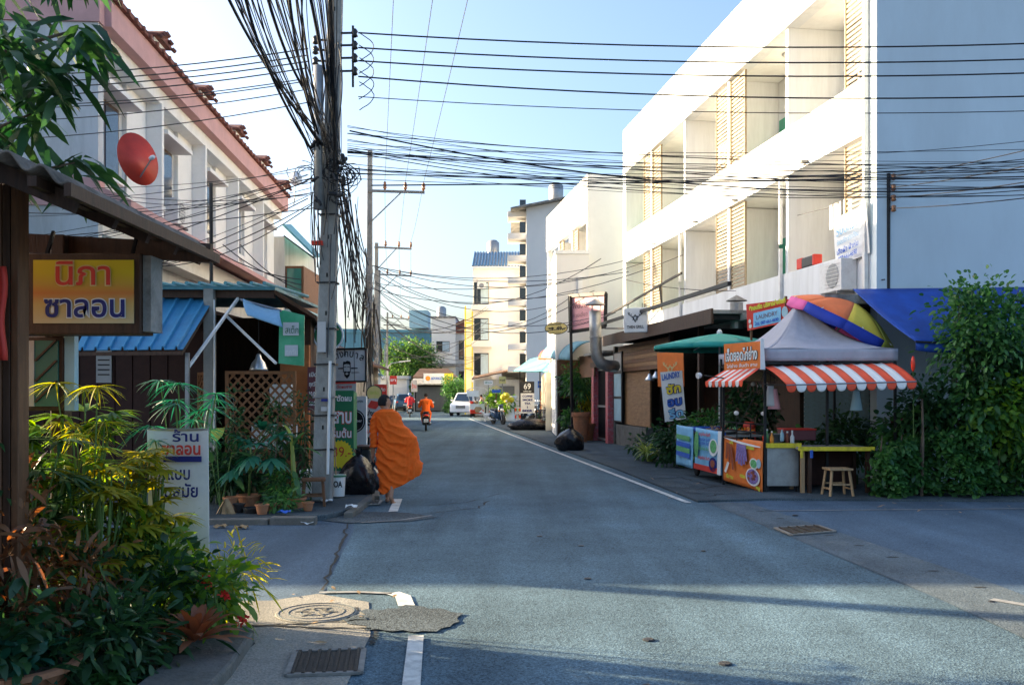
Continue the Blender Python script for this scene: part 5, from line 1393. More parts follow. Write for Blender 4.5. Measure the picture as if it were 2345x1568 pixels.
t, A, B, D = hang('menu_banner', 'narrow faded green and blue banner at the far end of the stall', 1548,1586,972,978,1062,1072,18.6,17.7,'sky_print',3)
for k, (y, c) in enumerate(((.72,'food_green'),(.55,'blue_print'),(.42,'food_green'),(.3,'blue_print'))): bshape(t, 'wash', c, A, B, D, [(.08,y-.05),(.9,y-.08),(.92,y+.04),(.1,y+.06)])
# counter carts behind the banners
ct = thing('food_cart', 'steel food cart with blue edge behind the white banner', 'cart', (4.0,17.4,.03))
mb = MB(); mb.add([(3.62,17.6,.9),(3.86,16.5,.9),(4.6,16.6,.9),(4.5,18.4,.9),(3.55,18.4,.9)], [(0,1,2,3,4)]); mb.build('top', 'galv', ct, sol=.03)
mb = MB(); mb.tube([(3.86,16.52,.94),(3.6,17.6,.97),(3.45,18.5,.97),(4.4,18.6,.97)], .035, 8); mb.build('rim', 'blue_print', ct)
mb = MB(); mb.box(3.75,4.5,16.9,18.3,.2,.86); mb.build('body', 'black_metal', ct)
for p in ((3.7,18.2),(4.4,18.2),(3.95,16.7)):
    mb = MB(); mb.lathe([(.13,-.03),(.16,-.02),(.16,.02),(.13,.03)], (p[0],p[1],.19), 14, (1,.1,0)); mb.build('wheel', 'rubber', ct)
ck = thing('food_counter', 'steel fronted counter with yellow taped edge in the stall', 'counter', (4.6,15.3,.03))
a, b = V(1756,1022,15.25), V(1828,1112,15.25)
mb = MB(); mb.box(a.x,b.x,15.25,15.32,b.z,a.z); mb.build('front', 'galv', ck)
mb = MB(); mb.box(a.x-.02,b.x+.02,15.22,16.3,a.z,a.z+.03); mb.build('top', 'black_metal', ck)
mb = MB(); mb.box(a.x-.03,b.x+.03,15.19,15.217,a.z-.02,a.z+.06); mb.build('tape', 'tape_yellow', ck)
for x in (a.x+.02,b.x-.02):
    mb = MB(); mb.bar((x,15.30,.03),(x,15.30,a.z), .03); mb.build('leg', 'black_metal', ck)
    mb = MB(); mb.bar((x,16.2,.03),(x,16.2,a.z), .03); mb.build('leg', 'black_metal', ck)
rc = thing('red_cool_box', 'long dark red box lying on the stall counter', 'box', V(1850,1005,16.0))
a, b = V(1795,985,15.9), V(1868,1008,15.9); mb = MB(); mb.box(a.x,b.x,15.9,16.3,b.z,a.z); mb.build('body', 'maroon_print', rc, bev=.015)
mb = MB(); mb.box(a.x-.01,b.x+.01,15.89,16.31,a.z+.002,a.z+.03); mb.build('lid', 'red_print', rc, bev=.01)
bo_ = thing('water_bottle', 'small clear blue bottle on the stall counter', 'bottle', V(1790,1008,15.5))
mb = MB(); mb.lathe([(.03,0),(.033,.02),(.033,.13),(.012,.17),(.012,.2),(0,.2)], V(1790,1010,15.5), 12); mb.build('bottle', 'panel_blue', bo_, smooth=True)
tb = thing('table', 'dark table with yellow taped edge beside the hedge', 'table', (5.5,15.1,.03))
a, b = V(1830,1024,15.0), V(1998,1032,15.0)
mb = MB(); mb.box(a.x,b.x,15.0,15.8,a.z-.04,a.z); mb.build('top', 'mould', tb)
mb = MB(); mb.box(a.x-.02,b.x+.02,14.965,14.997,a.z-.055,a.z+.012); mb.build('tape', 'tape_yellow', tb)
for x, y in ((a.x+.08,15.1),(a.x+.19,15.08),(b.x-.05,15.1),(a.x+.08,15.7),(b.x-.05,15.7)):
    mb = MB(); mb.bar((x,y,.03),(x,y,a.z-.042), .06, .06); mb.build('leg', 'dark_wood' if x != a.x+.08 else 'raw_wood', tb)
mb = MB(); mb.box(a.x+.2,b.x-.08,15.72,15.75,.1,a.z-.06); mb.build('back_panel', 'red_brown_wall', tb)
for k, x in enumerate((a.x+.0,a.x+.16)):
    mb = MB(); mb.grid(lambda u, v: Vector((x+.05*u, 14.955-.01*math.sin(u*4), a.z-.04-.13*v)), 3, 3); mb.build('tape_end', 'tape_yellow' if k == 0 else 'blue_print', tb, sol=.004)
stool('pale wooden stool standing under the table beside the hedge', V(1917,1138,14.75), .34, .48, 'raw_wood', .05, .05)
# rainbow umbrella leaning over the tent
um = thing('parasol', 'tilted parasol with orange yellow and blue panels on top of the tent', 'umbrella', V(1922,760,16.2))
ax = Vector((.46,-.16,.87)).normalized(); uc = V(1928,738,16.5); e1 = Vector((-1,0,0)); e1 = (e1 - ax*e1.dot(ax)).normalized(); e2 = ax.cross(e1)
cols = ['canvas_orange','canvas_orange','canvas_yellow','canvas_lime','canvas_blue','canvas_pink','canvas_blue','canvas_pink']; fcol = ['canvas_pink','canvas_blue','canvas_blue','canvas_lime','canvas_blue','canvas_pink','canvas_blue','canvas_pink']
for k in range(8):
    def fn(u, v):
        a = (k+u)*math.pi/4 - .3; sag = 1 - .05*math.sin(math.pi*u)*v
        return uc + (e1*math.cos(a)+e2*math.sin(a))*(1.02*v*sag) + ax*(.40*(1-v**1.8))
    mb = MB(); mb.grid(fn, 6, 8)
    mb.build('panel', cols[k], um, smooth=True, sol=.006)
    mb = MB(); mb.grid(lambda u, v: fn(u,1) - ax*(.17+.03*math.sin(math.pi*u))*v, 6, 2); mb.build('flap', fcol[k], um, smooth=True, sol=.006)
    mb = MB(); a = k*math.pi/4; mb.tube([uc+ax*.34, uc+(e1*math.cos(a)+e2*math.sin(a))*1.0], .008, 5); mb.build('rib', 'white_metal', um)
mb = MB(); mb.tube([uc+ax*.42, uc-ax*.9], .018, 8); mb.build('pole', 'white_metal', um)
# teal umbrella
tu = thing('parasol', 'flat teal parasol in front of the timber shop', 'umbrella', V(1647,1000,19.2))
uc2 = V(1647,793,19.2); 
for k in range(8):
    def fn(u, v):
        a = (k+u)*math.pi/4 + .2; return uc2 + Vector((math.cos(a)*1.42*v*(1-.04*math.sin(math.pi*u)*v), math.sin(a)*1.42*v, .27*(1-v**1.2)))
    mb = MB(); mb.grid(fn, 5, 6); mb.grid(lambda u, v: fn(u,1) - UZ*.08*v, 5, 1); mb.build('panel', 'canvas_teal', tu, smooth=True, sol=.006)
    a = k*math.pi/4+.2; mb = MB(); mb.tube([uc2+UZ*.22, uc2+Vector((math.cos(a)*1.38,math.sin(a)*1.38,-.02))], .01, 5); mb.build('rib', 'white_metal', tu)
mb = MB(); mb.tube([uc2+UZ*.36, Vector((uc2.x,uc2.y,.03))], .02, 8); mb.build('pole', 'white_metal', tu)
mb = MB(); mb.lathe([(.06,.26),(.06,.31),(.02,.36)], uc2, 10); mb.build('cap', 'white_plastic', tu)
# laundry sign
ls_ = thing('laundry_sign', 'red laundry sign with telephone number above the teal parasol', 'sign', V(1765,760,17.6))
A, B, C_, D_ = V(1711,757,18.2), V(1808,736,17.2), V(1812,684,17.2), V(1708,697,18.2)
board(ls_, 'panel', 'red_print', A, B, C_, D_, .04)
bshape(ls_, 'white_field', 'sky_print', A, B, D_, [(.15,.06),(.8,.06),(.82,.6),(.17,.6)])
btext(ls_, 'ซักอบรีด บริการส่งถึงที่', A, B, D_, .5, .72, .16, .86, 'lime_print', .05)
btext(ls_, 'LAUNDRY', A, B, D_, .49, .33, .17, .5, 'maroon_print', .0, .012)
btext(ls_, 'โทร. 087-661-4690', A, B, D_, .48, .12, .12, .56, 'blue_print', .04, .012)
bshape(ls_, 'washer_picture', 'panel_blue', A, B, D_, disc(.9,.38,.07,.2)); bshape(ls_, 'round_mark', 'shell_white', A, B, D_, disc(.07,.33,.03,.08)); bshape(ls_, 'round_mark', 'shell_white', A, B, D_, disc(.08,.14,.035,.08))
for x in (.08,.9):
    p = onboard(A,B,D_,x,0); mb = MB(); mb.bar(p-UZ*.5+Vector((.02,.03,0)), p+UZ*.5+Vector((.02,.03,0)), .04); mb.build('post', 'brown_wood', ls_)
# ---- timber grill shop along the right side (front runs parallel to the white building, 1.4 m in front of it)
gs = thing('grill_shop', 'timber fronted grill shop with flat dark roof along the pavement', 'shop', RB(8,1.4,.03))
def gpart(name, mat, *boxes, parent=gs, **k): return wpart(name, mat, *boxes, parent=parent, **k)
gpart('roof', 'mould', (3.4,13.2,.2,1.75,3.42,3.5))
gpart('fascia', 'dark_wood', (3.4,13.2,1.751,1.80,3.2,3.53))
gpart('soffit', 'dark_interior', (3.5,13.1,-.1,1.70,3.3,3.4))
gpart('back_wall', 'dark_wood', (3.3,17,-.29,-.2,0,3.28))
gpart('upper_panel', 'panel_wood', (7.5,12.8,1.3,1.36,2.35,3.18))
gpart('lower_panel', 'panel_wood', (9.6,12.3,1.25,1.3,.7,2.34))
for k in range(7): gpart('plank', 'panel_wood' if k % 2 else 'brown_wood', (7.5,12.8,1.361,1.385,2.36+k*.117,2.465+k*.117))
gpart('plinth', 'kerb', (9.6,12.9,1.2,1.42,0,.68))
for t0 in (5.2,7.4): gpart('post', 'dark_wood', (t0,t0+.12,1.3,1.42,0,3.28))
w_ = gpart('window', 'black_metal', (12.2,13.2,1.38,1.42,.75,3.0))
for k, (z0, z1) in enumerate(((.8,1.5),(1.58,2.3),(2.4,2.95))): gpart('pane', 'panel_blue' if k < 2 else 'paper', (12.28,13.12,1.421,1.432,z0,z1), parent=w_)
gpart('end_wall', 'kerb', (13.1,13.25,-.1,1.42,0,3.2))
gt = thing('steel_gate', 'dark barred gate between red mosaic columns', 'gate', RB(13.9,1.5,.03))
for t0, m in ((13.28,'pink_mosaic'),(15.3,'pink_mosaic')):
    if 'pink_mosaic' not in MT: M('pink_mosaic', (.55,.10,.11), .5, .5, 30, .2, 40, dirt=(.35,.3,.34), dscale=14, damt=.8)
    mb = MB(); rbox(mb, t0, t0+.32, 1.3, 1.6, .03, 2.55); mb.build('column', m, gt, bev=.01)
mb = MB(); rbox(mb, 13.6,15.3,1.40,1.46,2.45,2.52); rbox(mb, 13.6,15.3,1.40,1.46,1.2,1.27); rbox(mb, 13.6,15.3,1.40,1.46,.08,.15); mb.build('frame', 'grey_metal', gt)
for k in range(13): 
    mb = MB(); rbox(mb, 13.65+k*.13,13.68+k*.13,1.41,1.44,.1,2.45); mb.build('bar', 'black_metal', gt)
mb = MB(); rbox(mb, 13.6,15.3,1.25,1.28,.05,2.5); mb.build('backing', 'dark_interior', gt)
gpart('gate_lintel', 'dark_wood', (13.26,15.7,1.0,1.62,2.58,2.75))
gpart('gate_board', 'brown_wood', (15.2,17.6,1.55,1.6,2.25,3.05))
gpart('gate_canopy', 'mould', (13.3,16.2,.9,1.75,3.0,3.08))
gpart('sign_beam', 'black_metal', (2.0,13.5,1.9,1.98,3.86,3.94))
# duct with hat
dk = thing('exhaust_duct', 'galvanised kitchen exhaust pipe with a conical hat', 'duct', V(1364,850,29))
y0 = 28.6
mb = MB(); mb.tube([V(1408,838,y0+.3),V(1392,838,y0),V(1376,832,y0),V(1367,818,y0),V(1364,800,y0),V(1363,760,y0),V(1362,712,y0)], .19, 14); mb.build('pipe', 'galv', dk, smooth=True)
mb = MB(); mb.lathe([(.2,-.02),(.21,.0),(.2,.02)], V(1364,772,y0), 14); mb.build('joint_ring', 'galv', dk)
c = V(1362,698,y0); mb = MB(); mb.lathe([(.33,0),(.30,.03),(.0,.2)], c, 16); mb.build('hat', 'galv', dk)
for a in range(3): 
    mb = MB(); p = c + Vector((.17*math.cos(a*2.1),.17*math.sin(a*2.1),0)); mb.bar(p-UZ*.2, p+UZ*.03, .02); mb.build('stay', 'galv', dk)
dk = thing('roof_vent', 'short vent pipe with a flat conical hat on the timber shop roof', 'duct', V(1688,720,20.5))
c = V(1686,722,20.5); mb = MB(); mb.lathe([(.15,-.3),(.15,.28)], c, 12); mb.build('pipe', 'galv', dk)
mb = MB(); mb.lathe([(.24,.32),(.22,.34),(.0,.46)], c, 14); mb.build('hat', 'mould', dk)
# hanging deer sign
tg = thing('grill_sign', 'white hanging sign with antler emblem', 'sign', V(1454,762,25))
A, B, D_ = V(1428,762,25), V(1482,760,24.6), V(1427,706,25); C_ = B + (D_-A)
board(tg, 'panel', 'white_print', A, B, C_, D_, .12, bev=.02)
def stroke(parent, A, B, D, pts, w, mat='black_print', name='emblem_line', lift=.008):
    for (x0,y0),(x1,y1) in zip(pts[:-1], pts[1:]):
        dx, dy = x1-x0, y1-y0; l = math.hypot(dx,dy) or 1; nx, ny = -dy/l*w/2, dx/l*w/2
        bshape(parent, name, mat, A, B, D, [(x0+nx,y0+ny),(x0-nx,y0-ny),(x1-nx,y1-ny),(x1+nx,y1+ny)], lift)
def antlers(parent, A, B, D, ox, oy, s, mat):
    def P(l): return [(ox+x*s, oy+y*s) for x, y in l]
    for sg in (-1,1):
        stroke(parent,A,B,D,P([(0,-.55),(sg*-.35,.25),(0,.25)]),.05*s+.01,mat)
        stroke(parent,A,B,D,P([(sg*.1,-.2),(sg*.55,.3),(sg*.95,.55),(sg*1.0,.85)]),.06*s+.01,mat)
        stroke(parent,A,B,D,P([(sg*.6,.32),(sg*.55,.62)]),.05*s+.01,mat); stroke(parent,A,B,D,P([(sg*.85,.5),(sg*.78,.8)]),.05*s+.01,mat)
        stroke(parent,A,B,D,P([(sg*.35,-.25),(0,.5)]),.05*s+.01,mat)
    stroke(parent,A,B,D,P([(-.38,-.2),(.38,-.2)]),.05*s+.01,mat)
antlers(tg, A, B, D_, .5, .58, .3, 'black_print')
btext(tg, 'THEN GRILL', A, B, D_, .5, .17, .12, .72, 'black_print', .03)
for x in (.2,.8):
    p = onboard(A,B,D_,x,1); mb = MB(); mb.bar(p, p+UZ*.12, .02); mb.build('hanger', 'black_metal', tg)
# shop banners
bb = thing('deer_banner', 'orange banner with antler emblem on the timber shop', 'banner', V(1536,880,22))
A, B, D_ = V(1506,885,22), V(1566,885,21), V(1504,808,22); C_ = B + (D_-A)
board(bb, 'sheet', 'orange_print', A, B, C_, D_, .01); antlers(bb, A, B, D_, .5, .5, .26, 'gold_print')
bb = thing('laundry_flag', 'tall white laundry banner with stacked yellow and blue Thai words', 'banner', V(1540,965,20.6))
A, B, D_ = V(1522,966,20.9), V(1570,958,20.5), V(1511,852,20.9); C_ = V(1561,848,20.5)
board(bb, 'sheet', 'white_print', A, B, C_, D_, .012)
btext(bb, 'LAUNDRY', A, B, D_, .5, .83, .12, .86, 'blue_print', .03)
for k, (s, y, m) in enumerate((('ซัก',.54,'yellow_print'),('อบ',.29,'blue_print'),('รีด',.05,'sky_print'))):
    btext(bb, s, A, B, D_, .56, y, .17, .72, 'navy_print', .09, .004); btext(bb, s, A, B, D_, .56, y, .17, .70, m, .03, .009)
# twin lamps on the timber shop
for k, (px, py) in enumerate(((1487,866),(1502,861))):
    t = thing('wall_lamp', ('left','right')[k] + ' one of two small metal cone lamps on the timber shop', 'lamp', V(px,py,24)); c = V(px,py,24)
    mb = MB(); mb.lathe([(.13,-.06),(.11,-.02),(.05,.06),(.03,.12)], c, 14); mb.build('shade', 'aluminium', t, smooth=True, sol=.006)
    mb = MB(); mb.tube([c+UZ*.11, c+UZ*.18, c+Vector((.15,.12,.2))], .012, 5); mb.build('arm', 'black_metal', t)
# spot lamp with three bulbs under the parasol
t = thing('basket_lamp', 'wicker basket lamp with bare bulbs under the teal parasol', 'lamp', V(1735,890,19)); c = V(1738,872,19.6)
mb = MB(); mb.lathe([(.35,0),(.36,.03),(.2,.14),(.02,.2)], c, 16); mb.build('basket', 'raw_wood', t)
for k in range(3):
    mb = MB(); mb.ell(c + Vector((-.15+.14*k,-.05,-.07-.04*(k%2))), .05, 10, 8); mb.build('bulb', 'bulb_glass', t, smooth=True)
# ---- pink sign and arrow sign on a pole
pk = thing('pink_sign', 'pink framed Thai sign on a tall black pole', 'sign', V(1318,1000,33))
A, B, D_ = V(1306,760,33), V(1385,748,31.6), V(1304,678,33); C_ = V(1387,672,31.6)
board(pk, 'panel', 'pink_print', A, B, C_, D_, .08)
for p, q in ((A,B),(B,C_),(C_,D_),(D_,A)):
    mb = MB(); mb.bar(p, q, .12, .12, Vector((0,1,0))); mb.build('frame', 'black_metal', pk)
btext(pk, 'พี่อ้วน', A, B, D_, .3, .62, .17, .42, 'maroon_print', .0); btext(pk, 'ก๋วยเตี๋ยว', A, B, D_, .3, .38, .11, .42, 'maroon_print', -.01); btext(pk, 'แกงเขียวหวาน', A, B, D_, .35, .15, .11, .5, 'maroon_print', -.01)
pp = V(1310,1000,32.9); mb = MB(); mb.tube([Vector((pp.x,32.9,.03)), V(1306,678,32.9)], .055, 8); mb.build('pole', 'black_metal', pk)
mb = MB(); mb.bar(V(1385,725,31.5), V(1560,625,26.5), .06); mb.build('tie_bar', 'black_metal', pk)
mb = MB(); mb.bar(V(1510,650,28), V(1515,700,27.9), .05); mb.build('tie_post', 'black_metal', pk)
mb = MB(); mb.bar(V(1385,752,31.5), V(1430,752,29.5), .05); mb.build('tie_bar', 'black_metal', pk)
ov = thing('arrow_sign', 'yellow oval sign with an arrow and 49 on the black pole', 'sign', V(1273,765,32.8))
A, B, D_ = V(1247,766,32.8), V(1300,765,32.8), V(1247,738,32.8)
bshape(ov, 'rim', 'black_metal', A, B, D_, disc(.5,.5,.5,.5,28), 0, .06); bshape(ov, 'panel', 'yellow_sign', A, B, D_, disc(.5,.5,.47,.45,28), .008)
btext(ov, '49.-', A, B, D_, .68, .36, .3, .38, 'black_print', .04, .014); btext(ov, 'ราคาพิเศษ', A, B, D_, .5, .74, .13, .4, 'black_print', 0, .014); btext(ov, 'ทุกจาน', A, B, D_, .5, .1, .13, .36, 'black_print', 0, .014)
bshape(ov, 'arrow', 'black_print', A, B, D_, [(.16,.43),(.3,.43),(.3,.34),(.42,.49),(.3,.64),(.3,.55),(.16,.55)], .014)
mb = MB(); mb.bar(V(1299,745,32.85), V(1308,742,32.9), .04); mb.build('bracket', 'black_metal', ov); mb = MB(); mb.bar(V(1299,759,32.85), V(1308,760,32.9), .04); mb.build('bracket', 'black_metal', ov)
# ---- awnings and shops between gate and the far blocks
gy = thing('arched_awning', 'grey blue barrel awning behind the black pole', 'awning', V(1320,800,34.5))
def barrel(u, v): 
    Y = 33.8+5.0*u; a = v*1.5; return V(1362,828,33.2) .lerp(V(1288,822,38.5), u) + Vector((-.9*math.sin(a)*1.0, 0, .75*math.cos(a)))
mb = MB(); mb.grid(barrel, 8, 8); mb.build('sheet', 'wall_blue', gy, smooth=True, sol=.03)
ra = thing('red_awning', 'small red arched awning in the row of shops', 'awning', V(1275,820,42))
mb = MB(); mb.grid(lambda u, v: V(1253,826,44).lerp(V(1290,826,41),u) + Vector((-.45*math.sin(v*1.5)-.0,0,.55*math.cos(v*1.5))), 8, 8); mb.build('sheet', 'stripe_red', ra, smooth=True, sol=.03)
ga = thing('green_canopy', 'dark green sheet canopy on thin posts', 'canopy', V(1215,850,46))
mb = MB(); mb.add([V(1175,850,50),V(1255,852,43),V(1262,812,45),V(1215,822,51)], [(0,1,2,3)]); mb.build('sheet', 'teal_sheet', ga, sol=.06)
for px, Y in ((1190,46),(1236,44)):
    p = V(px,850,Y); mb = MB(); mb.bar(Vector((p.x,Y,.03)), p, .06); mb.build('post', 'black_metal', ga)
rs = thing('row_shop', 'cream plastered shop in the row under the second white building', 'shop', (2.6,44,.03))
mb = MB(); mb.box(1.75,4.5,40,48,0,3.0); mb.build('wall', 'cream_wall', rs)
mb = MB(); mb.box(1.6,1.745,41,43.5,.1,2.2); mb.build('shutter', 'brown_wood', rs)
for k in range(4):
    mb = MB(); mb.box(1.5,1.73,40.2+k*1.9,40.5+k*1.9,.03,2.6); mb.build('pillar', 'cream_wall', rs)
bt_ = thing('brick_panel', 'red brick coloured wall panel with round wreath', 'wall', V(1262,925,47))
a, b = V(1238,895,47), V(1290,938,47); mb = MB(); mb.box(a.x,b.x,47,47.2,b.z,a.z); mb.build('panel', 'orange_wall', bt_)
for k in range(9):
    mb = MB(); mb.box(a.x+.01,b.x-.01,46.985,46.998,b.z+.05+k*.105,b.z+.065+k*.105); mb.build('joint', 'brown_wood', bt_)
c = V(1281,912,46.9); mb = MB(); n=18; mb.tube([c+Vector((.18*math.cos(2*math.pi*k/n),0,.18*math.sin(2*math.pi*k/n))) for k in range(n+1)], .04, 6); mb.build('wreath', 'stem_green', bt_)
sg_ = thing('shop_house', 'low grey shop house beside the parked pickup', 'shop', V(1140,900,66))
a, b = V(1085,870,68), V(1190,952,68); mb = MB(); mb.box(a.x,b.x,68,71.5,0,2.7); mb.build('wall', 'grey_wall', sg_)
mb = MB(); mb.add([V(1080,868,66.5),V(1200,842,66.5),V(1200,838,71),V(1085,862,71)], [(0,1,2,3)]); mb.build('roof', 'rust_sheet', sg_, sol=.08)
mb = MB(); mb.box(a.x+1.9,b.x-.4,67.9,67.995,.1,2.2); mb.build('shutter', 'shutter_grey', sg_)
# 69 sandwich board, barrier, column pedestal, wall pots
sx = thing('sandwich_board', 'tall black and white board headed 69', 'sign', V(1208,985,42))
A, B, D_ = V(1192,946,41.5), V(1223,946,41.5), V(1192,900,41.5); C_ = B + (D_-A)
board(sx, 'menu_panel', 'white_print', A, B, C_, D_, .06)
for k, s in enumerate(('COFFEE','SMOKE','TEA','&','BEER')): btext(sx, s, A, B, D_, .5, .80-k*.18, .11, .75 if len(s) > 3 else (.45 if len(s) == 3 else .1), 'navy_print', .04)
A2, B2_, D2 = V(1191,900,41.5), V(1223,900,41.5), V(1191,873,41.5); board(sx, 'header', 'black_print', A2, B2_, B2_+(D2-A2), D2, .06)
btext(sx, '69', A2, B2_, D2, .5, .35, .5, .5, 'white_print', .01); btext(sx, 'coffee bar', A2, B2_, D2, .5, .12, .12, .6, 'white_print')
for x in (.04,.96):
    p = onboard(A,B,D_,x,0); mb = MB(); mb.bar(Vector((p.x,41.55,.03)), p, .05); mb.build('leg', 'black_metal', sx)
bk = thing('barrier_post', 'red and white striped barrier frame by the sandwich board', 'barrier', V(1184,985,42.5))
for x in (1180,1190):
    for k in range(6):
        p = V(x,0,42.4); mb = MB(); mb.box(p.x-.04,p.x+.04,42.35,42.43,.03+k*.16,.185+k*.16); mb.build('band', 'stripe_red' if k % 2 else 'stripe_white', bk)
for z in (.45,.75,1.0):
    mb = MB(); mb.bar(V(1178,0,42.39)*1 - UZ*(V(1178,0,42.39).z-z), Vector((V(1192,0,42.39).x,42.39,z)), .05); mb.build('rail', 'stripe_white', bk)
cpn = thing('plaster_pedestal', 'white turned plaster pedestal beside the scooter', 'pedestal', V(1168,958,54))
mb = MB(); mb.lathe([(.42,0),(.42,.1),(.3,.2),(.22,.5),(.24,1.0),(.3,1.3),(.4,1.4),(.4,1.5)], Vector((V(1168,0,54).x,54,.03)), 16); mb.build('shaft', 'far_white', cpn, smooth=True)
yb = plant('flowering_shrub', 'shrub with round yellow lamps on the plaster pedestal', 'shrub', V(1163,925,54))
P, D = clumps(301, V(1160,925,54), (.5,.4,.5), 40, 10, .12); leaves('foliage', 'leaf_lush', yb, P, D, .22, .09, .3, .2, 'leaf', 301)
for px, py in ((1152,909),(1160,905),(1171,915),(1160,916)):
    mb = MB(); mb.ell(V(px,py,53.4), .17, 12, 8); mb.build('globe', 'yellow_print', yb, smooth=True)
# small plaque sign, umbrella stand far
bs = thing('blue_plaque', 'small blue plaque under a gable on a post far along the right', 'sign', V(1135,950,60))
a, b = V(1126,892,60), V(1146,899,60); mb = MB(); mb.box(a.x,b.x,60,60.1,b.z,a.z); mb.build('panel', 'blue_print', bs)
mb = MB(); mb.prism([(-.4,0),(.4,0),(0,.25)], V(1136,890,60), (1,0,0), UZ, .1); mb.build('gable', 'gold_print', bs)
mb = MB(); p = V(1136,900,60.05); mb.bar(Vector((p.x,60.05,.03)), p, .1); mb.build('post', 'brown_wood', bs)
# rubbish bags
def bag(label, c, r, seed, mat='bag_plastic', name='rubbish_bag', tie=True):
    t = thing(name, label, 'rubbish bag', c); rg = random.Random(seed); mb = MB(); c = Vector(c)
    n, m = 26, 18; ph = [rg.uniform(0,6.28) for _ in range(8)]
    for i in range(m+1):
        a = math.pi*i/m
        for j in range(n):
            th = 2*math.pi*j/n; k = 1 + .12*math.sin(3*th+ph[0]+2*a) + .09*abs(math.sin(4*th+ph[1]-3*a)) + .07*abs(math.sin(7*th+ph[2]+4*a)) + rg.uniform(-.05,.05)
            z = -math.cos(a)*r[2]; z = max(z, -r[2]*.72); top = max(0, (a-2.2)/.94)
            mb.v.append(tuple(c + Vector((math.sin(a)*math.cos(th)*r[0]*k*(1-.25*top), math.sin(a)*math.sin(th)*r[1]*k*(1-.25*top), z + r[2]*.72 + top*r[2]*.15))))
    for i in range(m):
        for j in range(n):
            k = (j+1) % n; mb.f.append((i*n+j,i*n+k,(i+1)*n+k,(i+1)*n+j)); mb.m.append(0)
    mb.build('sack', mat, t, smooth=True)
    if tie:
        top = c + UZ*r[2]*1.83; mb = MB()
        for k in range(6):
            a = k*1.05; mb.add([top-UZ*.05, top+Vector((math.cos(a)*.09,math.sin(a)*.09,.10+.03*(k%2))), top+Vector((math.cos(a+.9)*.08,math.sin(a+.9)*.08,.07))], [(0,1,2)])
        mb.build('knot', mat, t, sol=.006)
    return t
bag('big black rubbish bag beside the monk at the green banner', V(820,1140,14.6), (.26,.24,.38), 1)
bag('smaller black rubbish bag right of the big one', V(851,1135,15.2), (.2,.2,.26), 2)
bag('black rubbish bag at the kerb in front of the red column gate', V(1306,1033,26.5), (.38,.34,.36), 3)
bag('long black bag lying by the sandwich board', V(1215,985,41), (.85,.4,.3), 4, tie=False)
bag('small white plastic bag on the pavement by the terracotta pots', V(1262,978,43), (.3,.25,.2), 5, 'white_plastic', tie=False)
bag('white plastic bag beside the terracotta planter by the gate', V(1352,1005,33), (.26,.22,.3), 6, 'panel_blue', tie=False)
for k, (px, py, Y, r, h) in enumerate(((1330,1015,31,.3,1.0),(1344,1012,31.8,.28,.6),(1360,1008,32.3,.3,.5))):
    p = V(px,py,Y); p.z = .03; pot(('tall terracotta planter by the black sign pole','middle terracotta planter by the gate','terracotta planter against the red column')[k], p, r, h, group='planters by the gate')
# hanging greenery by the gate
hg = plant('hanging_vine', 'lit green vine hanging beside the red column', 'vine', V(1340,960,34)); 
P, D = clumps(311, V(1322,870,34.2), (.75,.6,.75), 110, 12, .12, .2); leaves('foliage', 'leaf_mid', hg, P, D, .16, .06, .4, .2, 'leaf', 311)
P, D = clumps(312, V(1343,905,34.6), (.3,.3,1.0), 60, 12, .09, .2); leaves('trailing_foliage', 'leaf_yellow_lit', hg, P, D, .14, .06, .5, .2, 'leaf', 312)
mb = MB(); p = V(1330,900,34.4); mb.tube([Vector((p.x,34.4,.03)), p], [.05,.03], 6); mb.build('stem', 'bark', hg)
# dining furniture silhouettes in front of the shops
for k, (px, py, Y) in enumerate(((1245,975,45),(1275,972,44),(1300,975,43))):
    c = V(px,py,Y); c.z = .03; t = thing('bench_table', ('left','middle','right')[k] + ' dark outdoor table on the shop terrace', 'table', c, 'tables on the terrace')
    mb = MB(); mb.obox(c+UZ*.74, (.45,0,0), (0,.35,0), (0,0,.02)); mb.build('top', 'dark_wood', t)
    for sx_ in (-1,1):
        mb = MB(); mb.obox(c+Vector((sx_*.38,0,.36)), (.03,0,0), (0,.3,0), (0,0,.36)); mb.build('leg', 'dark_wood', t)
    mb = MB(); mb.obox(c+Vector((0,-.55,.44)), (.42,0,0), (0,.12,0), (0,0,.02)); mb.build('bench', 'dark_wood', t)
    for sx_ in (-1,1):
        mb = MB(); mb.obox(c+Vector((sx_*.36,-.55,.21)), (.025,0,0), (0,.1,0), (0,0,.21)); mb.build('bench_leg', 'dark_wood', t)
rl = thing('terrace_rail', 'low dark rail with boxes around the shop terrace', 'railing', V(1265,975,42.5))
a, b = V(1228,0,42.6), V(1335,0,38.5)
for z in (.35,.6,.9):
    mb = MB(); mb.bar(Vector((a.x,a.y,z)), Vector((b.x,b.y,z)), .06); mb.build('rail', 'black_metal', rl)
for k in range(7):
    p = Vector((a.x,a.y,.03)).lerp(Vector((b.x,b.y,.03)), k/6); mb = MB(); mb.bar(p, p+UZ*.95, .06); mb.build('post', 'black_metal' if k != 1 else 'white_metal', rl)
for k in range(4):
    p = Vector((a.x,a.y,.03)).lerp(Vector((b.x,b.y,.03)), .15+k*.22)+Vector((.1,.2,0)); P, D = clumps(320+k, p+UZ*.45, (.5,.25,.3), 26, 9, .1); leaves('planting', 'leaf_dark', rl, P, D, .15, .06, .3, .2, 'leaf', 320+k)
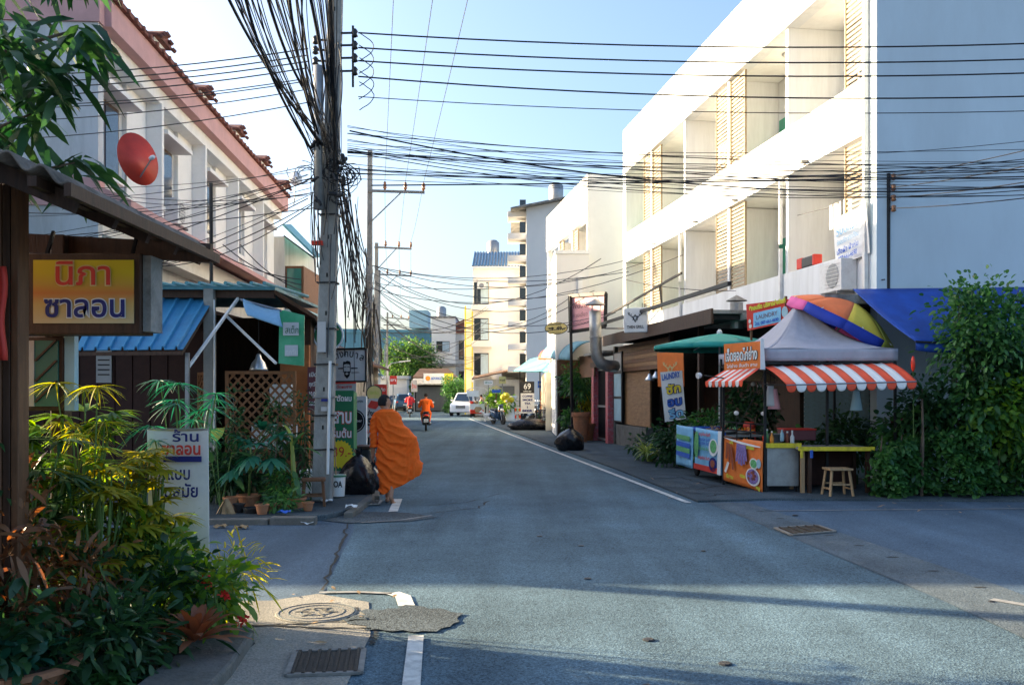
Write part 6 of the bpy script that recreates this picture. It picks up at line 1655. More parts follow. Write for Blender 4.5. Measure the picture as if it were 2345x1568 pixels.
# ---- blue tarpaulin over the side yard
bt = thing('blue_tarpaulin', 'large blue tarpaulin awning on the shaded side of the white building', 'awning', V(2200,720,15.9))
def tarp(u, v):
    a = V(1952,662,16.42).lerp(V(2560,655,16.9),u); b = V(2096,782,14.95).lerp(V(2560,800,15.2),u)
    return a.lerp(b,v) + UZ*(-.05*math.sin(v*3.14) - .03*math.sin(u*14)*v)
mb = MB(); mb.grid(tarp, 24, 10); mb.build('sheet', 'blue_tarp', bt, smooth=True, sol=.006)
mb = MB(); mb.grid(lambda u, v: tarp(u,1) - UZ*.14*v + Vector((0,.02*math.sin(u*30),0)), 30, 2); mb.build('flap', 'blue_tarp', bt, smooth=True, sol=.005)
mb = MB(); mb.bar(tarp(0,1), tarp(1,1), .03); mb.build('edge_pole', 'black_metal', bt)
# ---- hedge, climbers and shrubs on the right corner
hd = plant('hedge', 'leafy green hedge along the side street on the right', 'hedge', (7.4,14.6,.03))
P = []; D = []; rg = np.random.default_rng(77)
n = 9500
x = rg.uniform(5.78,9.6,n); hh = np.clip(.72 + .25*np.sin(x*2.1) + .42*np.clip((x-6.7)/1.2,0,1), .5, 1.6); z = rg.uniform(.02,1,n)**.8*hh
y = 14.45 + .16*np.sin(x*5)+.10*np.sin(x*11+z*5) + np.abs(rg.normal(0,.22,n)) + .12*z
P = np.stack([x,y,z+.03],1); D = np.stack([rg.normal(0,.6,n), -np.abs(rg.normal(.7,.4,n)), rg.normal(.15,.5,n)],1)
leaves('foliage', 'leaf_mid', hd, P, D, rg.uniform(.06,.12,n), rg.uniform(.05,.09,n), .3, .2, 'round', 77)
for k in range(12):
    xx = 5.9+k*.32; mb = MB(); mb.tube([(xx,14.75,0),(xx+.05,14.7,.6),(xx+.1,14.75,1.0)], [.018,.014,.006], 5); mb.build('stem', 'bark', hd)
cl = plant('small_tree', 'rounded leafy tree growing up against the blue tarpaulin', 'tree', (7.75,15.0,.03))
mb = MB(); mb.tube([(7.75,15.0,.03),(7.7,15.0,1.0),(7.6,14.95,1.9),(7.65,14.9,2.6)], [.06,.05,.04,.02], 8); mb.build('trunk', 'bark', cl, smooth=True)
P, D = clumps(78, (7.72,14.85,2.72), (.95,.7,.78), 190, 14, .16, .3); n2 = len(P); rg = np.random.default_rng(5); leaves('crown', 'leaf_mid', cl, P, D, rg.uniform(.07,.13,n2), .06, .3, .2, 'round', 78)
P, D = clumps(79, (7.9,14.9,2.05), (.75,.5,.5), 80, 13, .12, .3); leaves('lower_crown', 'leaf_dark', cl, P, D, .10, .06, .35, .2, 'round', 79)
for k, (px, py) in enumerate(((2200,655),(2225,648),(2195,670),(2320,690),(2330,660))):
    q = V(px,py+20,14.8); P, D = clumps(400+k, q, (.12,.1,.22), 8, 6, .05, .3); leaves('sprig', 'leaf_mid', cl, P, D, .1, .05, .2, .2, 'leaf', k)
    mb = MB(); mb.tube([q-UZ*.4, q+UZ*.1], .006, 4); mb.build('twig', 'bark', cl)
vs_ = plant('climbing_vine', 'heart leaved climber below the round tree', 'vine', (7.9,14.9,.03))
P, D = clumps(80, (8.2,14.75,1.25), (.95,.35,.75), 130, 13, .13, .2); leaves('foliage', 'leaf_lush', vs_, P, D, .12, .09, .35, .2, 'round', 80)
mb = MB(); mb.tube([(7.9,14.95,0),(8.0,14.9,1.0),(8.1,14.9,1.8)], [.03,.02,.01], 6); mb.build('stem', 'bark', vs_)
def dracaena(label, base, h, n, L, W, mat, seed, group='shrubs on the right corner'):
    t = plant('dracaena', label, 'shrub', base, group); b = Vector(base); rg = random.Random(seed)
    mb = MB(); mb.tube([b, b+Vector((.02,0,h*.5)), b+UZ*h], [.025,.02,.016], 7); mb.build('stem', 'bark', t)
    for k in range(n):
        a_ = k*2.4; el = rg.uniform(-.1,1.2); d = Vector((math.cos(a_)*math.cos(el), math.sin(a_)*math.cos(el), math.sin(el)))
        leaves('blade', mat, t, [b+UZ*(h-.18*rg.random())], [d], L*rg.uniform(.75,1.1), W, .45, .3, 'blade', seed*70+k, kind=None, roll=.1)
    return t
dracaena('dark strap leaved shrub under the awning corner', Vector((V(2110,0,14.6).x,14.6,.03)), 1.72, 34, .5, .05, 'leaf_dark', 1)
dracaena('red leaved shrub beside the stall post', Vector((V(2052,0,15.6).x,15.6,.03)), 1.15, 26, .45, .05, 'leaf_bronze', 2)
dracaena('strap leaved shrub far right behind the climber', Vector((V(2300,0,15.2).x,15.2,.03)), 1.75, 30, .5, .05, 'leaf_dark', 3)
dracaena('short dracaena left of the tree trunk', Vector((V(2150,0,15.3).x,15.3,.03)), 1.3, 26, .42, .05, 'leaf_mid', 4)
bush('dark bush between the stall and the roller shutter', (5.95,16.3,.03), (.5,.4,.55), 90, 12, .13, .06, 'leaf_dark', 501, h=.85, group='shrubs behind the stall')
bush('broad leaved bush behind the table', (5.15,16.4,.03), (.55,.35,.35), 70, 11, .12, .07, 'leaf_mid', 502, h=.6, group='shrubs behind the stall')
bush('tall dark bush behind the stall corner post', (4.75,18.4,.03), (.6,.5,.75), 120, 13, .14, .07, 'leaf_dark', 503, h=1.1, group='shrubs behind the stall')
bush('low dark bushes along the timber shop', (3.75,20.4,.03), (.7,.5,.45), 110, 13, .13, .06, 'leaf_dark', 504, h=.55, group='shrubs behind the stall')
bush('rounded bush behind the narrow banner', (4.2,19.4,.03), (.6,.5,.55), 110, 13, .13, .06, 'leaf_mid', 505, h=.75, group='shrubs behind the stall')
blade_clump('striped spider plant on the pavement edge', V(1487,1058,21.6)*1, 110, 1.0, .045, 'leaf_stripe', 71, 'spider_plant', (.9,1.5), .6, None)
bush('dark foliage at the foot of the spider plant', (3.35,22.3,.03), (.45,.4,.35), 60, 11, .13, .06, 'leaf_dark', 506, h=.35, group='shrubs behind the stall')
rd_ = thing('red_heliconia', 'single red flower spike at the end of the striped awning', 'flower', V(2090,850,14.7))
mb = MB(); mb.ell(V(2090,833,14.7), (.035,.035,.13), 10, 8); mb.build('flower', 'lamp_red', rd_, smooth=True)
mb = MB(); mb.tube([V(2090,840,14.7), Vector((V(2092,0,14.75).x,14.75,.03))], .008, 5); mb.build('stem', 'stem_green', rd_)
pk_ = thing('pink_cloth', 'pink cloth hanging behind the shrubs by the side wall', 'cloth', V(2072,980,15.9))
mb = MB(); mb.grid(lambda u, v: V(2060+26*u,945+45*v,15.9+.03*math.sin(u*8)), 5, 5); mb.build('cloth', 'magenta_print', pk_, sol=.01)
# ================================================================== left side street furniture between shack and monk
def sign_quad(A, B, D): return A, B, Vector(B)+(Vector(D)-Vector(A)), D
bs_ = thing('barber_sign', 'white barber sign with bearded face behind the utility pole', 'sign', V(800,872,19))
A, B, D = V(752,874,19), V(838,873,18.6), V(752,800,19); A, B, C_, D = sign_quad(A,B,D)
board(bs_, 'panel', 'white_print', A, B, C_, D, .05)
for p, q in ((A,B),(B,C_),(C_,D),(D,A)):
    mb = MB(); mb.bar(p, q, .035, .07, Vector((0,1,0))); mb.build('frame', 'black_metal', bs_)
for k, ch in enumerate(('แ','ต่','ง','ก','บ','า','ล')):
    x = .10+.128*k; y = .62 + .14*(1-((k-3)/3.2)**2); A_, B_, D_ = Vector(A), Vector(B), Vector(D)
    u = (B_-A_).normalized(); v = (D_-A_).normalized(); ang = -(k-3)*.12
    uu = u*math.cos(ang)+v*math.sin(ang); vv = -u*math.sin(ang)+v*math.cos(ang)
    text(ch, onboard(A,B,D,x,y), uu, vv, .2, 'black_print', bs_, bold=.015, lift=.006)
bshape(bs_, 'hair', 'black_print', A, B, D, [(.40,.48),(.395,.58),(.41,.62),(.46,.6),(.5,.64),(.57,.62),(.60,.56),(.585,.48),(.56,.53),(.48,.54),(.43,.53)])
bshape(bs_, 'beard', 'black_print', A, B, D, [(.42,.30),(.44,.32),(.5,.30),(.56,.32),(.58,.30),(.57,.18),(.5,.09),(.43,.18)])
bshape(bs_, 'mouth', 'white_print', A, B, D, [(.45,.24),(.5,.27),(.55,.24),(.5,.2)], .012)
for sx_ in (.405,.588): bshape(bs_, 'cheek', 'black_print', A, B, D, rect(sx_-.008,.28,sx_+.008,.5))
for sx_ in (.45,.54): bshape(bs_, 'brow', 'black_print', A, B, D, rect(sx_-.03,.44,sx_+.03,.455))
bshape(bs_, 'razor', 'black_print', A, B, D, [(.26,.39),(.39,.385),(.39,.43),(.26,.42)]); bshape(bs_, 'razor', 'black_print', A, B, D, [(.61,.385),(.78,.39),(.78,.42),(.61,.43)])
bshape(bs_, 'shadow_print', 'paper', A, B, D, [(.62,.24),(.85,.26),(.8,.30),(.62,.3)])
mb = MB(); mb.bar(V(752,796,19), V(690,790,19.4), .04); mb.build('bracket', 'black_metal', bs_)
ws = thing('small_white_sign', 'white sign with red writing just below the barber sign', 'sign', V(785,900,18.2))
A, B, D = V(745,905,18), V(815,903,18), V(745,877,18); A, B, C_, D = sign_quad(A,B,D); board(ws, 'panel', 'paper', A, B, C_, D, .04)
btext(ws, 'ตัดผมชาย', A, B, D, .62, .55, .26, .5, 'red_print'); btext(ws, 'โทร 053 411', A, B, D, .6, .15, .16, .55, 'red_print', 0); mb = MB(); mb.bar(V(745,878,18), V(815,876,18), .03); mb.build('rail', 'red_print', ws)
mb = MB(); p = V(800,905,18.1); mb.bar(Vector((p.x,18.1,.1)), p, .04); mb.build('post', 'black_metal', ws)
gb_ = thing('green_sign_box', 'tall dark green price board with yellow starburst behind the pole', 'sign', Vector((V(785,0,16.4).x,16.4,.1)))
A, B, D = V(728,1078,16.3), V(809,1078,16.3), V(728,894,16.3); A, B, C_, D = sign_quad(A,B,D)
board(gb_, 'front', 'green_print', A, B, C_, D, .05)
board(gb_, 'side', 'green_print', B+Vector((.003,0,0)), V(817,1076,16.9), V(817,900,16.9), C_+Vector((.003,0,0)), .02)
btext(gb_, 'ราคา ตัดผม', A, B, D, .55, .87, .07, .8, 'white_print', .03); 
btext(gb_, 'สาบ', A, B, D, .68, .60, .17, .55, 'red_print', .07, .004); btext(gb_, 'สาบ', A, B, D, .68, .60, .17, .54, 'white_print', .03, .008)
btext(gb_, 'เริ่มต้น', A, B, D, .64, .42, .10, .62, 'red_print', .06, .004); btext(gb_, 'เริ่มต้น', A, B, D, .64, .42, .10, .61, 'white_print', .025, .008)
star = []
for k in range(48): star.append((.62+(.45 if k % 2 else .39)*math.cos(2*math.pi*k/48)*.86, .21+(.45 if k % 2 else .39)*math.sin(2*math.pi*k/48)*.40))
bshape(gb_, 'starburst', 'yellow_print', A, B, D, star, .012); btext(gb_, '39.-', A, B, D, .68, .18, .13, .5, 'red_print', .0, .018)
mb = MB(); mb.bar(V(728,1078,16.35)-UZ*.0, Vector((V(728,0,16.35).x,16.35,.1)), .04); mb.bar(V(812,1078,16.35), Vector((V(812,0,16.35).x,16.35,.1)), .04); mb.build('feet', 'black_metal', gb_)
wb_ = thing('round_logo_board', 'white board with a large black disc behind the green board', 'sign', Vector((V(825,0,18.6).x,18.6,.1)))
A, B, D = V(786,1020,18.6), V(838,1020,18.4), V(786,908,18.6); A, B, C_, D = sign_quad(A,B,D); board(wb_, 'panel', 'white_print', A, B, C_, D, .05)
bshape(wb_, 'ring', 'black_print', A, B, D, disc(.5,.5,.47,.235,30)); bshape(wb_, 'ring_gap', 'white_print', A, B, D, disc(.5,.5,.42,.21,30), .011); bshape(wb_, 'disc', 'black_print', A, B, D, disc(.5,.5,.40,.2,30), .015)
btext(wb_, 'Barber', A, B, D, .6, .48, .06, .5, 'white_print', .02, .02); btext(wb_, 'OPEN', A, B, D, .72, .88, .04, .3, 'black_print', .02)
for x in (.1,.9):
    p = onboard(A,B,D,x,0); mb = MB(); mb.bar(Vector((p.x,p.y+.03,.1)), p+Vector((0,.03,0)), .04); mb.build('leg', 'black_metal', wb_)
yr = thing('yellow_round_sign', 'pale yellow round sign above the monk', 'sign', Vector((V(856,0,21).x,21,.1)))
c = V(857,900,21); mb = MB(); mb.lathe([(0,.03),(.165,.03),(.175,.0)], c, 24, (0,-1,0)); mb.build('disc', 'yellow_sign', yr)
mb = MB(); n = 26; mb.tube([c+Vector((.175*math.cos(2*math.pi*k/n),-.02,.175*math.sin(2*math.pi*k/n))) for k in range(n+1)], .014, 5); mb.build('rim', 'black_metal', yr)
text('ซักรีด', c+Vector((0,-.035,-.03)), (1,0,0), UZ, .1, 'lime_print', yr, width=.2)
mb = MB(); mb.bar(Vector((c.x-.05,21.05,.1)), c+Vector((-.05,.05,0)), .035); mb.build('post', 'black_metal', yr)
rw = thing('red_white_board', 'white notice board with red and black writing behind the monk', 'sign', Vector((V(856,0,20.4).x,20.4,.1)))
A, B, D = V(838,1000,20.4), V(876,1000,20.4), V(838,912,20.4); A, B, C_, D = sign_quad(A,B,D); board(rw, 'panel', 'paper', A, B, C_, D, .04)
bshape(rw, 'red_mark', 'red_print', A, B, D, [(.1,.8),(.3,.95),(.9,.9),(.6,.72),(.2,.75)]); btext(rw, 'ส่งของ', A, B, D, .5, .55, .13, .85, 'black_print', .04); btext(rw, '50', A, B, D, .35, .3, .2, .5, 'black_print', .05); btext(rw, 'บาท', A, B, D, .3, .1, .1, .45, 'red_print', .03)
mb = MB(); mb.bar(Vector((A.x+.05,20.45,.1)), A+Vector((.05,.05,0)), .04); mb.build('leg', 'black_metal', rw)
rd = thing('red_shop_sign', 'dark framed red sign beside the yellow round sign', 'sign', V(872,905,26))
A, B, D = V(857,905,26), V(885,905,26), V(857,880,26); A, B, C_, D = sign_quad(A,B,D); board(rd, 'panel', 'red_print', A, B, C_, D, .06); btext(rd, 'ก๋วยเตี๋ยว', A, B, D, .5, .4, .3, .8, 'white_print')
mb = MB(); p = V(859,905,26.1); mb.bar(Vector((p.x,26.1,.1)), p, .05); mb.build('post', 'black_metal', rd)
gr = thing('round_green_sign', 'round green sign with pale rim partly hidden by the utility pole', 'sign', V(752,805,17))
c = V(752,768,17); mb = MB(); mb.lathe([(0,.05),(.27,.05),(.28,-.05)], c, 28, (0,-1,0)); mb.build('disc', 'green_print', gr)
mb = MB(); n=30; mb.tube([c+Vector((.275*math.cos(2*math.pi*k/n),-.04,.275*math.sin(2*math.pi*k/n))) for k in range(n+1)], .02, 6); mb.build('rim', 'dish_grey', gr)
mb = MB(); mb.bar(c+Vector((-.6,.02,.1)), c+Vector((0,.02,.1)), .04); mb.build('bracket', 'black_metal', gr)
bkt = thing('paint_bucket', 'grey paint bucket reading TOA at the pole foot', 'bucket', V(773,1150,14.0)); c = V(773,1148,14.0); c.z = .1
mb = MB(); mb.lathe([(.105,0),(.12,.3),(.128,.3),(.128,.33),(.118,.33),(.11,.3),(0,.29)], c, 20); mb.build('body', 'white_plastic', bkt)
mb = MB(); mb.lathe([(.122,.30),(.131,.30),(.131,.325),(.122,.325)], c, 20); mb.build('rim', 'green_print', bkt)
text('TOA', c+Vector((0,-.122,.15)), (1,0,0), UZ, .13, 'black_print', bkt, width=.19, bold=.03)
mb = MB(); mb.tube([c+Vector((-.02,-.02,.25)), V(766,1000,14.0)], .009, 5); mb.build('stick', 'raw_wood', bkt)
cr = thing('dark_crate', 'low dark crate behind the rubbish bags', 'crate', Vector((V(830,0,17.2).x,17.2,.1)))
a = V(812,0,17.2); b = V(846,0,17.2); mb = MB(); mb.box(a.x,b.x,17.2,17.7,.1,.62); mb.build('box', 'black_plastic', cr, bev=.03); mb = MB(); mb.box(a.x-.01,b.x+.01,17.19,17.71,.623,.68); mb.build('lid', 'dark_wood', cr, bev=.01)
# barber shop building behind these signs
bp_ = thing('barber_shop', 'low dark barber shop behind the signs on the left', 'shop', (-6.5,25,.1))
mb = MB(); mb.add([(-4.75,21.2,.1),(-6.6,33,.1),(-10,33,.1),(-10,21.2,.1),(-4.75,21.2,3.0),(-6.6,33,3.0),(-10,33,3.0),(-10,21.2,3.0)], [(3,2,1,0),(4,5,6,7),(0,1,5,4),(1,2,6,5),(2,3,7,6),(3,0,4,7)]); mb.build('wall', 'mould', bp_)
mb = MB(); mb.add([(-4.2,21.0,2.85),(-6.0,33.2,2.85),(-9,33.2,4.1),(-9,21.0,4.1)], [(0,1,2,3)]); mb.build('roof', 'rust_sheet', bp_, sol=.08)
mb = MB(); mb.box(-6.8,-4.9,21.1,21.18,.2,2.4); mb.build('shutter', 'shutter_grey', bp_)
# ================================================================== dishes on the terrace
def dish(label, c, r, ax, mat, name='satellite_dish'):
    t = thing(name, label, 'satellite dish', c); c = Vector(c); ax = Vector(ax).normalized()
    mb = MB(); mb.lathe([(.001,0),(r*.35,r*.03),(r*.7,r*.11),(r,r*.24),(r*1.01,r*.25)], c, 32, ax, .82, 1.0); mb.build('bowl', mat, t, smooth=True, sol=.012)
    e = ax.orthogonal().normalized()
    f = c + ax*r*1.15 + Vector((0,0,-r*.25))
    mb = MB(); mb.tube([c - UZ*r*.8 + ax*.12, f], .014, 6); mb.build('arm', 'grey_metal', t)
    mb = MB(); mb.lathe([(.03,-.05),(.04,0),(.03,.06)], f, 10, -ax); mb.build('feed', 'dish_grey', t)
    for s in (-.25,.25):
        mb = MB(); mb.tube([c+Vector((s*r,0,0))-ax*.02, c-ax*.25-UZ*.1], .012, 5); mb.build('stay', mat, t)
    mb = MB(); mb.tube([c-ax*.02, c-ax*.25-UZ*.1, c-ax*.28-UZ*.55, c-ax*.7-UZ*.6], .022, 6); mb.build('mount', 'grey_metal', t)
    return t
dish('large red satellite dish on the near corner of the terrace', V(307,370,16.0), .47, (.80,-.55,.2), 'dish_red')
dish('small grey satellite dish at the far end of the terrace', V(676,412,34.6), .3, (.3,-.9,.3), 'dish_grey')
# ================================================================== trees at the far end
def tree(label, base, c, r, n, per, L, W, mat, seed, name='tree', spread=.3, trunk=.14, group='trees at the end of the street'):
    t = plant(name, label, 'tree', base, group); b = Vector(base); c = Vector(c)
    mb = MB(); mb.tube([b, b.lerp(c,.5)+Vector((.1,0,0)), c+UZ*r[2]*.3], [trunk,trunk*.8,trunk*.3], 8); mb.build('trunk', 'bark', t, smooth=True)
    rr = random.Random(seed)
    for k in range(6):
        a = k*1.05; q = c + Vector((math.cos(a)*r[0]*.6, math.sin(a)*r[1]*.6, r[2]*rr.uniform(-.2,.5))); mb = MB(); mb.tube([b.lerp(c,.6), q], [trunk*.5,trunk*.15], 6); mb.build('limb', 'bark', t)
    P, D = clumps(seed, c, r, n, per, spread, .45); rg = np.random.default_rng(seed); leaves('crown', mat, t, P, D, L*rg.uniform(.7,1.3,len(P)), W, .3, .2, 'leaf', seed); return t
tree('large leafy tree left of the pale house at the end of the street', (-10.5,94,0), (-10.6,94,4.4), (3.2,2.2,2.9), 340, 18, .34, .17, 'leaf_far', 601)
tree('spreading tree in front of the blue building', (-12.6,100,0), (-12.4,100,3.6), (2.3,2,2.3), 200, 18, .34, .17, 'leaf_far', 602)
tree('top of a further tree between the houses', (-10.0,105,0), (-9.4,105,6.2), (1.4,1.4,1.2), 100, 14, .3, .15, 'leaf_far', 603)
tree('clipped round tree in front of the shuttered shop', (-4.9,78,0), (-4.85,78,2.1), (1.15,1.0,1.05), 200, 18, .16, .09, 'leaf_mid', 604, spread=.14, trunk=.09)
bush('low green bush under the clipped round tree', (-5.0,77,0), (.8,.6,.55), 110, 13, .2, .1, 'leaf_mid', 605, h=.5, group='trees at the end of the street', spread=.14)
bush('shrub with pale leaves by the grey shop house', (-1.2,62,0), (.5,.5,.6), 60, 12, .2, .1, 'leaf_lush', 606, h=1.3, group=None, spread=.14)
# ================================================================== vehicles
def loft(mb, secs, cap=True):
    n = len(secs[0]); vs = [p for s in secs for p in s]; fs = []
    for i in range(len(secs)-1):
        for j in range(n):
            k = (j+1) % n; fs.append((i*n+j,i*n+k,(i+1)*n+k,(i+1)*n+j))
    if cap: fs.append(tuple(range(n-1,-1,-1))); fs.append(tuple((len(secs)-1)*n+j for j in range(n)))
    mb.add(vs, fs); return mb
def rsec(y, w, z0, z1, r=.25, n=5, top=1.0):
    """rounded rectangle section at y"""
    cx, cz = 0, (z0+z1)/2; hw, hz = w, (z1-z0)/2; rr = min(r, hw*.95, hz*.95); P = []
    for q, (sx, sz) in enumerate(((1,1),(-1,1),(-1,-1),(1,-1))):
        for k in range(n):
            a = q*math.pi/2 + k/(n-1)*math.pi/2
            x = sx*(hw-rr) + rr*math.cos(a); z = sz*(hz-rr) + rr*math.sin(a)
            if z > 0: x *= top
            P.append((x, y, cz+z))
    return P
def scooter(label, body='scooter_black', rack=True):
    t = thing('motor_scooter', label, 'scooter', (0,0,0))
    for y in (.63,-.60):
        mb = MB(); n = 22; mb.lathe([(.17,-.045),(.25,-.045),(.275,-.02),(.275,.02),(.25,.045),(.17,.045)], (0,y,.275), n, (1,0,0)); w = mb.build('wheel', 'rubber', t, smooth=True)
        mb = MB(); mb.lathe([(.0,-.03),(.05,-.04),(.165,-.035),(.165,.035),(.05,.04),(0,.03)], (0,y,.275), n, (1,0,0)); mb.build('rim', 'grey_metal', w)
    mb = MB(); loft(mb, [rsec(-.92,.07,.62,.74,.04), rsec(-.82,.13,.52,.78,.08), rsec(-.55,.17,.42,.78,.1), rsec(-.2,.17,.34,.74,.1), rsec(.02,.13,.28,.6,.08)]); mb.build('rear_body', body, t, smooth=True)
    mb = MB(); loft(mb, [rsec(-.85,.09,.775,.83,.03), rsec(-.6,.13,.775,.87,.04), rsec(-.2,.13,.75,.83,.04), rsec(.02,.09,.70,.77,.03)]); mb.build('seat', 'seat_vinyl', t, smooth=True)
    mb = MB(); mb.box(-.15,.15,-.02,.38,.24,.31); mb.build('footboard', body, t, bev=.02)
    mb = MB(); loft(mb, [[(x, .36+(.10 if abs(x) < .08 else 0), .26) for x in (-.17,-.08,.08,.17)] + [(x,.32,.26) for x in (.17,-.17)], [(x, .44+(.10 if abs(x) < .08 else 0), .62) for x in (-.2,-.1,.1,.2)] + [(x,.40,.62) for x in (.2,-.2)], [(x, .36+(.08 if abs(x) < .08 else 0), .98) for x in (-.12,-.07,.07,.12)] + [(x,.33,.98) for x in (.12,-.12)]]); mb.build('leg_shield', body, t, smooth=False, bev=.02)
    mb = MB(); loft(mb, [rsec(.30,.10,.96,1.06,.04), rsec(.38,.13,.95,1.10,.05), rsec(.46,.08,.97,1.06,.04)]); mb.build('headlamp_cowl', body, t, smooth=True)
    mb = MB(); mb.ell((0,.50,.80), (.10,.05,.07), 12, 8); mb.build('headlight', 'lamp_clear', t, smooth=True)
    for s in (-1,1):
        mb = MB(); mb.ell((s*.15,.46,.74), (.04,.03,.03), 8, 6); mb.build('indicator', 'lamp_amber', t, smooth=True)
        mb = MB(); mb.tube([(0,.36,1.03),(s*.2,.36,1.06),(s*.36,.28,1.05)], .017, 6); mb.build('handlebar', 'black_plastic', t)
        mb = MB(); mb.tube([(s*.24,.34,1.06),(s*.30,.36,1.22)], .008, 5); m_ = mb.build('mirror', 'black_plastic', t)
        mb = MB(); mb.ell((s*.32,.36,1.26), (.065,.02,.045), 12, 8); mb.build('mirror_glass', 'lamp_clear', m_, smooth=True)
        mb = MB(); mb.tube([(s*.07,.63,.275),(s*.07,.45,.75)], .025, 6); mb.build('fork', 'grey_metal', t)
        mb = MB(); mb.ell((s*.10,-.90,.66), (.03,.03,.025), 8, 6); mb.build('rear_indicator', 'lamp_amber', t, smooth=True)
    mb = MB(); mb.ell((0,-.91,.70), (.12,.04,.05), 14, 8); mb.build('tail_light', 'lamp_red', t, smooth=True)
    mb = MB(); mb.add([(-.09,-.80,.55),(.09,-.80,.55),(.07,-.98,.40),(-.07,-.98,.40)], [(0,1,2,3)]); mb.build('mudguard', 'black_plastic', t, sol=.015)
    mb = MB(); mb.box(-.10,.10,-.985,-.975,.40,.55); pl = mb.build('number_plate', 'plate_white', t)
    text('1กข', (0,-.986,.485), (1,0,0), UZ, .06, 'black_print', pl, width=.1); text('4829', (0,-.986,.415), (1,0,0), UZ, .07, 'black_print', pl, width=.15)
    mb = MB(); mb.tube([(.14,-.1,.25),(.17,-.5,.28),(.18,-.85,.36)], [.03,.05,.05], 8); mb.build('exhaust', 'grey_metal', t, smooth=True)
    if rack:
        mb = MB(); mb.tube([(-.1,-.5,.86),(-.12,-.95,.84),(.12,-.95,.84),(.1,-.5,.86)], .012, 5); mb.build('grab_rail', 'black_metal', t)
    return t
def set_at(t, p, rz, s=1.0):
    t.location = (p[0], p[1], p[2]); t.rotation_euler = (0,0,rz); t.scale = (s,s,s)
scA = scooter('black scooter with a red tail light ridden by the monk')
pA = G(975,985); set_at(scA, (pA.x,pA.y,0), .10)
scB = copy_tree(scA, (G(938,955).x, G(938,955).y, 0), .12, 'dark scooter further ahead ridden by a person in red')
scC = scooter('dark blue scooter parked on the right beside the pedestal', 'scooter_blue'); pC = G(1140,972); set_at(scC, (pC.x,pC.y,0), math.pi+.45)
scD = scooter('red parked scooter among the bushes behind the stall', 'dish_red'); set_at(scD, (4.9,17.9,.03), math.pi-.9)
scE = copy_tree(scC, (V(1250,0,46).x,46.2,.03), math.pi/2+.2, 'dark scooter parked by the brick coloured panel')
# riders
def capsule(mb, a, b, r0, r1, n=10):
    a, b = Vector(a), Vector(b); mb.tube([a.lerp(b,f) for f in (0,.33,.66,1)], [r0+(r1-r0)*f for f in (0,.33,.66,1)], n); mb.ell(a, r0, n, 6); mb.ell(b, r1, n, 6)
def rider(label, p, rz, top, hair=True, helmet=None, legs='trousers', s=1.0):
    t = thing('person', label, 'person', (0,0,0)); mb = MB()
    capsule(mb, (0,-.2,.88), (0,-.1,1.25), .15, .17); mb.ell((0,-.08,1.33), (.21,.10,.08), 14, 8); capsule(mb, (0,-.06,1.36), (0,-.03,1.46), .06, .055)
    mb.ell((0,-.01,1.56), (.078,.095,.115), 14, 10)
    for sg in (-1,1):
        capsule(mb, (sg*.20,-.08,1.32), (sg*.29,.02,1.08), .055, .045); capsule(mb, (sg*.29,.02,1.08), (sg*.31,.27,1.06), .04, .032); mb.ell((sg*.31,.30,1.06), (.035,.05,.03), 8, 6)
        capsule(mb, (sg*.1,-.2,.88), (sg*.18,.22,.76), .085, .065); capsule(mb, (sg*.18,.22,.76), (sg*.13,.17,.38), .058, .042); mb.ell((sg*.13,.24,.345), (.04,.11,.035), 8, 6)
    remesh(mb, 'body', 'skin', t, .018, 4)
    mb = MB(); capsule(mb, (0,-.2,.87), (0,-.1,1.25), .19, .195); mb.ell((0,-.08,1.33), (.245,.135,.10), 14, 8)
    for sg in (-1,1): capsule(mb, (sg*.20,-.08,1.32), (sg*.295,.02,1.08), .085, .075); 
    if legs == 'robe':
        for sg in (-1,1): capsule(mb, (sg*.295,.02,1.08), (sg*.305,.16,1.06), .07, .05)
    remesh(mb, 'top', top, t, .02, 4)
    mb = MB()
    for sg in (-1,1): capsule(mb, (sg*.1,-.2,.87), (sg*.185,.22,.76), .105, .085); capsule(mb, (sg*.185,.22,.76), (sg*.135,.17,.42), .08, .065)
    remesh(mb, 'trousers' if legs != 'robe' else 'lower_robe', legs, t, .02, 4)
    if legs == 'robe':
        mb = MB(); mb.grid(lambda u, v: Vector(((u-.5)*.3*(1-.4*v), -.26-.035*math.sin(v*3), 1.36-.22*v)), 8, 6); mb.build('collar_fold', 'robe_dark', t, smooth=True, sol=.02)
    if helmet:
        mb = MB(); mb.ell((0,-.01,1.60), (.125,.14,.12), 16, 10); mb.build('helmet', helmet, t, smooth=True); mb = MB(); mb.grid(lambda u, v: Vector((.128*math.cos(.5+u*2.14), .13*math.sin(.5+u*2.14), 1.60-.1*v)), 8, 2); mb.build('visor', 'glass_dark', t, sol=.006)
    else:
        mb = MB(); mb.ell((0,-.022,1.585), (.084,.096,.10), 16, 10); mb.build('hair', 'hair', t, smooth=True)
    set_at(t, p, rz, s); return t
rider('monk in orange robe seen from behind riding the black scooter', (pA.x,pA.y,0), .10, 'robe', legs='robe')
pB = G(938,955); rider('rider in a red top and blue helmet on the further scooter', (pB.x,pB.y,0), .12, 'shirt_red', helmet='helmet_blue')
text('RACING', Vector((pB.x,pB.y,0))+Vector((.03,-.33,1.22)), (1,.12,0), UZ, .1, 'white_print', [o for o in bpy.data.objects if o.get('label','').startswith('rider in a red')][0], width=.28)
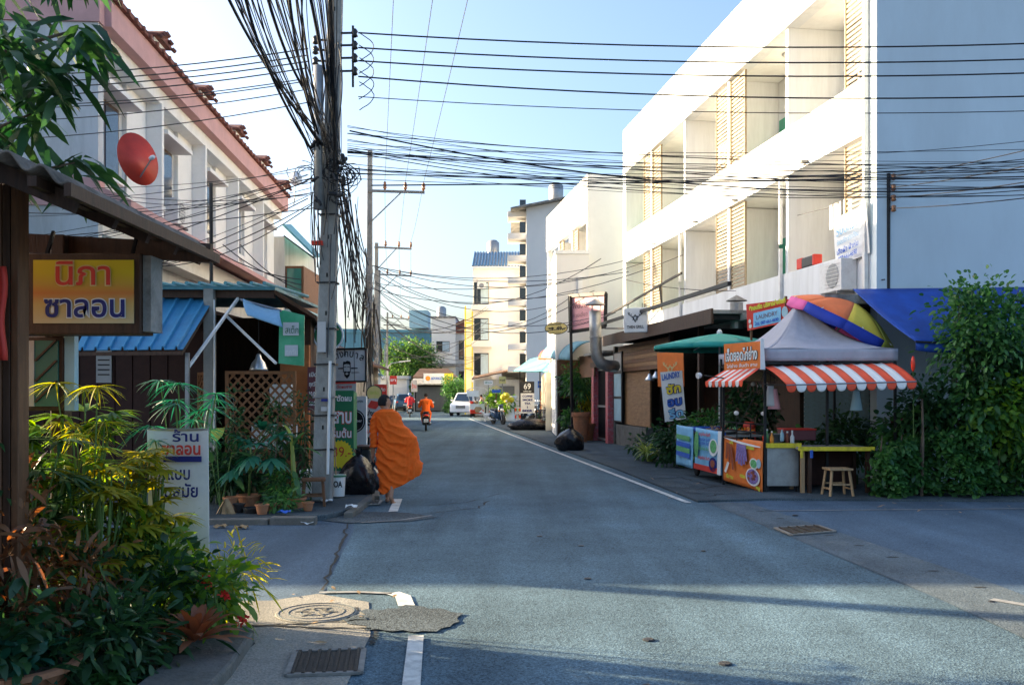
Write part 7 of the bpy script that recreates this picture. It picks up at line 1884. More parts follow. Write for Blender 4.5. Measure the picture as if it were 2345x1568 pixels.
def car(label, paint, L=4.3, W=.86, roof=1.48, kind='sedan', group=None):
    t = thing('car', label, 'car', (0,0,0), group); h = L/2; hood = .95 if kind == 'sedan' else 1.05
    # facing +Y
    mb = MB(); loft(mb, [rsec(-h,W*.86,.38,hood-.1,.12), rsec(-h+.15,W*.96,.28,hood,.14), rsec(-h*.4,W,.24,hood+.02,.14), rsec(h*.4,W,.24,hood,.14), rsec(h-.5,W*.97,.26,hood-.1,.14), rsec(h-.08,W*.88,.34,hood-.22,.14), rsec(h,W*.8,.4,hood-.3,.12)]); mb.build('body', paint, t, smooth=True)
    y0, y1 = (-h*.62, h*.42) if kind == 'sedan' else (-h*.35 if kind == 'pickup' else -h*.93, h*.42)
    mb = MB(); loft(mb, [rsec(y0,W*.90,hood-.08,hood+.06,.05), rsec(y0+.35,W*.86,hood-.08,roof-.03,.14,5,.86), rsec((y0+y1)/2,W*.86,hood-.08,roof,.14,5,.86), rsec(y1-.65,W*.86,hood-.08,roof-.05,.14,5,.86), rsec(y1,W*.90,hood-.08,hood+.06,.05)]); cb = mb.build('cabin', paint, t, smooth=True)
    def pane(name, pts):
        mb = MB(); mb.add(pts, [(0,1,2,3)]); mb.build(name, 'glass_blue', t, sol=.012)
    g = .025
    pane('windscreen', [(-W*.74,y1+g,hood+.05),(W*.74,y1+g,hood+.05),(W*.62,y1-.62+g,roof-.08),(-W*.62,y1-.62+g,roof-.08)])
    pane('rear_window', [(W*.74,y0-g,hood+.07),(-W*.74,y0-g,hood+.07),(-W*.62,y0+.33-g,roof-.09),(W*.62,y0+.33-g,roof-.09)])
    for s in (-1,1):
        pane('side_window', [(s*(W*.885+.01),y0+.35,hood+.06),(s*(W*.885+.01),y1-.25,hood+.06),(s*(W*.76+.015),y1-.7,roof-.1),(s*(W*.76+.015),y0+.5,roof-.1)])
        for y in (-h*.6,h*.62):
            mb = MB(); mb.lathe([(.22,-.1),(.31,-.1),(.33,-.06),(.33,.06),(.31,.1),(.22,.1)], (s*(W-.08),y,.33), 18, (1,0,0)); w = mb.build('wheel', 'rubber', t, smooth=True)
            mb = MB(); mb.lathe([(0,-.06),(.2,-.105),(.22,-.1),(.22,.1),(.2,.105),(0,.06)], (s*(W-.08),y,.33), 16, (1,0,0)); mb.build('rim', 'grey_metal', w)
        mb = MB(); mb.ell((s*W*.62,h-.06,hood-.33), (.2,.07,.09), 12, 8); mb.build('headlight', 'lamp_clear', t, smooth=True)
        mb = MB(); mb.ell((s*W*.80,-h+.05,hood-.18), (.13,.06,.11), 12, 8); mb.build('tail_light', 'lamp_red', t, smooth=True)
        mb = MB(); mb.ell((s*(W+.06),y1-.35,hood+.1), (.09,.05,.07), 10, 6); mb.build('mirror', paint, t, smooth=True)
    mb = MB(); mb.box(-W*.38,W*.38,h-.02,h+.02,hood-.47,hood-.27); gl = mb.build('grille', 'black_plastic', t)
    for k in range(3):
        mb = MB(); mb.box(-W*.36,W*.36,h+.021,h+.03,hood-.45+k*.06,hood-.43+k*.06); mb.build('grille_bar', 'aluminium', gl)
    mb = MB(); mb.box(-W*.85,W*.85,h-.05,h+.06,.30,.45); mb.build('front_bumper', paint, t, bev=.03); mb = MB(); mb.box(-W*.85,W*.85,-h-.06,-h+.05,.30,.47); mb.build('rear_bumper', 'black_plastic', t, bev=.03)
    mb = MB(); mb.box(-.2,.2,h+.061,h+.07,.36,.46); mb.build('number_plate', 'plate_white', t); mb = MB(); mb.box(-.2,.2,-h-.03,-h-.02,.55,.68); mb.build('number_plate', 'plate_white', t)
    return t
c1 = car('white pickup parked facing the camera by the clipped tree', 'car_white', 4.6, .9, 1.72, 'pickup'); p = G(1066,953); set_at(c1, (p.x-.1,p.y+2.2,.0), math.pi-.12)
c2 = car('blue grey car driving away, tail lights red', 'car_blue', 4.4, .9, 1.62, 'suv'); p = G(920,942); set_at(c2, (p.x-.1,p.y+2,.0), .2)
c3 = car('dark blue sedan beyond the monk, left of the other car', 'car_navy', 4.3, .86, 1.46); p = G(896,940); set_at(c3, (p.x,p.y+2.5,.0), .25)
# vendor tricycle with canopy
vt = thing('vendor_cart', 'white vendor tricycle with arched canopy and red front', 'cart', G(1093,956)); o_ = ORG[vt]
mb = MB(); mb.box(o_.x-.55,o_.x+.5,o_.y-.1,o_.y+.9,.35,.95); mb.build('body', 'white_metal', vt, bev=.03)
mb = MB(); mb.box(o_.x-.5,o_.x+.42,o_.y-.14,o_.y-.103,.28,.55); mb.build('front_panel', 'lamp_red', vt, bev=.02)
mb = MB(); mb.grid(lambda u, v: Vector((o_.x+.75*math.cos(math.pi*(1-u)), o_.y-.2+1.2*v, 1.75+.32*math.sin(math.pi*u))), 12, 3); mb.build('canopy', 'white_metal', vt, smooth=True, sol=.04)
mb = MB(); mb.box(o_.x-.72,o_.x+.1,o_.y-.22,o_.y-.2,1.45,1.85); mb.build('canopy_flap', 'white_print', vt)
for sx_ in (-.7,.7):
    mb = MB(); mb.bar((o_.x+sx_*.7,o_.y,.9),(o_.x+sx_,o_.y,1.8), .04); mb.build('post', 'white_metal', vt)
for k in range(6):
    mb = MB(); mb.lathe([(.11,0),(.14,.12),(.13,.18)], (o_.x-.4+k*.16,o_.y+.1+.1*(k%2),.952), 10); mb.build('tray', ('lamp_red','galv','raw_wood','white_plastic','food_green','galv')[k], vt)
mb = MB(); mb.lathe([(.26,0),(.3,.03),(.2,.09)], (o_.x+.05,o_.y-.05,.60), 14, (0,-1,.3)); mb.build('basket', 'raw_wood', vt)
for sx_ in (-.45,.4):
    mb = MB(); mb.lathe([(.2,-.04),(.28,-.04),(.29,0),(.28,.04),(.2,.04)], (o_.x+sx_,o_.y+.2,.29), 16, (1,0,0)); mb.build('wheel', 'rubber', vt)
def standing(label, p, rz, top, legs, s=1.0, bend=.0, hat=None):
    t = thing('person', label, 'person', (0,0,0)); mb = MB(); b = bend
    capsule(mb, (0,0,.92), (0,b*.5,1.25), .13, .15); mb.ell((0,b*.6,1.33), (.19,.09,.07), 14, 8); capsule(mb, (0,b*.65,1.36), (0,b*.75,1.46), .05, .05); mb.ell((0,b*.85,1.54), (.075,.09,.11), 12, 10)
    for sg in (-1,1):
        capsule(mb, (sg*.18,b*.6,1.32), (sg*.22,b*.6+.1,1.06), .05, .042); capsule(mb, (sg*.22,b*.6+.1,1.06), (sg*.17,b*.6+.32,1.0), .038, .03); mb.ell((sg*.17,b*.6+.37,1.0), (.03,.05,.03), 8, 6)
        capsule(mb, (sg*.09,0,.9), (sg*.1,.03,.5), .08, .055); capsule(mb, (sg*.1,.03,.5), (sg*.1,-.02,.08), .052, .036); mb.ell((sg*.1,.04,.035), (.04,.11,.035), 8, 6)
    remesh(mb, 'body', 'skin', t, .018, 4)
    mb = MB(); capsule(mb, (0,0,.90), (0,b*.5,1.25), .165, .175); mb.ell((0,b*.6,1.33), (.215,.115,.085), 14, 8)
    for sg in (-1,1): capsule(mb, (sg*.18,b*.6,1.32), (sg*.22,b*.6+.09,1.08), .07, .062)
    remesh(mb, 'top', top, t, .02, 4)
    mb = MB()
    for sg in (-1,1): capsule(mb, (sg*.09,0,.88), (sg*.1,.03,.5), .10, .08); capsule(mb, (sg*.1,.03,.5), (sg*.1,-.02,.14), .075, .06)
    remesh(mb, 'trousers', legs, t, .02, 4)
    mb = MB(); mb.ell((0,b*.83,1.57), (.083,.098,.10), 14, 10); mb.build('hair', 'hair', t, smooth=True); set_at(t, p, rz, s); return t
p = G(1108,956); standing('person in a pink top stooping at the vendor tricycle', (p.x+.05,p.y+.3,0), 1.2, 'pink_print', 'trousers', .95, .35)
p = G(1302,1000); standing('person in dark clothes at the terrace behind the pots', (V(1278,0,45.5).x,45.5,.03), 2.6, 'trousers', 'black_plastic', .95, .1)
dg = thing('dog', 'small white dog standing beside the parked scooter', 'dog', (0,0,0)); mb = MB()
capsule(mb, (0,-.16,.30), (0,.14,.31), .085, .095); mb.ell((0,.14,.29), (.085,.1,.11), 10, 8); capsule(mb, (0,.2,.35), (0,.28,.44), .06, .05); mb.ell((0,.33,.47), (.055,.075,.055), 10, 8); capsule(mb, (0,.37,.455), (0,.43,.44), .03, .024)
for sg in (-1,1):
    capsule(mb, (sg*.05,.16,.26), (sg*.055,.15,.13), .035, .022, 8); capsule(mb, (sg*.055,.15,.13), (sg*.055,.17,.02), .02, .02, 8)
    capsule(mb, (sg*.05,-.16,.27), (sg*.055,-.10,.16), .05, .028, 8); capsule(mb, (sg*.055,-.10,.16), (sg*.055,-.2,.11), .022, .018, 8); capsule(mb, (sg*.055,-.2,.11), (sg*.055,-.18,.02), .018, .02, 8)
    mb.ell((sg*.04,.31,.53), (.015,.02,.035), 8, 6)
capsule(mb, (0,-.22,.33), (0,-.33,.45), .022, .012, 8)
remesh(mb, 'body', 'far_white', dg, .014, 3); p = G(1118,966); set_at(dg, (p.x,p.y,0), 1.9, 1.3)
# ================================================================== the walking monk
mk = thing('person', 'monk in a flowing orange robe walking away barefoot on the left', 'person', (0,0,0))
S_ = .001371
def Z(zx, zy, y=0.0): return Vector(((zx-345)*S_, y, (1362-zy)*S_))
mb = MB()
hx = Z(298,242,.02)
fd = Vector((.80,.58,-.04)).normalized(); fs_d = Vector((fd.y,-fd.x,0)).normalized()
q = Matrix((fs_d, fd, fs_d.cross(fd))).transposed().to_quaternion()
mb.ell(hx, (.073,.092,.108), 20, 14, q)                            # skull
mb.ell(hx + fd*.035 - UZ*.045, (.056,.06,.07), 16, 12, q)          # jaw
mb.ell(hx + fd*.098 - UZ*.018, (.012,.018,.022), 10, 8, q)         # nose
mb.ell(hx + fd*.088 - UZ*.062, (.022,.012,.010), 10, 8, q)         # lips
mb.ell(hx + fd*.072 - UZ*.098, (.025,.022,.018), 10, 8, q)         # chin
mb.ell(hx + fd*.082 + UZ*.022, (.05,.014,.012), 10, 8, q)          # brow
for sg in (-1,1): mb.ell(hx + fs_d*sg*.076 + fd*.004 - UZ*.015, (.010,.022,.034), 10, 8, q)
capsule(mb, Z(312,300,.0), Z(318,365,-.01), .052, .062)
capsule(mb, Z(335,450,.01), Z(340,640,.01), .095, .09); capsule(mb, Z(340,640,.01), Z(345,760,.01), .09, .11)
mb.ell(Z(332,412,.01), (.165,.06,.05), 16, 10)
LS, LE, LW = Z(205,415,0), Z(184,640,-.02), Z(165,815,.03)
capsule(mb, LS, LE, .042, .042); capsule(mb, LE, LW, .043, .028)
RS, RE, RW = Z(455,420,.02), Z(520,640,.05), Z(480,690,.3)
capsule(mb, RS, RE, .042, .04); capsule(mb, RE, RW, .043, .03)
for (W_, d_, sg) in ((LW, Vector((.02,.05,-1)).normalized(), 1), (RW, Vector((-.3,.8,-.2)).normalized(), -1)):
    sd = d_.cross(Vector((1,0,0))).normalized()
    mb.ell(W_ + d_*.045, (.022,.038,.045), 10, 8, d_.to_track_quat('Z','Y'))
    for k in range(4):
        b0 = W_ + d_*.08 + sd*(-.028+.0187*k); ln = (.062,.072,.068,.052)[k]; kn = b0 + d_*ln*.5; tp__ = kn + (d_*.8 + Vector((.35*sg,.25,0))).normalized()*ln*.5
        capsule(mb, b0 - d_*.02, kn, .0095, .009, 8); capsule(mb, kn, tp__, .009, .0075, 8)
    th0 = W_ + d_*.025 + sd*.035; th1 = th0 + (d_*.7+sd*.6).normalized()*.04; capsule(mb, th0 - sd*.015, th1, .012, .011, 8); capsule(mb, th1, th1 + (d_+sd*.15).normalized()*.03, .011, .009, 8)
# legs: left foot flat and forward, right heel lifted behind
LH, LK, LA = Z(310,780,0), Z(325,1040,.10), Z(330,1296,.06)
capsule(mb, LH, LK, .095, .062); capsule(mb, LK, LA, .058, .036)
RH, RK, RA = Z(385,780,0), Z(400,1045,-.02), Z(398,1262,-.24)
capsule(mb, RH, RK, .095, .062); capsule(mb, RK, RA, .058, .036)
mb.ell(LA + Vector((0,-.035,-.055)), (.032,.04,.034), 10, 8); capsule(mb, LA + Vector((0,-.02,-.06)), LA + Vector((-.012,.15,-.066)), .036, .028); 
for k in range(5): mb.ell(LA + Vector((-.045+.019*k,.185-.012*abs(k-3.2),-.075)), (.011,.022,.011), 8, 6)
ft = Vector((.01,.10,-.13)).normalized(); mb.ell(RA + Vector((0,-.03,-.035)), (.033,.035,.04), 10, 8); capsule(mb, RA + Vector((0,-.02,-.03)), RA + ft*.16 + Vector((.008,0,.0)), .034, .028)
for k in range(5): mb.ell(RA + ft*.165 + Vector((-.036+.019*k,.035,.004)), (.011,.022,.011), 8, 6)
remesh(mb, 'body', 'skin', mk, .0085, 4)
for sg in (-1,1):
    e = hx + fd*.083 + fs_d*sg*.03 + UZ*.002; mb = MB(); mb.ell(e, (.011,.008,.008), 10, 8, q); mb.build('eye', 'shell_white', mk, smooth=True); mb = MB(); mb.ell(e+fd*.006, (.005,.004,.005), 8, 6, q); mb.build('pupil', 'black_print', mk, smooth=True)
    mb = MB(); mb.ell(e+fd*.006+UZ*.02, (.02,.005,.004), 8, 6, q); mb.build('eyebrow', 'hair', mk, smooth=True)
# short hair: a cap over skull and nape, cut away from the face
mb = MB(); n, m = 40, 26; P_ = []
for i in range(m+1):
    a = math.pi*i/m
    for j in range(n):
        th = 2*math.pi*j/n; lc = Vector((math.sin(a)*math.cos(th), math.sin(a)*math.sin(th), math.cos(a))); P_.append(lc)
idx = [k for k, lc in enumerate(P_)]
fsx = []
def hairy(lc): return (lc.z > .48 and lc.y < .80) or (lc.z > -.55 + .55*max(0,lc.y) and lc.y < .10 and not (abs(lc.x) > .9 and lc.y > -.12 and lc.z < .1))
for i in range(m):
    for j in range(n):
        k = (j+1) % n; f = (i*n+j,i*n+k,(i+1)*n+k,(i+1)*n+j)
        if all(hairy(P_[x]) for x in f): fsx.append(f)
rg = random.Random(4)
mb.add([hx + q @ Vector((lc.x*.080, lc.y*.100, lc.z*.117)) + Vector((rg.uniform(-1,1),rg.uniform(-1,1),rg.uniform(-1,1)))*.0012 for lc in P_], fsx); mb.build('hair', 'hair', mk, smooth=True, sol=.01)
# robe
tab = [(318,268,392,.062,-.01),(335,238,420,.080,-.01),(352,212,448,.098,-.01),(375,188,472,.112,-.005),(400,178,490,.12,0),(450,182,506,.128,0),(500,196,524,.135,0),(560,214,590,.14,0),(640,222,664,.15,0),(700,220,688,.155,0),(800,214,688,.165,0),(900,210,714,.18,-.005),(960,213,738,.19,-.01),(1030,224,728,.2,-.015),(1100,232,712,.2,-.02),(1190,244,690,.195,-.025),(1270,262,660,.18,-.03)]
def ip(zy, c): return float(np.interp(zy, [r[0] for r in tab], [r[c] for r in tab]))
def hem(th):
    zx = 470 + 255*math.cos(th); b = 1262 if zx < 300 else (1262-72*(zx-300)/150 if zx < 450 else 1190-152*(zx-450)/275)
    return b - (18 if math.sin(th) > 0 else 0)
def sm(a, b, x): t = min(1, max(0, (x-a)/(b-a))); return t*t*(3-2*t)
def ridge(p): s = math.sin(p); return (1-abs(s))**1.6*2-1
from mathutils import noise as mnoise
def nz3(x, y, z, s): return mnoise.noise(Vector((x*s, y*s, z*s)))
def robe(u, v):
    th = math.pi/2 + 2*math.pi*u
    zy = 318 + (hem(th)-318)*v
    xl, xr, d, cy = ip(zy,1), ip(zy,2), ip(zy,3), ip(zy,4)
    ct, st = math.cos(th), math.sin(th)
    e = .82 if zy > 500 else .95
    zx = (xl+xr)/2 + (xr-xl)/2*math.copysign(abs(ct)**e, ct); y = cy + d*math.copysign(abs(st)**e, st)
    wx = 34*nz3(zx/100,zy/100,1.3,.9); wy = 30*nz3(zx/100,zy/100,7.7,.8); r = math.hypot(zx-655+wx, (zy-215)*1.05+wy)
    amp = .55+.9*abs(nz3(zx/100,zy/100,3.1,1.3))
    A1 = ridge(r/29.0 + .6*math.sin(zx/70)) * .010 * sm(350,450,zy) * (1-.25*sm(900,1150,zy))
    A2 = ridge((zx+wx*.7)/19.0 + .010*(zy-600) + .5*math.sin(zy/60)) * .014
    w = sm(500,620,zx)*sm(540,680,zy)
    A3 = ridge((zy + wy*1.3 - .5*(zx-230) + .0016*(zx-430)**2)/36.0) * .013 * sm(650,760,zy)
    f = A1*(1-w)*(1-.8*sm(680,800,zy)) + A2*w + A3*(1-w)
    f = f*amp*1.75 + .012*math.sin(r/60.0+1)*(1-w) + .004*nz3(zx/100,zy/100,9.2,6)
    # rolled collar behind the neck
    f += .016*math.exp(-((zy-345-.0009*(zx-330)**2)/13)**2)
    nx, ny = ct*.8, st
    k = f*(1 if st < .35 else .4)
    return Z(zx,zy,y) + Vector((nx*k, ny*k, 0))
mb = MB(); mb.grid(robe, 150, 130); rbm = mb.build('robe', 'robe', mk, smooth=True, sol=.006)
def sleeve(u, v):
    th = 2*math.pi*u; zy = 372 + 372*v; cx = np.interp(zy, [372,420,520,640,744], [212,196,180,184,182]); r = np.interp(zy, [372,410,520,640,744], [.045,.068,.066,.062,.058])
    k = 1 + .10*ridge((zy + 30*math.cos(th) - .1*(zy-400)*math.sin(th))/19.0) + .05*math.sin(zy/14+2*th)
    return Z(float(cx),zy,-.012) + Vector((math.cos(th)*r*k*.92, math.sin(th)*r*k*1.1, 0))
mb = MB(); mb.grid(sleeve, 40, 60); mb.build('sleeve', 'robe', mk, smooth=True, sol=.005)
mb = MB(); mb.grid(lambda u, v: Z(330+70*math.cos(2*math.pi*u)*(1-.1*v), 322+26*v - 8*math.cos(2*math.pi*u), .07*math.sin(2*math.pi*u)-.005), 40, 4); mb.build('collar', 'robe_dark', mk, smooth=True, sol=.016)
pm = G(889,1150); set_at(mk, (pm.x,pm.y,.004), 0)
# ================================================================== overhead wires
def wire(a, b, sag, r, label, group, mat='cable', n=14, name='overhead_cable'):
    a, b = Vector(a), Vector(b); mb = MB()
    pts = [a.lerp(b,i/n) - UZ*sag*4*(i/n)*(1-i/n) for i in range(n+1)]
    mb.tube(pts, r, 5); return tag(mb.build(name, mat), label, 'cable', group)
rw_ = random.Random(21)
G1 = 'power lines crossing to the right'
for k, (y0, y1, sag) in enumerate(((76,92,.16),(110,128,.16),(140,160,.16),(176,214,.18),(222,248,.15))):
    wire(V(820,y0,13.4), V(2560,y1,13.6), sag, .012 if k < 4 else .007, ('top','second','third','fourth','fifth thin')[k] + ' of the black power lines crossing from the pole to the right', G1)
G2 = 'thin cables crossing to the right'
for k in range(24):
    y0 = 285 + rw_.uniform(0,130); y1 = 265 + rw_.uniform(0,175); Yb = rw_.uniform(13.2,15.2)
    wire(V(795,y0,13.4), V(2600,y1,Yb), rw_.uniform(.05,.5), rw_.choice((.004,.005,.007)), 'thin black cable strung from the utility pole across to the right', G2, rw_.choice(('cable','cable','cable_grey')), 18)
wire(V(800,300,13.4), V(2560,408,14.5), .5, .012, 'thick sagging black cable from the pole past the white building', G2, 'cable', 20)
wire(V(850,425,13.9), V(2600,400,14.6), .02, .011, 'thick level black cable ending at the nearest pole', G2, 'cable', 20)
for k, q in enumerate(rack):
    wire(q, V(2560,290+45*k,11.5), .05, .008, ('top','second','third','lowest')[k] + ' of four cables rising right from the wall rack', 'cables from the wall rack')
G3 = 'power lines crossing to the left'
for k, (y0, y1) in enumerate(((112,150),(127,168),(141,180),(156,200),(180,222),(186,228),(205,262),(235,310))):
    wire(V(705,y0,13.4), V(-350,y1+10,15.5), .22, .010 if k < 4 else .008, ('topmost','second','third','fourth','fifth','sixth','seventh','lowest')[k] + ' black power line running left from the pole over the side street', G3)
G4 = 'cables in front of the terrace'
for k in range(17):
    y0 = 370+rw_.uniform(0,120); x1, y1 = rw_.choice(((-200,rw_.uniform(440,640)),(150,rw_.uniform(420,560)),(330,rw_.uniform(540,660))))
    wire(V(700+rw_.uniform(0,25),y0,13.5), V(x1,y1,rw_.uniform(15.0,16.2)), rw_.uniform(.05,.35), rw_.choice((.005,.006,.008)), 'black cable drooping from the pole in front of the pink terrace', G4)
for k in range(3):
    wire(V(470+40*k,560,14.0), V(690,640+12*k,13.5), .1, .008, 'black cable slanting from the steel mast to the pole', 'mast cables')
# high tension lines along the street
for k in range(3):
    pp_ = [pins2[k] + Vector((2.4,-16,0))*f for f in (2.4,)]
    wire(pins2[k], pins2[k] + Vector((.15*52,-52,.3)), .35, .008, ('left','middle','right')[k] + ' of three thin high lines passing overhead along the street', 'high lines', 'cable_grey', 26)
    wire(pins2[k], pins3[k], .2, .008, ('left','middle','right')[k] + ' high line from the second to the third pole', 'high lines', 'cable_grey')
    wire(pins3[k], pins4[k], .2, .008, ('left','middle','right')[k] + ' high line from the third to the fourth pole', 'high lines', 'cable_grey')
    wire(pins4[k], pins5[k], .4, .008, ('left','middle','right')[k] + ' high line from the fourth to the farthest pole', 'high lines', 'cable_grey')
# the heavy bundle coming in over the camera and its tangle
G5 = 'cable bundle overhead'
def qwire(pts, r, label, group, mat='cable', n=20, name='bundle_cable'):
    a, c, b = (Vector(p) for p in pts); ctl = c*2 - (a+b)/2; P = []
    for i in range(n+1):
        t = i/n; P.append(a*(1-t)**2 + ctl*2*t*(1-t) + b*t*t)
    mb = MB(); mb.tube(P, r, 5); return tag(mb.build(name, mat), label, 'cable', group)
def bun(x0, y0, xm, ym, xt, r, lab, mat='cable'):
    a = V(x0,y0,13.3); m = V(xm,ym,10.9); b = V(xt,-60,8.4); qwire([a,m,b], r, lab, G5, mat)
strands = []
for k in range(15): strands.append((735+rw_.uniform(-18,12), rw_.uniform(300,390), 612+k*1.8+rw_.uniform(-10,10), 150+rw_.uniform(-20,20), 500+k*6+rw_.uniform(-6,6)))
for k in range(17): strands.append((748+rw_.uniform(-20,25), rw_.uniform(260,400), 668+k*2.9+rw_.uniform(-10,10), 150+rw_.uniform(-30,30), 590+k*7+rw_.uniform(-6,6)))
for k in range(12): strands.append((770+rw_.uniform(-18,16), rw_.uniform(300,430), 742+k*2.5, 160, 700+k*6.5))
for i, s_ in enumerate(strands):
    bun(*s_, rw_.choice((.005,.006,.008,.010)) if i % 8 else .018, ('left' if i < 15 else 'middle' if i < 32 else 'right') + ' strand group of the heavy black cable bundle coming in from above', rw_.choice(('cable','cable','cable_grey')))
G6 = 'cables wrapped on the pole'
for k in range(28):
    x = 748+rw_.uniform(-22,34); y0 = rw_.uniform(60,330); y1 = y0 + rw_.uniform(140,420); dx = rw_.uniform(-14,14)
    qwire([V(x,y0,13.24), V(x+dx+rw_.uniform(-10,10),(y0+y1)/2,13.15), V(x-dx*.6-6,y1,13.24)], rw_.choice((.005,.006,.009)), 'black cable running down the face of the nearest utility pole', G6, rw_.choice(('cable','cable_grey')), 10)
G7 = 'coiled cables on the pole'
for k in range(26):
    cx, cy = rw_.choice(((690,395),(700,400),(775,400),(785,420),(765,380),(780,450),(755,395),(795,400))); rr = rw_.uniform(12,36); ph = rw_.uniform(0,6.28); tl = rw_.uniform(-.5,.5); n = 18
    ext = rw_.uniform(4.2,6.6); pts = []
    for i in range(n+1):
        a = ph + ext*i/n; pts.append(V(cx + rr*math.cos(a) + rw_.uniform(-1.2,1.2), cy + rr*.8*math.sin(a) + tl*rr*math.cos(a), 13.2 + .05*math.sin(a*2+k)))
    mb = MB(); mb.tube(pts, rw_.choice((.005,.007,.009)), 5); tag(mb.build('cable_coil', 'cable'), 'loose coil of black cable tied at mid height of the nearest pole', 'cable', G7)
# knots, clamps and splice boxes in the tangle
for k in range(16):
    x, y = rw_.uniform(715,800), rw_.uniform(320,470); c = V(x,y,13.15); mb = MB(); d = Vector((rw_.uniform(-1,1),rw_.uniform(-.3,.3),rw_.uniform(-1,1))).normalized()
    mb.tube([c-d*.07, c-d*.05, c+d*.05, c+d*.07], [.012,.03,.03,.012], 8); tag(mb.build('splice_box', 'black_plastic'), 'black cable splice box in the tangle on the nearest pole', 'cable box', 'splice boxes on the pole')
G8 = 'cables hanging behind the pole'
# jumper loops right of the insulators
for k, py in enumerate(RIGHT[:5]):
    mb = MB(); y2 = py + 65; pts = [V(822+34*math.sin(math.pi*f)+rw_.uniform(-1,1), py+(y2-py)*f, 13.38) for f in np.linspace(0,1,12)]; mb.tube(pts, .007, 5); tag(mb.build('jumper_loop', 'cable'), 'black jumper wire looping between the right hand insulators', 'cable', 'jumper loops')
# thick bundle from the near pole to the second pole
for k in range(18):
    x0, y0 = 780+rw_.uniform(-14,18), 420+rw_.uniform(-40,60); x1, y1 = 850+rw_.uniform(-8,8), 600+rw_.uniform(-30,110)
    sg = rw_.uniform(.4,1.6); wire(V(x0,y0,13.6), V(x1,y1,33.8), sg, rw_.choice((.006,.008,.014)), 'black cable in the sagging bundle between the first and second pole', G8)
for k in range(24):
    x0 = 783+rw_.uniform(-22,42); y0 = 470+rw_.uniform(-40,80); y1 = y0+rw_.uniform(120,330); x1 = x0+rw_.uniform(-6,30)
    qwire([V(x0,y0,13.9), V((x0+x1)/2+rw_.uniform(-10,10),(y0+y1)/2,13.9), V(x1,y1,14.1)], rw_.choice((.004,.005,.008)), 'loose black cable end dangling behind the nearest pole', G8, 'cable', 10, 'dangling_cable')
for k in range(7):
    x0 = 690+rw_.uniform(0,45); y0 = 410+rw_.uniform(0,30)
    qwire([V(x0,y0,13.3), V(x0+rw_.uniform(-6,6),y0+90,13.3), V(x0+rw_.uniform(2,16),y0+rw_.uniform(150,230),13.35)], .005, 'thin loose wire dangling left of the nearest pole', 'dangling wires', 'cable', 10, 'dangling_cable')
for k in range(18):
    a = V(850+rw_.uniform(-5,6), 640+rw_.uniform(0,160), 33.8); b = V(864+rw_.uniform(-4,4), 690+rw_.uniform(0,130), 46.8); wire(a, b, rw_.uniform(.3,1.0), .02, 'black cable between the second and third pole', 'cables between the farther poles')
    if k < 10: wire(V(864,700+rw_.uniform(0,120),46.9), V(884,770+rw_.uniform(0,70),87.8), rw_.uniform(.5,2), .025, 'black cable running on to the farthest pole', 'cables between the farther poles')
for k in range(12):
    x = 845+rw_.uniform(-12,18); y0 = rw_.uniform(560,760); qwire([V(x,y0,33.6), V(x+rw_.uniform(-12,12),y0+70,33.6), V(x+rw_.uniform(-8,12),y0+rw_.uniform(110,190),33.6)], .025, 'black cable hanging on the second pole', 'cables on the second pole', 'cable', 8, 'dangling_cable')
G9 = 'street cables in the distance'
for k in range(12):
    wire(V(852+rw_.uniform(0,10),600+rw_.uniform(0,70),34), V(1300+rw_.uniform(0,280),rw_.uniform(560,720),rw_.uniform(26,36)), rw_.uniform(.3,1.6), .012, 'thin cable slung from the second pole to the right hand buildings', G9, 'cable_grey')
for k in range(12):
    wire(V(868,700+rw_.uniform(-20,120),58), V(1090+rw_.uniform(-10,30),rw_.uniform(690,850),70), rw_.uniform(.3,1.5), .02, 'distant cable crossing the street in front of the pale block', G9, 'cable_grey')
# street cable along the right facade
wire(V(2025,640,16.4), V(1430,640,33), .3, .012, 'black cable clipped along the long white facade', 'facade cables'); 
# ================================================================== small goods and clutter
def item(name, label, cat, c, prof, mat, n=14, group=None, part='body'):
    t = thing(name, label, cat, c, group); mb = MB(); mb.lathe(prof, c, n); mb.build(part, mat, t, smooth=True); return t
ctz = V(1756,1022,15.25).z + .032
t = item('steel_pot', 'steel cooking pot on the stall counter', 'pot', Vector((4.52,15.7,ctz)), [(.13,0),(.14,.02),(.14,.16),(.148,.165),(.13,.165),(.125,.02),(0,.02)], 'galv')
for s in (-1,1):
    mb = MB(); mb.tube([Vector((4.52+s*.14,15.67,ctz+.12)), Vector((4.52+s*.18,15.7,ctz+.13)), Vector((4.52+s*.14,15.73,ctz+.12))], .008, 5); mb.build('handle', 'black_plastic', t)
for k, (x, y, m, h) in enumerate(((4.30,15.5,'lamp_red',.2),(4.36,15.56,'food_green',.22),(4.42,15.48,'lamp_amber',.19),(4.72,15.6,'sausage',.18),(4.78,15.52,'white_plastic',.2))):
    t = item('sauce_bottle', ('red','green','amber','brown','white')[k] + ' sauce bottle on the stall counter', 'bottle', Vector((x,y,ctz)), [(.03,0),(.034,.02),(.034,h*.6),(.013,h*.8),(.013,h),(0,h)], m, 12, 'bottles on the stall counter')
    mb = MB(); mb.lathe([(.016,h+.001),(.016,h+.03),(0,h+.03)], Vector((x,y,ctz)), 10); mb.build('cap', 'white_plastic', t)
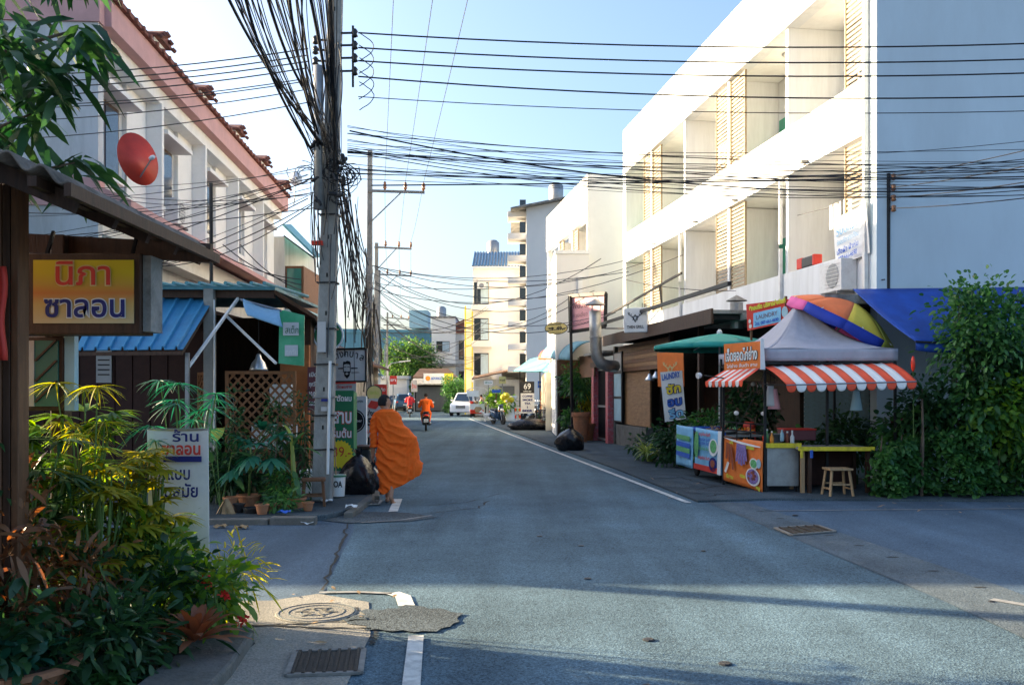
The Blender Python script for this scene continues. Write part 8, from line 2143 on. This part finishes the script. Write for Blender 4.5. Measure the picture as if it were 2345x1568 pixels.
for k, (x, y, r) in enumerate(((3.95,16.95,.2),(4.2,17.3,.18),(3.9,17.6,.17),(4.3,16.8,.15))):
    t = item('steel_tray', ('front left','middle','back left','front right')[k] + ' round steel tray on the food cart top', 'tray', Vector((x,y,.925)), [(r*.8,0),(r,.06),(r*1.04,.06),(r*.8,.012),(0,.01)], 'galv', 18, 'trays on the food cart')
    P, D = clumps(700+k, (x,y,.96), (r*.6,r*.6,.02), 12, 5, .03); leaves('food', ('sausage','food_green','raw_wood','lamp_amber')[k], t, P, D, .06, .03, .1, .3, 'round', k)
for k, (px, py) in enumerate(((1764,905),(1772,912),(1960,915))):
    c = V(px,py,15.35); t = thing('plastic_bag', ('first','second','third')[k] + ' thin plastic bag hanging from the stall frame, counted from the left', 'bag', c, 'bags on the stall frame')
    mb = MB(); mb.grid(lambda u, v: c + Vector(((.05+.06*v)*math.cos(6.283*u)*(1+.1*math.sin(12*u)), (.04+.04*v)*math.sin(6.283*u), .16-.34*v)), 16, 8); mb.build('bag', ('white_plastic','pink_print','panel_blue')[k], t, smooth=True, sol=.003)
    mb = MB(); mb.tube([c+UZ*.16, c+UZ*.4], .004, 4); mb.build('string', 'cable', t)
hlm = thing('clip_lamp', 'small white clip lamp on a bent arm at the stall corner', 'lamp', V(1610,862,16.2))
mb = MB(); mb.tube([V(1702,870,15.6),V(1660,866,16.0),V(1612,860,16.2)], .012, 6); mb.build('arm', 'black_metal', hlm)
mb = MB(); mb.lathe([(.02,0),(.05,.03),(.055,.09)], V(1606,858,16.2), 10, (-.8,-.3,-.2)); mb.build('head', 'white_plastic', hlm)
# rope and cable under the tent edge
for k, (a, b) in enumerate(((V(1752,845,15.15),V(1690,970,15.9)),(V(2040,835,15.2),V(2085,940,14.8)))):
    wire(a, b, .08, .005, ('left','right') [k] + ' guy rope of the stall tent', 'guy ropes', 'cable_grey', 8, 'rope')
# more parked scooters along the right
for k, (px, py, rz) in enumerate(((1232,975,1.2),(1300,968,1.4),(1318,975,1.7),(1205,962,1.3))):
    p = G(px,py,.03); copy_tree(scC if k % 2 else scA, (p.x+.3,p.y,.03), math.pi/2*rz, ('dark scooter parked side on behind the long black bag','black scooter parked near the terrace rail end','scooter parked next to the black sign pole','black scooter parked behind the sandwich board')[k])
for k, (px, py, rz) in enumerate(((880,962,.3),(872,975,.2))):
    p = G(px,py,.06); copy_tree(scC, (p.x,p.y,.06), rz, ('dark blue scooter parked on the left beyond the monk','nearer dark blue scooter parked on the left beyond the monk')[k])
c4 = car('silver car parked far ahead on the left past the shed', 'car_white', 4.2, .86, 1.5); p = G(884,936); set_at(c4, (p.x-.8,p.y+6,0), .3)
# far signs
for k, (px, py, w, h, Y, m, s, sm_) in enumerate(((948,884,14,26,76,'paper','ร้าน','red_print'),(900,870,16,20,70,'red_print','ยา','white_print'),(1118,876,20,10,62,'white_print','ข้าว','green_print'),(1150,870,16,16,58,'yellow_sign','กาแฟ','black_print'),(1240,880,18,16,50,'blue_print','OPEN','white_print'))):
    t = thing('street_sign', ('tall cream sign board near the far cars','small red sign board on the far left','white sign board by the grey shop house','small yellow sign by the plaster pedestal','small blue sign under the green canopy')[k], 'sign', Vector((V(px,0,Y).x,Y,.03)))
    A, B, D = V(px-w/2,py+h/2,Y), V(px+w/2,py+h/2,Y), V(px-w/2,py-h/2,Y); board(t, 'panel', m, A, B, B+(D-A), D, .08)
    btext(t, s, A, B, D, .5, .35, .35, .75, sm_); mb = MB(); mb.bar(Vector((V(px,0,Y).x,Y+.06,.03)), V(px,py,Y+.06), .07); mb.build('post', 'grey_metal', t)
# street lamp arm far left
sl_ = thing('street_light', 'street light on a curved arm over the far tree', 'street light', V(888,940,80)); p = V(888,0,80)
mb = MB(); mb.tube([Vector((p.x,80,0)), V(888,840,80), V(895,832,80), V(920,828,80)], [.08,.06,.05,.04], 8); mb.build('pole', 'grey_metal', sl_)
mb = MB(); mb.obox(V(926,827,80), (.5,0,.06), (0,.12,0), (0,0,.05)); mb.build('lamp_head', 'white_metal', sl_)
# roof tanks and antennas on the far blocks
for k, (x, y, z) in enumerate(((3.2,66,15.6),(-1.6,77,13.3),(-7.6,98,9.7))):
    t = item('water_tank', ('steel tank on the tall apartment block','steel tank on the blue tiled block','steel tank on the house at the bend')[k], 'water tank', Vector((x,y,z)), [(.5,0),(.52,.1),(.52,1.1),(.3,1.3),(0,1.35)], 'galv', 16)
wire(V(1092,700,71), V(1092,640,71), 0, .02, 'thin antenna on the corner of the pale block', None, 'cable_grey', 3, 'antenna')

# dark open shop front behind the black sign pole
ns_ = thing('noodle_shop', 'dark open shop front behind the black sign pole', 'shop', (2.5,35,.03))
mb = MB(); mb.box(1.72,3.35,34.7,35.1,2.35,2.95); mb.build('fascia', 'brown_wood', ns_)
mb = MB(); mb.box(1.74,3.33,35.0,35.12,.03,2.34); mb.build('opening', 'dark_interior', ns_)  # solid dark panel, the unlit depth of the shop is painted
for x in (1.74,2.5,3.22):
    mb = MB(); mb.box(x,x+.1,34.8,34.98,.03,2.34); mb.build('post', 'dark_wood', ns_)
for k in range(3):
    mb = MB(); mb.box(1.86,2.48,34.75,34.97,.5+k*.5,.54+k*.5); mb.build('shelf', 'brown_wood', ns_)
mb = MB(); mb.box(2.62,3.2,34.6,34.9,.03,.9); mb.build('counter', 'orange_wall', ns_)
bush('leafy pot plants in front of the dark open shop', (2.15,33.9,.03), (.45,.3,.4), 60, 11, .14, .06, 'leaf_mid', 801, h=.7, group=None)
# more greenery packed before the shack and at the pole foot
bush('dense dark pot plants left of the clay pots', (-4.25,13.2,.08), (.4,.25,.42), 60, 11, .13, .05, 'leaf_dark', 802, h=.45, group='potted plants at the shack')
bush('trailing greens between stool and banana pot', (-3.25,12.9,.08), (.22,.2,.25), 40, 10, .11, .04, 'leaf_mid', 803, h=.3, group='potted plants at the shack')
sapling('tall dark leafed sapling before the lattice left edge', V(520,1160,13.6), V(535,905,13.7), .25, 36, 804)
for k, (px, py, r, h, m) in enumerate(((528,1178,.1,.17,'terracotta'),(547,1186,.08,.12,'black_plastic'),(600,1190,.09,.13,'terracotta'),(640,1165,.12,.2,'black_plastic'),(705,1182,.08,.12,'terracotta'))):
    p = G(px,py,.08); pot(('small clay pot at the left end of the kerb','tiny black pot beside the dry leaves','small clay pot at the kerb edge','tall black pot between the clay pots','tiny clay pot in front of the stool')[k], p, r, h, m)
# chalk boards and boxes around the pole foot
bx_ = thing('foam_box', 'white foam box behind the wooden stool', 'box', V(700,1120,14.2)); a = V(690,1090,14.3); mb = MB(); mb.box(a.x,a.x+.3,14.2,14.5,.08,.42); mb.build('body', 'white_print', bx_, bev=.015); mb = MB(); mb.box(a.x-.01,a.x+.31,14.19,14.51,.423,.48); mb.build('lid', 'white_print', bx_, bev=.012)
rb2 = thing('red_notice', 'red and white notice fixed on the dark wall left of the pole', 'sign', V(716,900,15.3)); A, B, D = V(704,940,15.3), V(730,940,15.3), V(704,840,15.3); board(rb2, 'panel', 'maroon_print', A, B, B+(D-A), D, .03)
for k, s_ in enumerate(('เปิด','ทุกวัน','10.00','20.00')): btext(rb2, s_, A, B, D, .5, .78-.22*k, .1, .7, 'white_print', .02)

# climbers filling the wall between hedge and tree
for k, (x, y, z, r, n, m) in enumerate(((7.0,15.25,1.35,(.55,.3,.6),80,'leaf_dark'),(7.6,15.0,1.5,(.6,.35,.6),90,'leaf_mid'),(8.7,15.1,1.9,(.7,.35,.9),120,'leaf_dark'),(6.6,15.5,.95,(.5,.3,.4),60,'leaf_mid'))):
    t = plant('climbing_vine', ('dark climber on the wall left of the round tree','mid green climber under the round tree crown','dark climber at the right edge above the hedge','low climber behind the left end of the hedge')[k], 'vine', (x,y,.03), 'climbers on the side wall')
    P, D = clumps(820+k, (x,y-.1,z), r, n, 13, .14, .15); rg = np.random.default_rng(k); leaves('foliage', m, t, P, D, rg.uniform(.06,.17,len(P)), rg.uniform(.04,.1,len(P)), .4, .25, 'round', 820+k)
    for j in range(4):
        mb = MB(); mb.tube([(x-.3+.2*j,y,.03),(x-.25+.2*j,y-.03,z*.6),(x-.3+.22*j,y-.05,z+r[2]*.8)], [.02,.014,.006], 5); mb.build('stem', 'bark', t)
# fallen leaves below the hedge and on the near corner
rl_ = random.Random(9)
for k in range(26):
    px, py = (rl_.uniform(2000,2340), rl_.uniform(1146,1185)) if k < 12 else (rl_.uniform(560,900), rl_.uniform(1345,1560)) if k < 20 else (rl_.uniform(1480,1760), rl_.uniform(1090,1150))
    q_ = G(px,py,.016 if k < 20 else .04); o_ = leaves('fallen_leaf', 'dry_leaf', None, [q_], [(rl_.uniform(-1,1),rl_.uniform(-1,1),.1)], rl_.uniform(.05,.09), .03, -.1, .4, 'leaf', k, kind=None, roll=.1)
    tag(o_, ('dry leaf fallen on the road below the hedge','dry leaf fallen on the near left corner','dry leaf fallen on the pavement by the food stall')[0 if k < 12 else 1 if k < 20 else 2], 'leaf', ('leaves below the hedge','leaves on the near corner','leaves by the stall')[0 if k < 12 else 1 if k < 20 else 2])
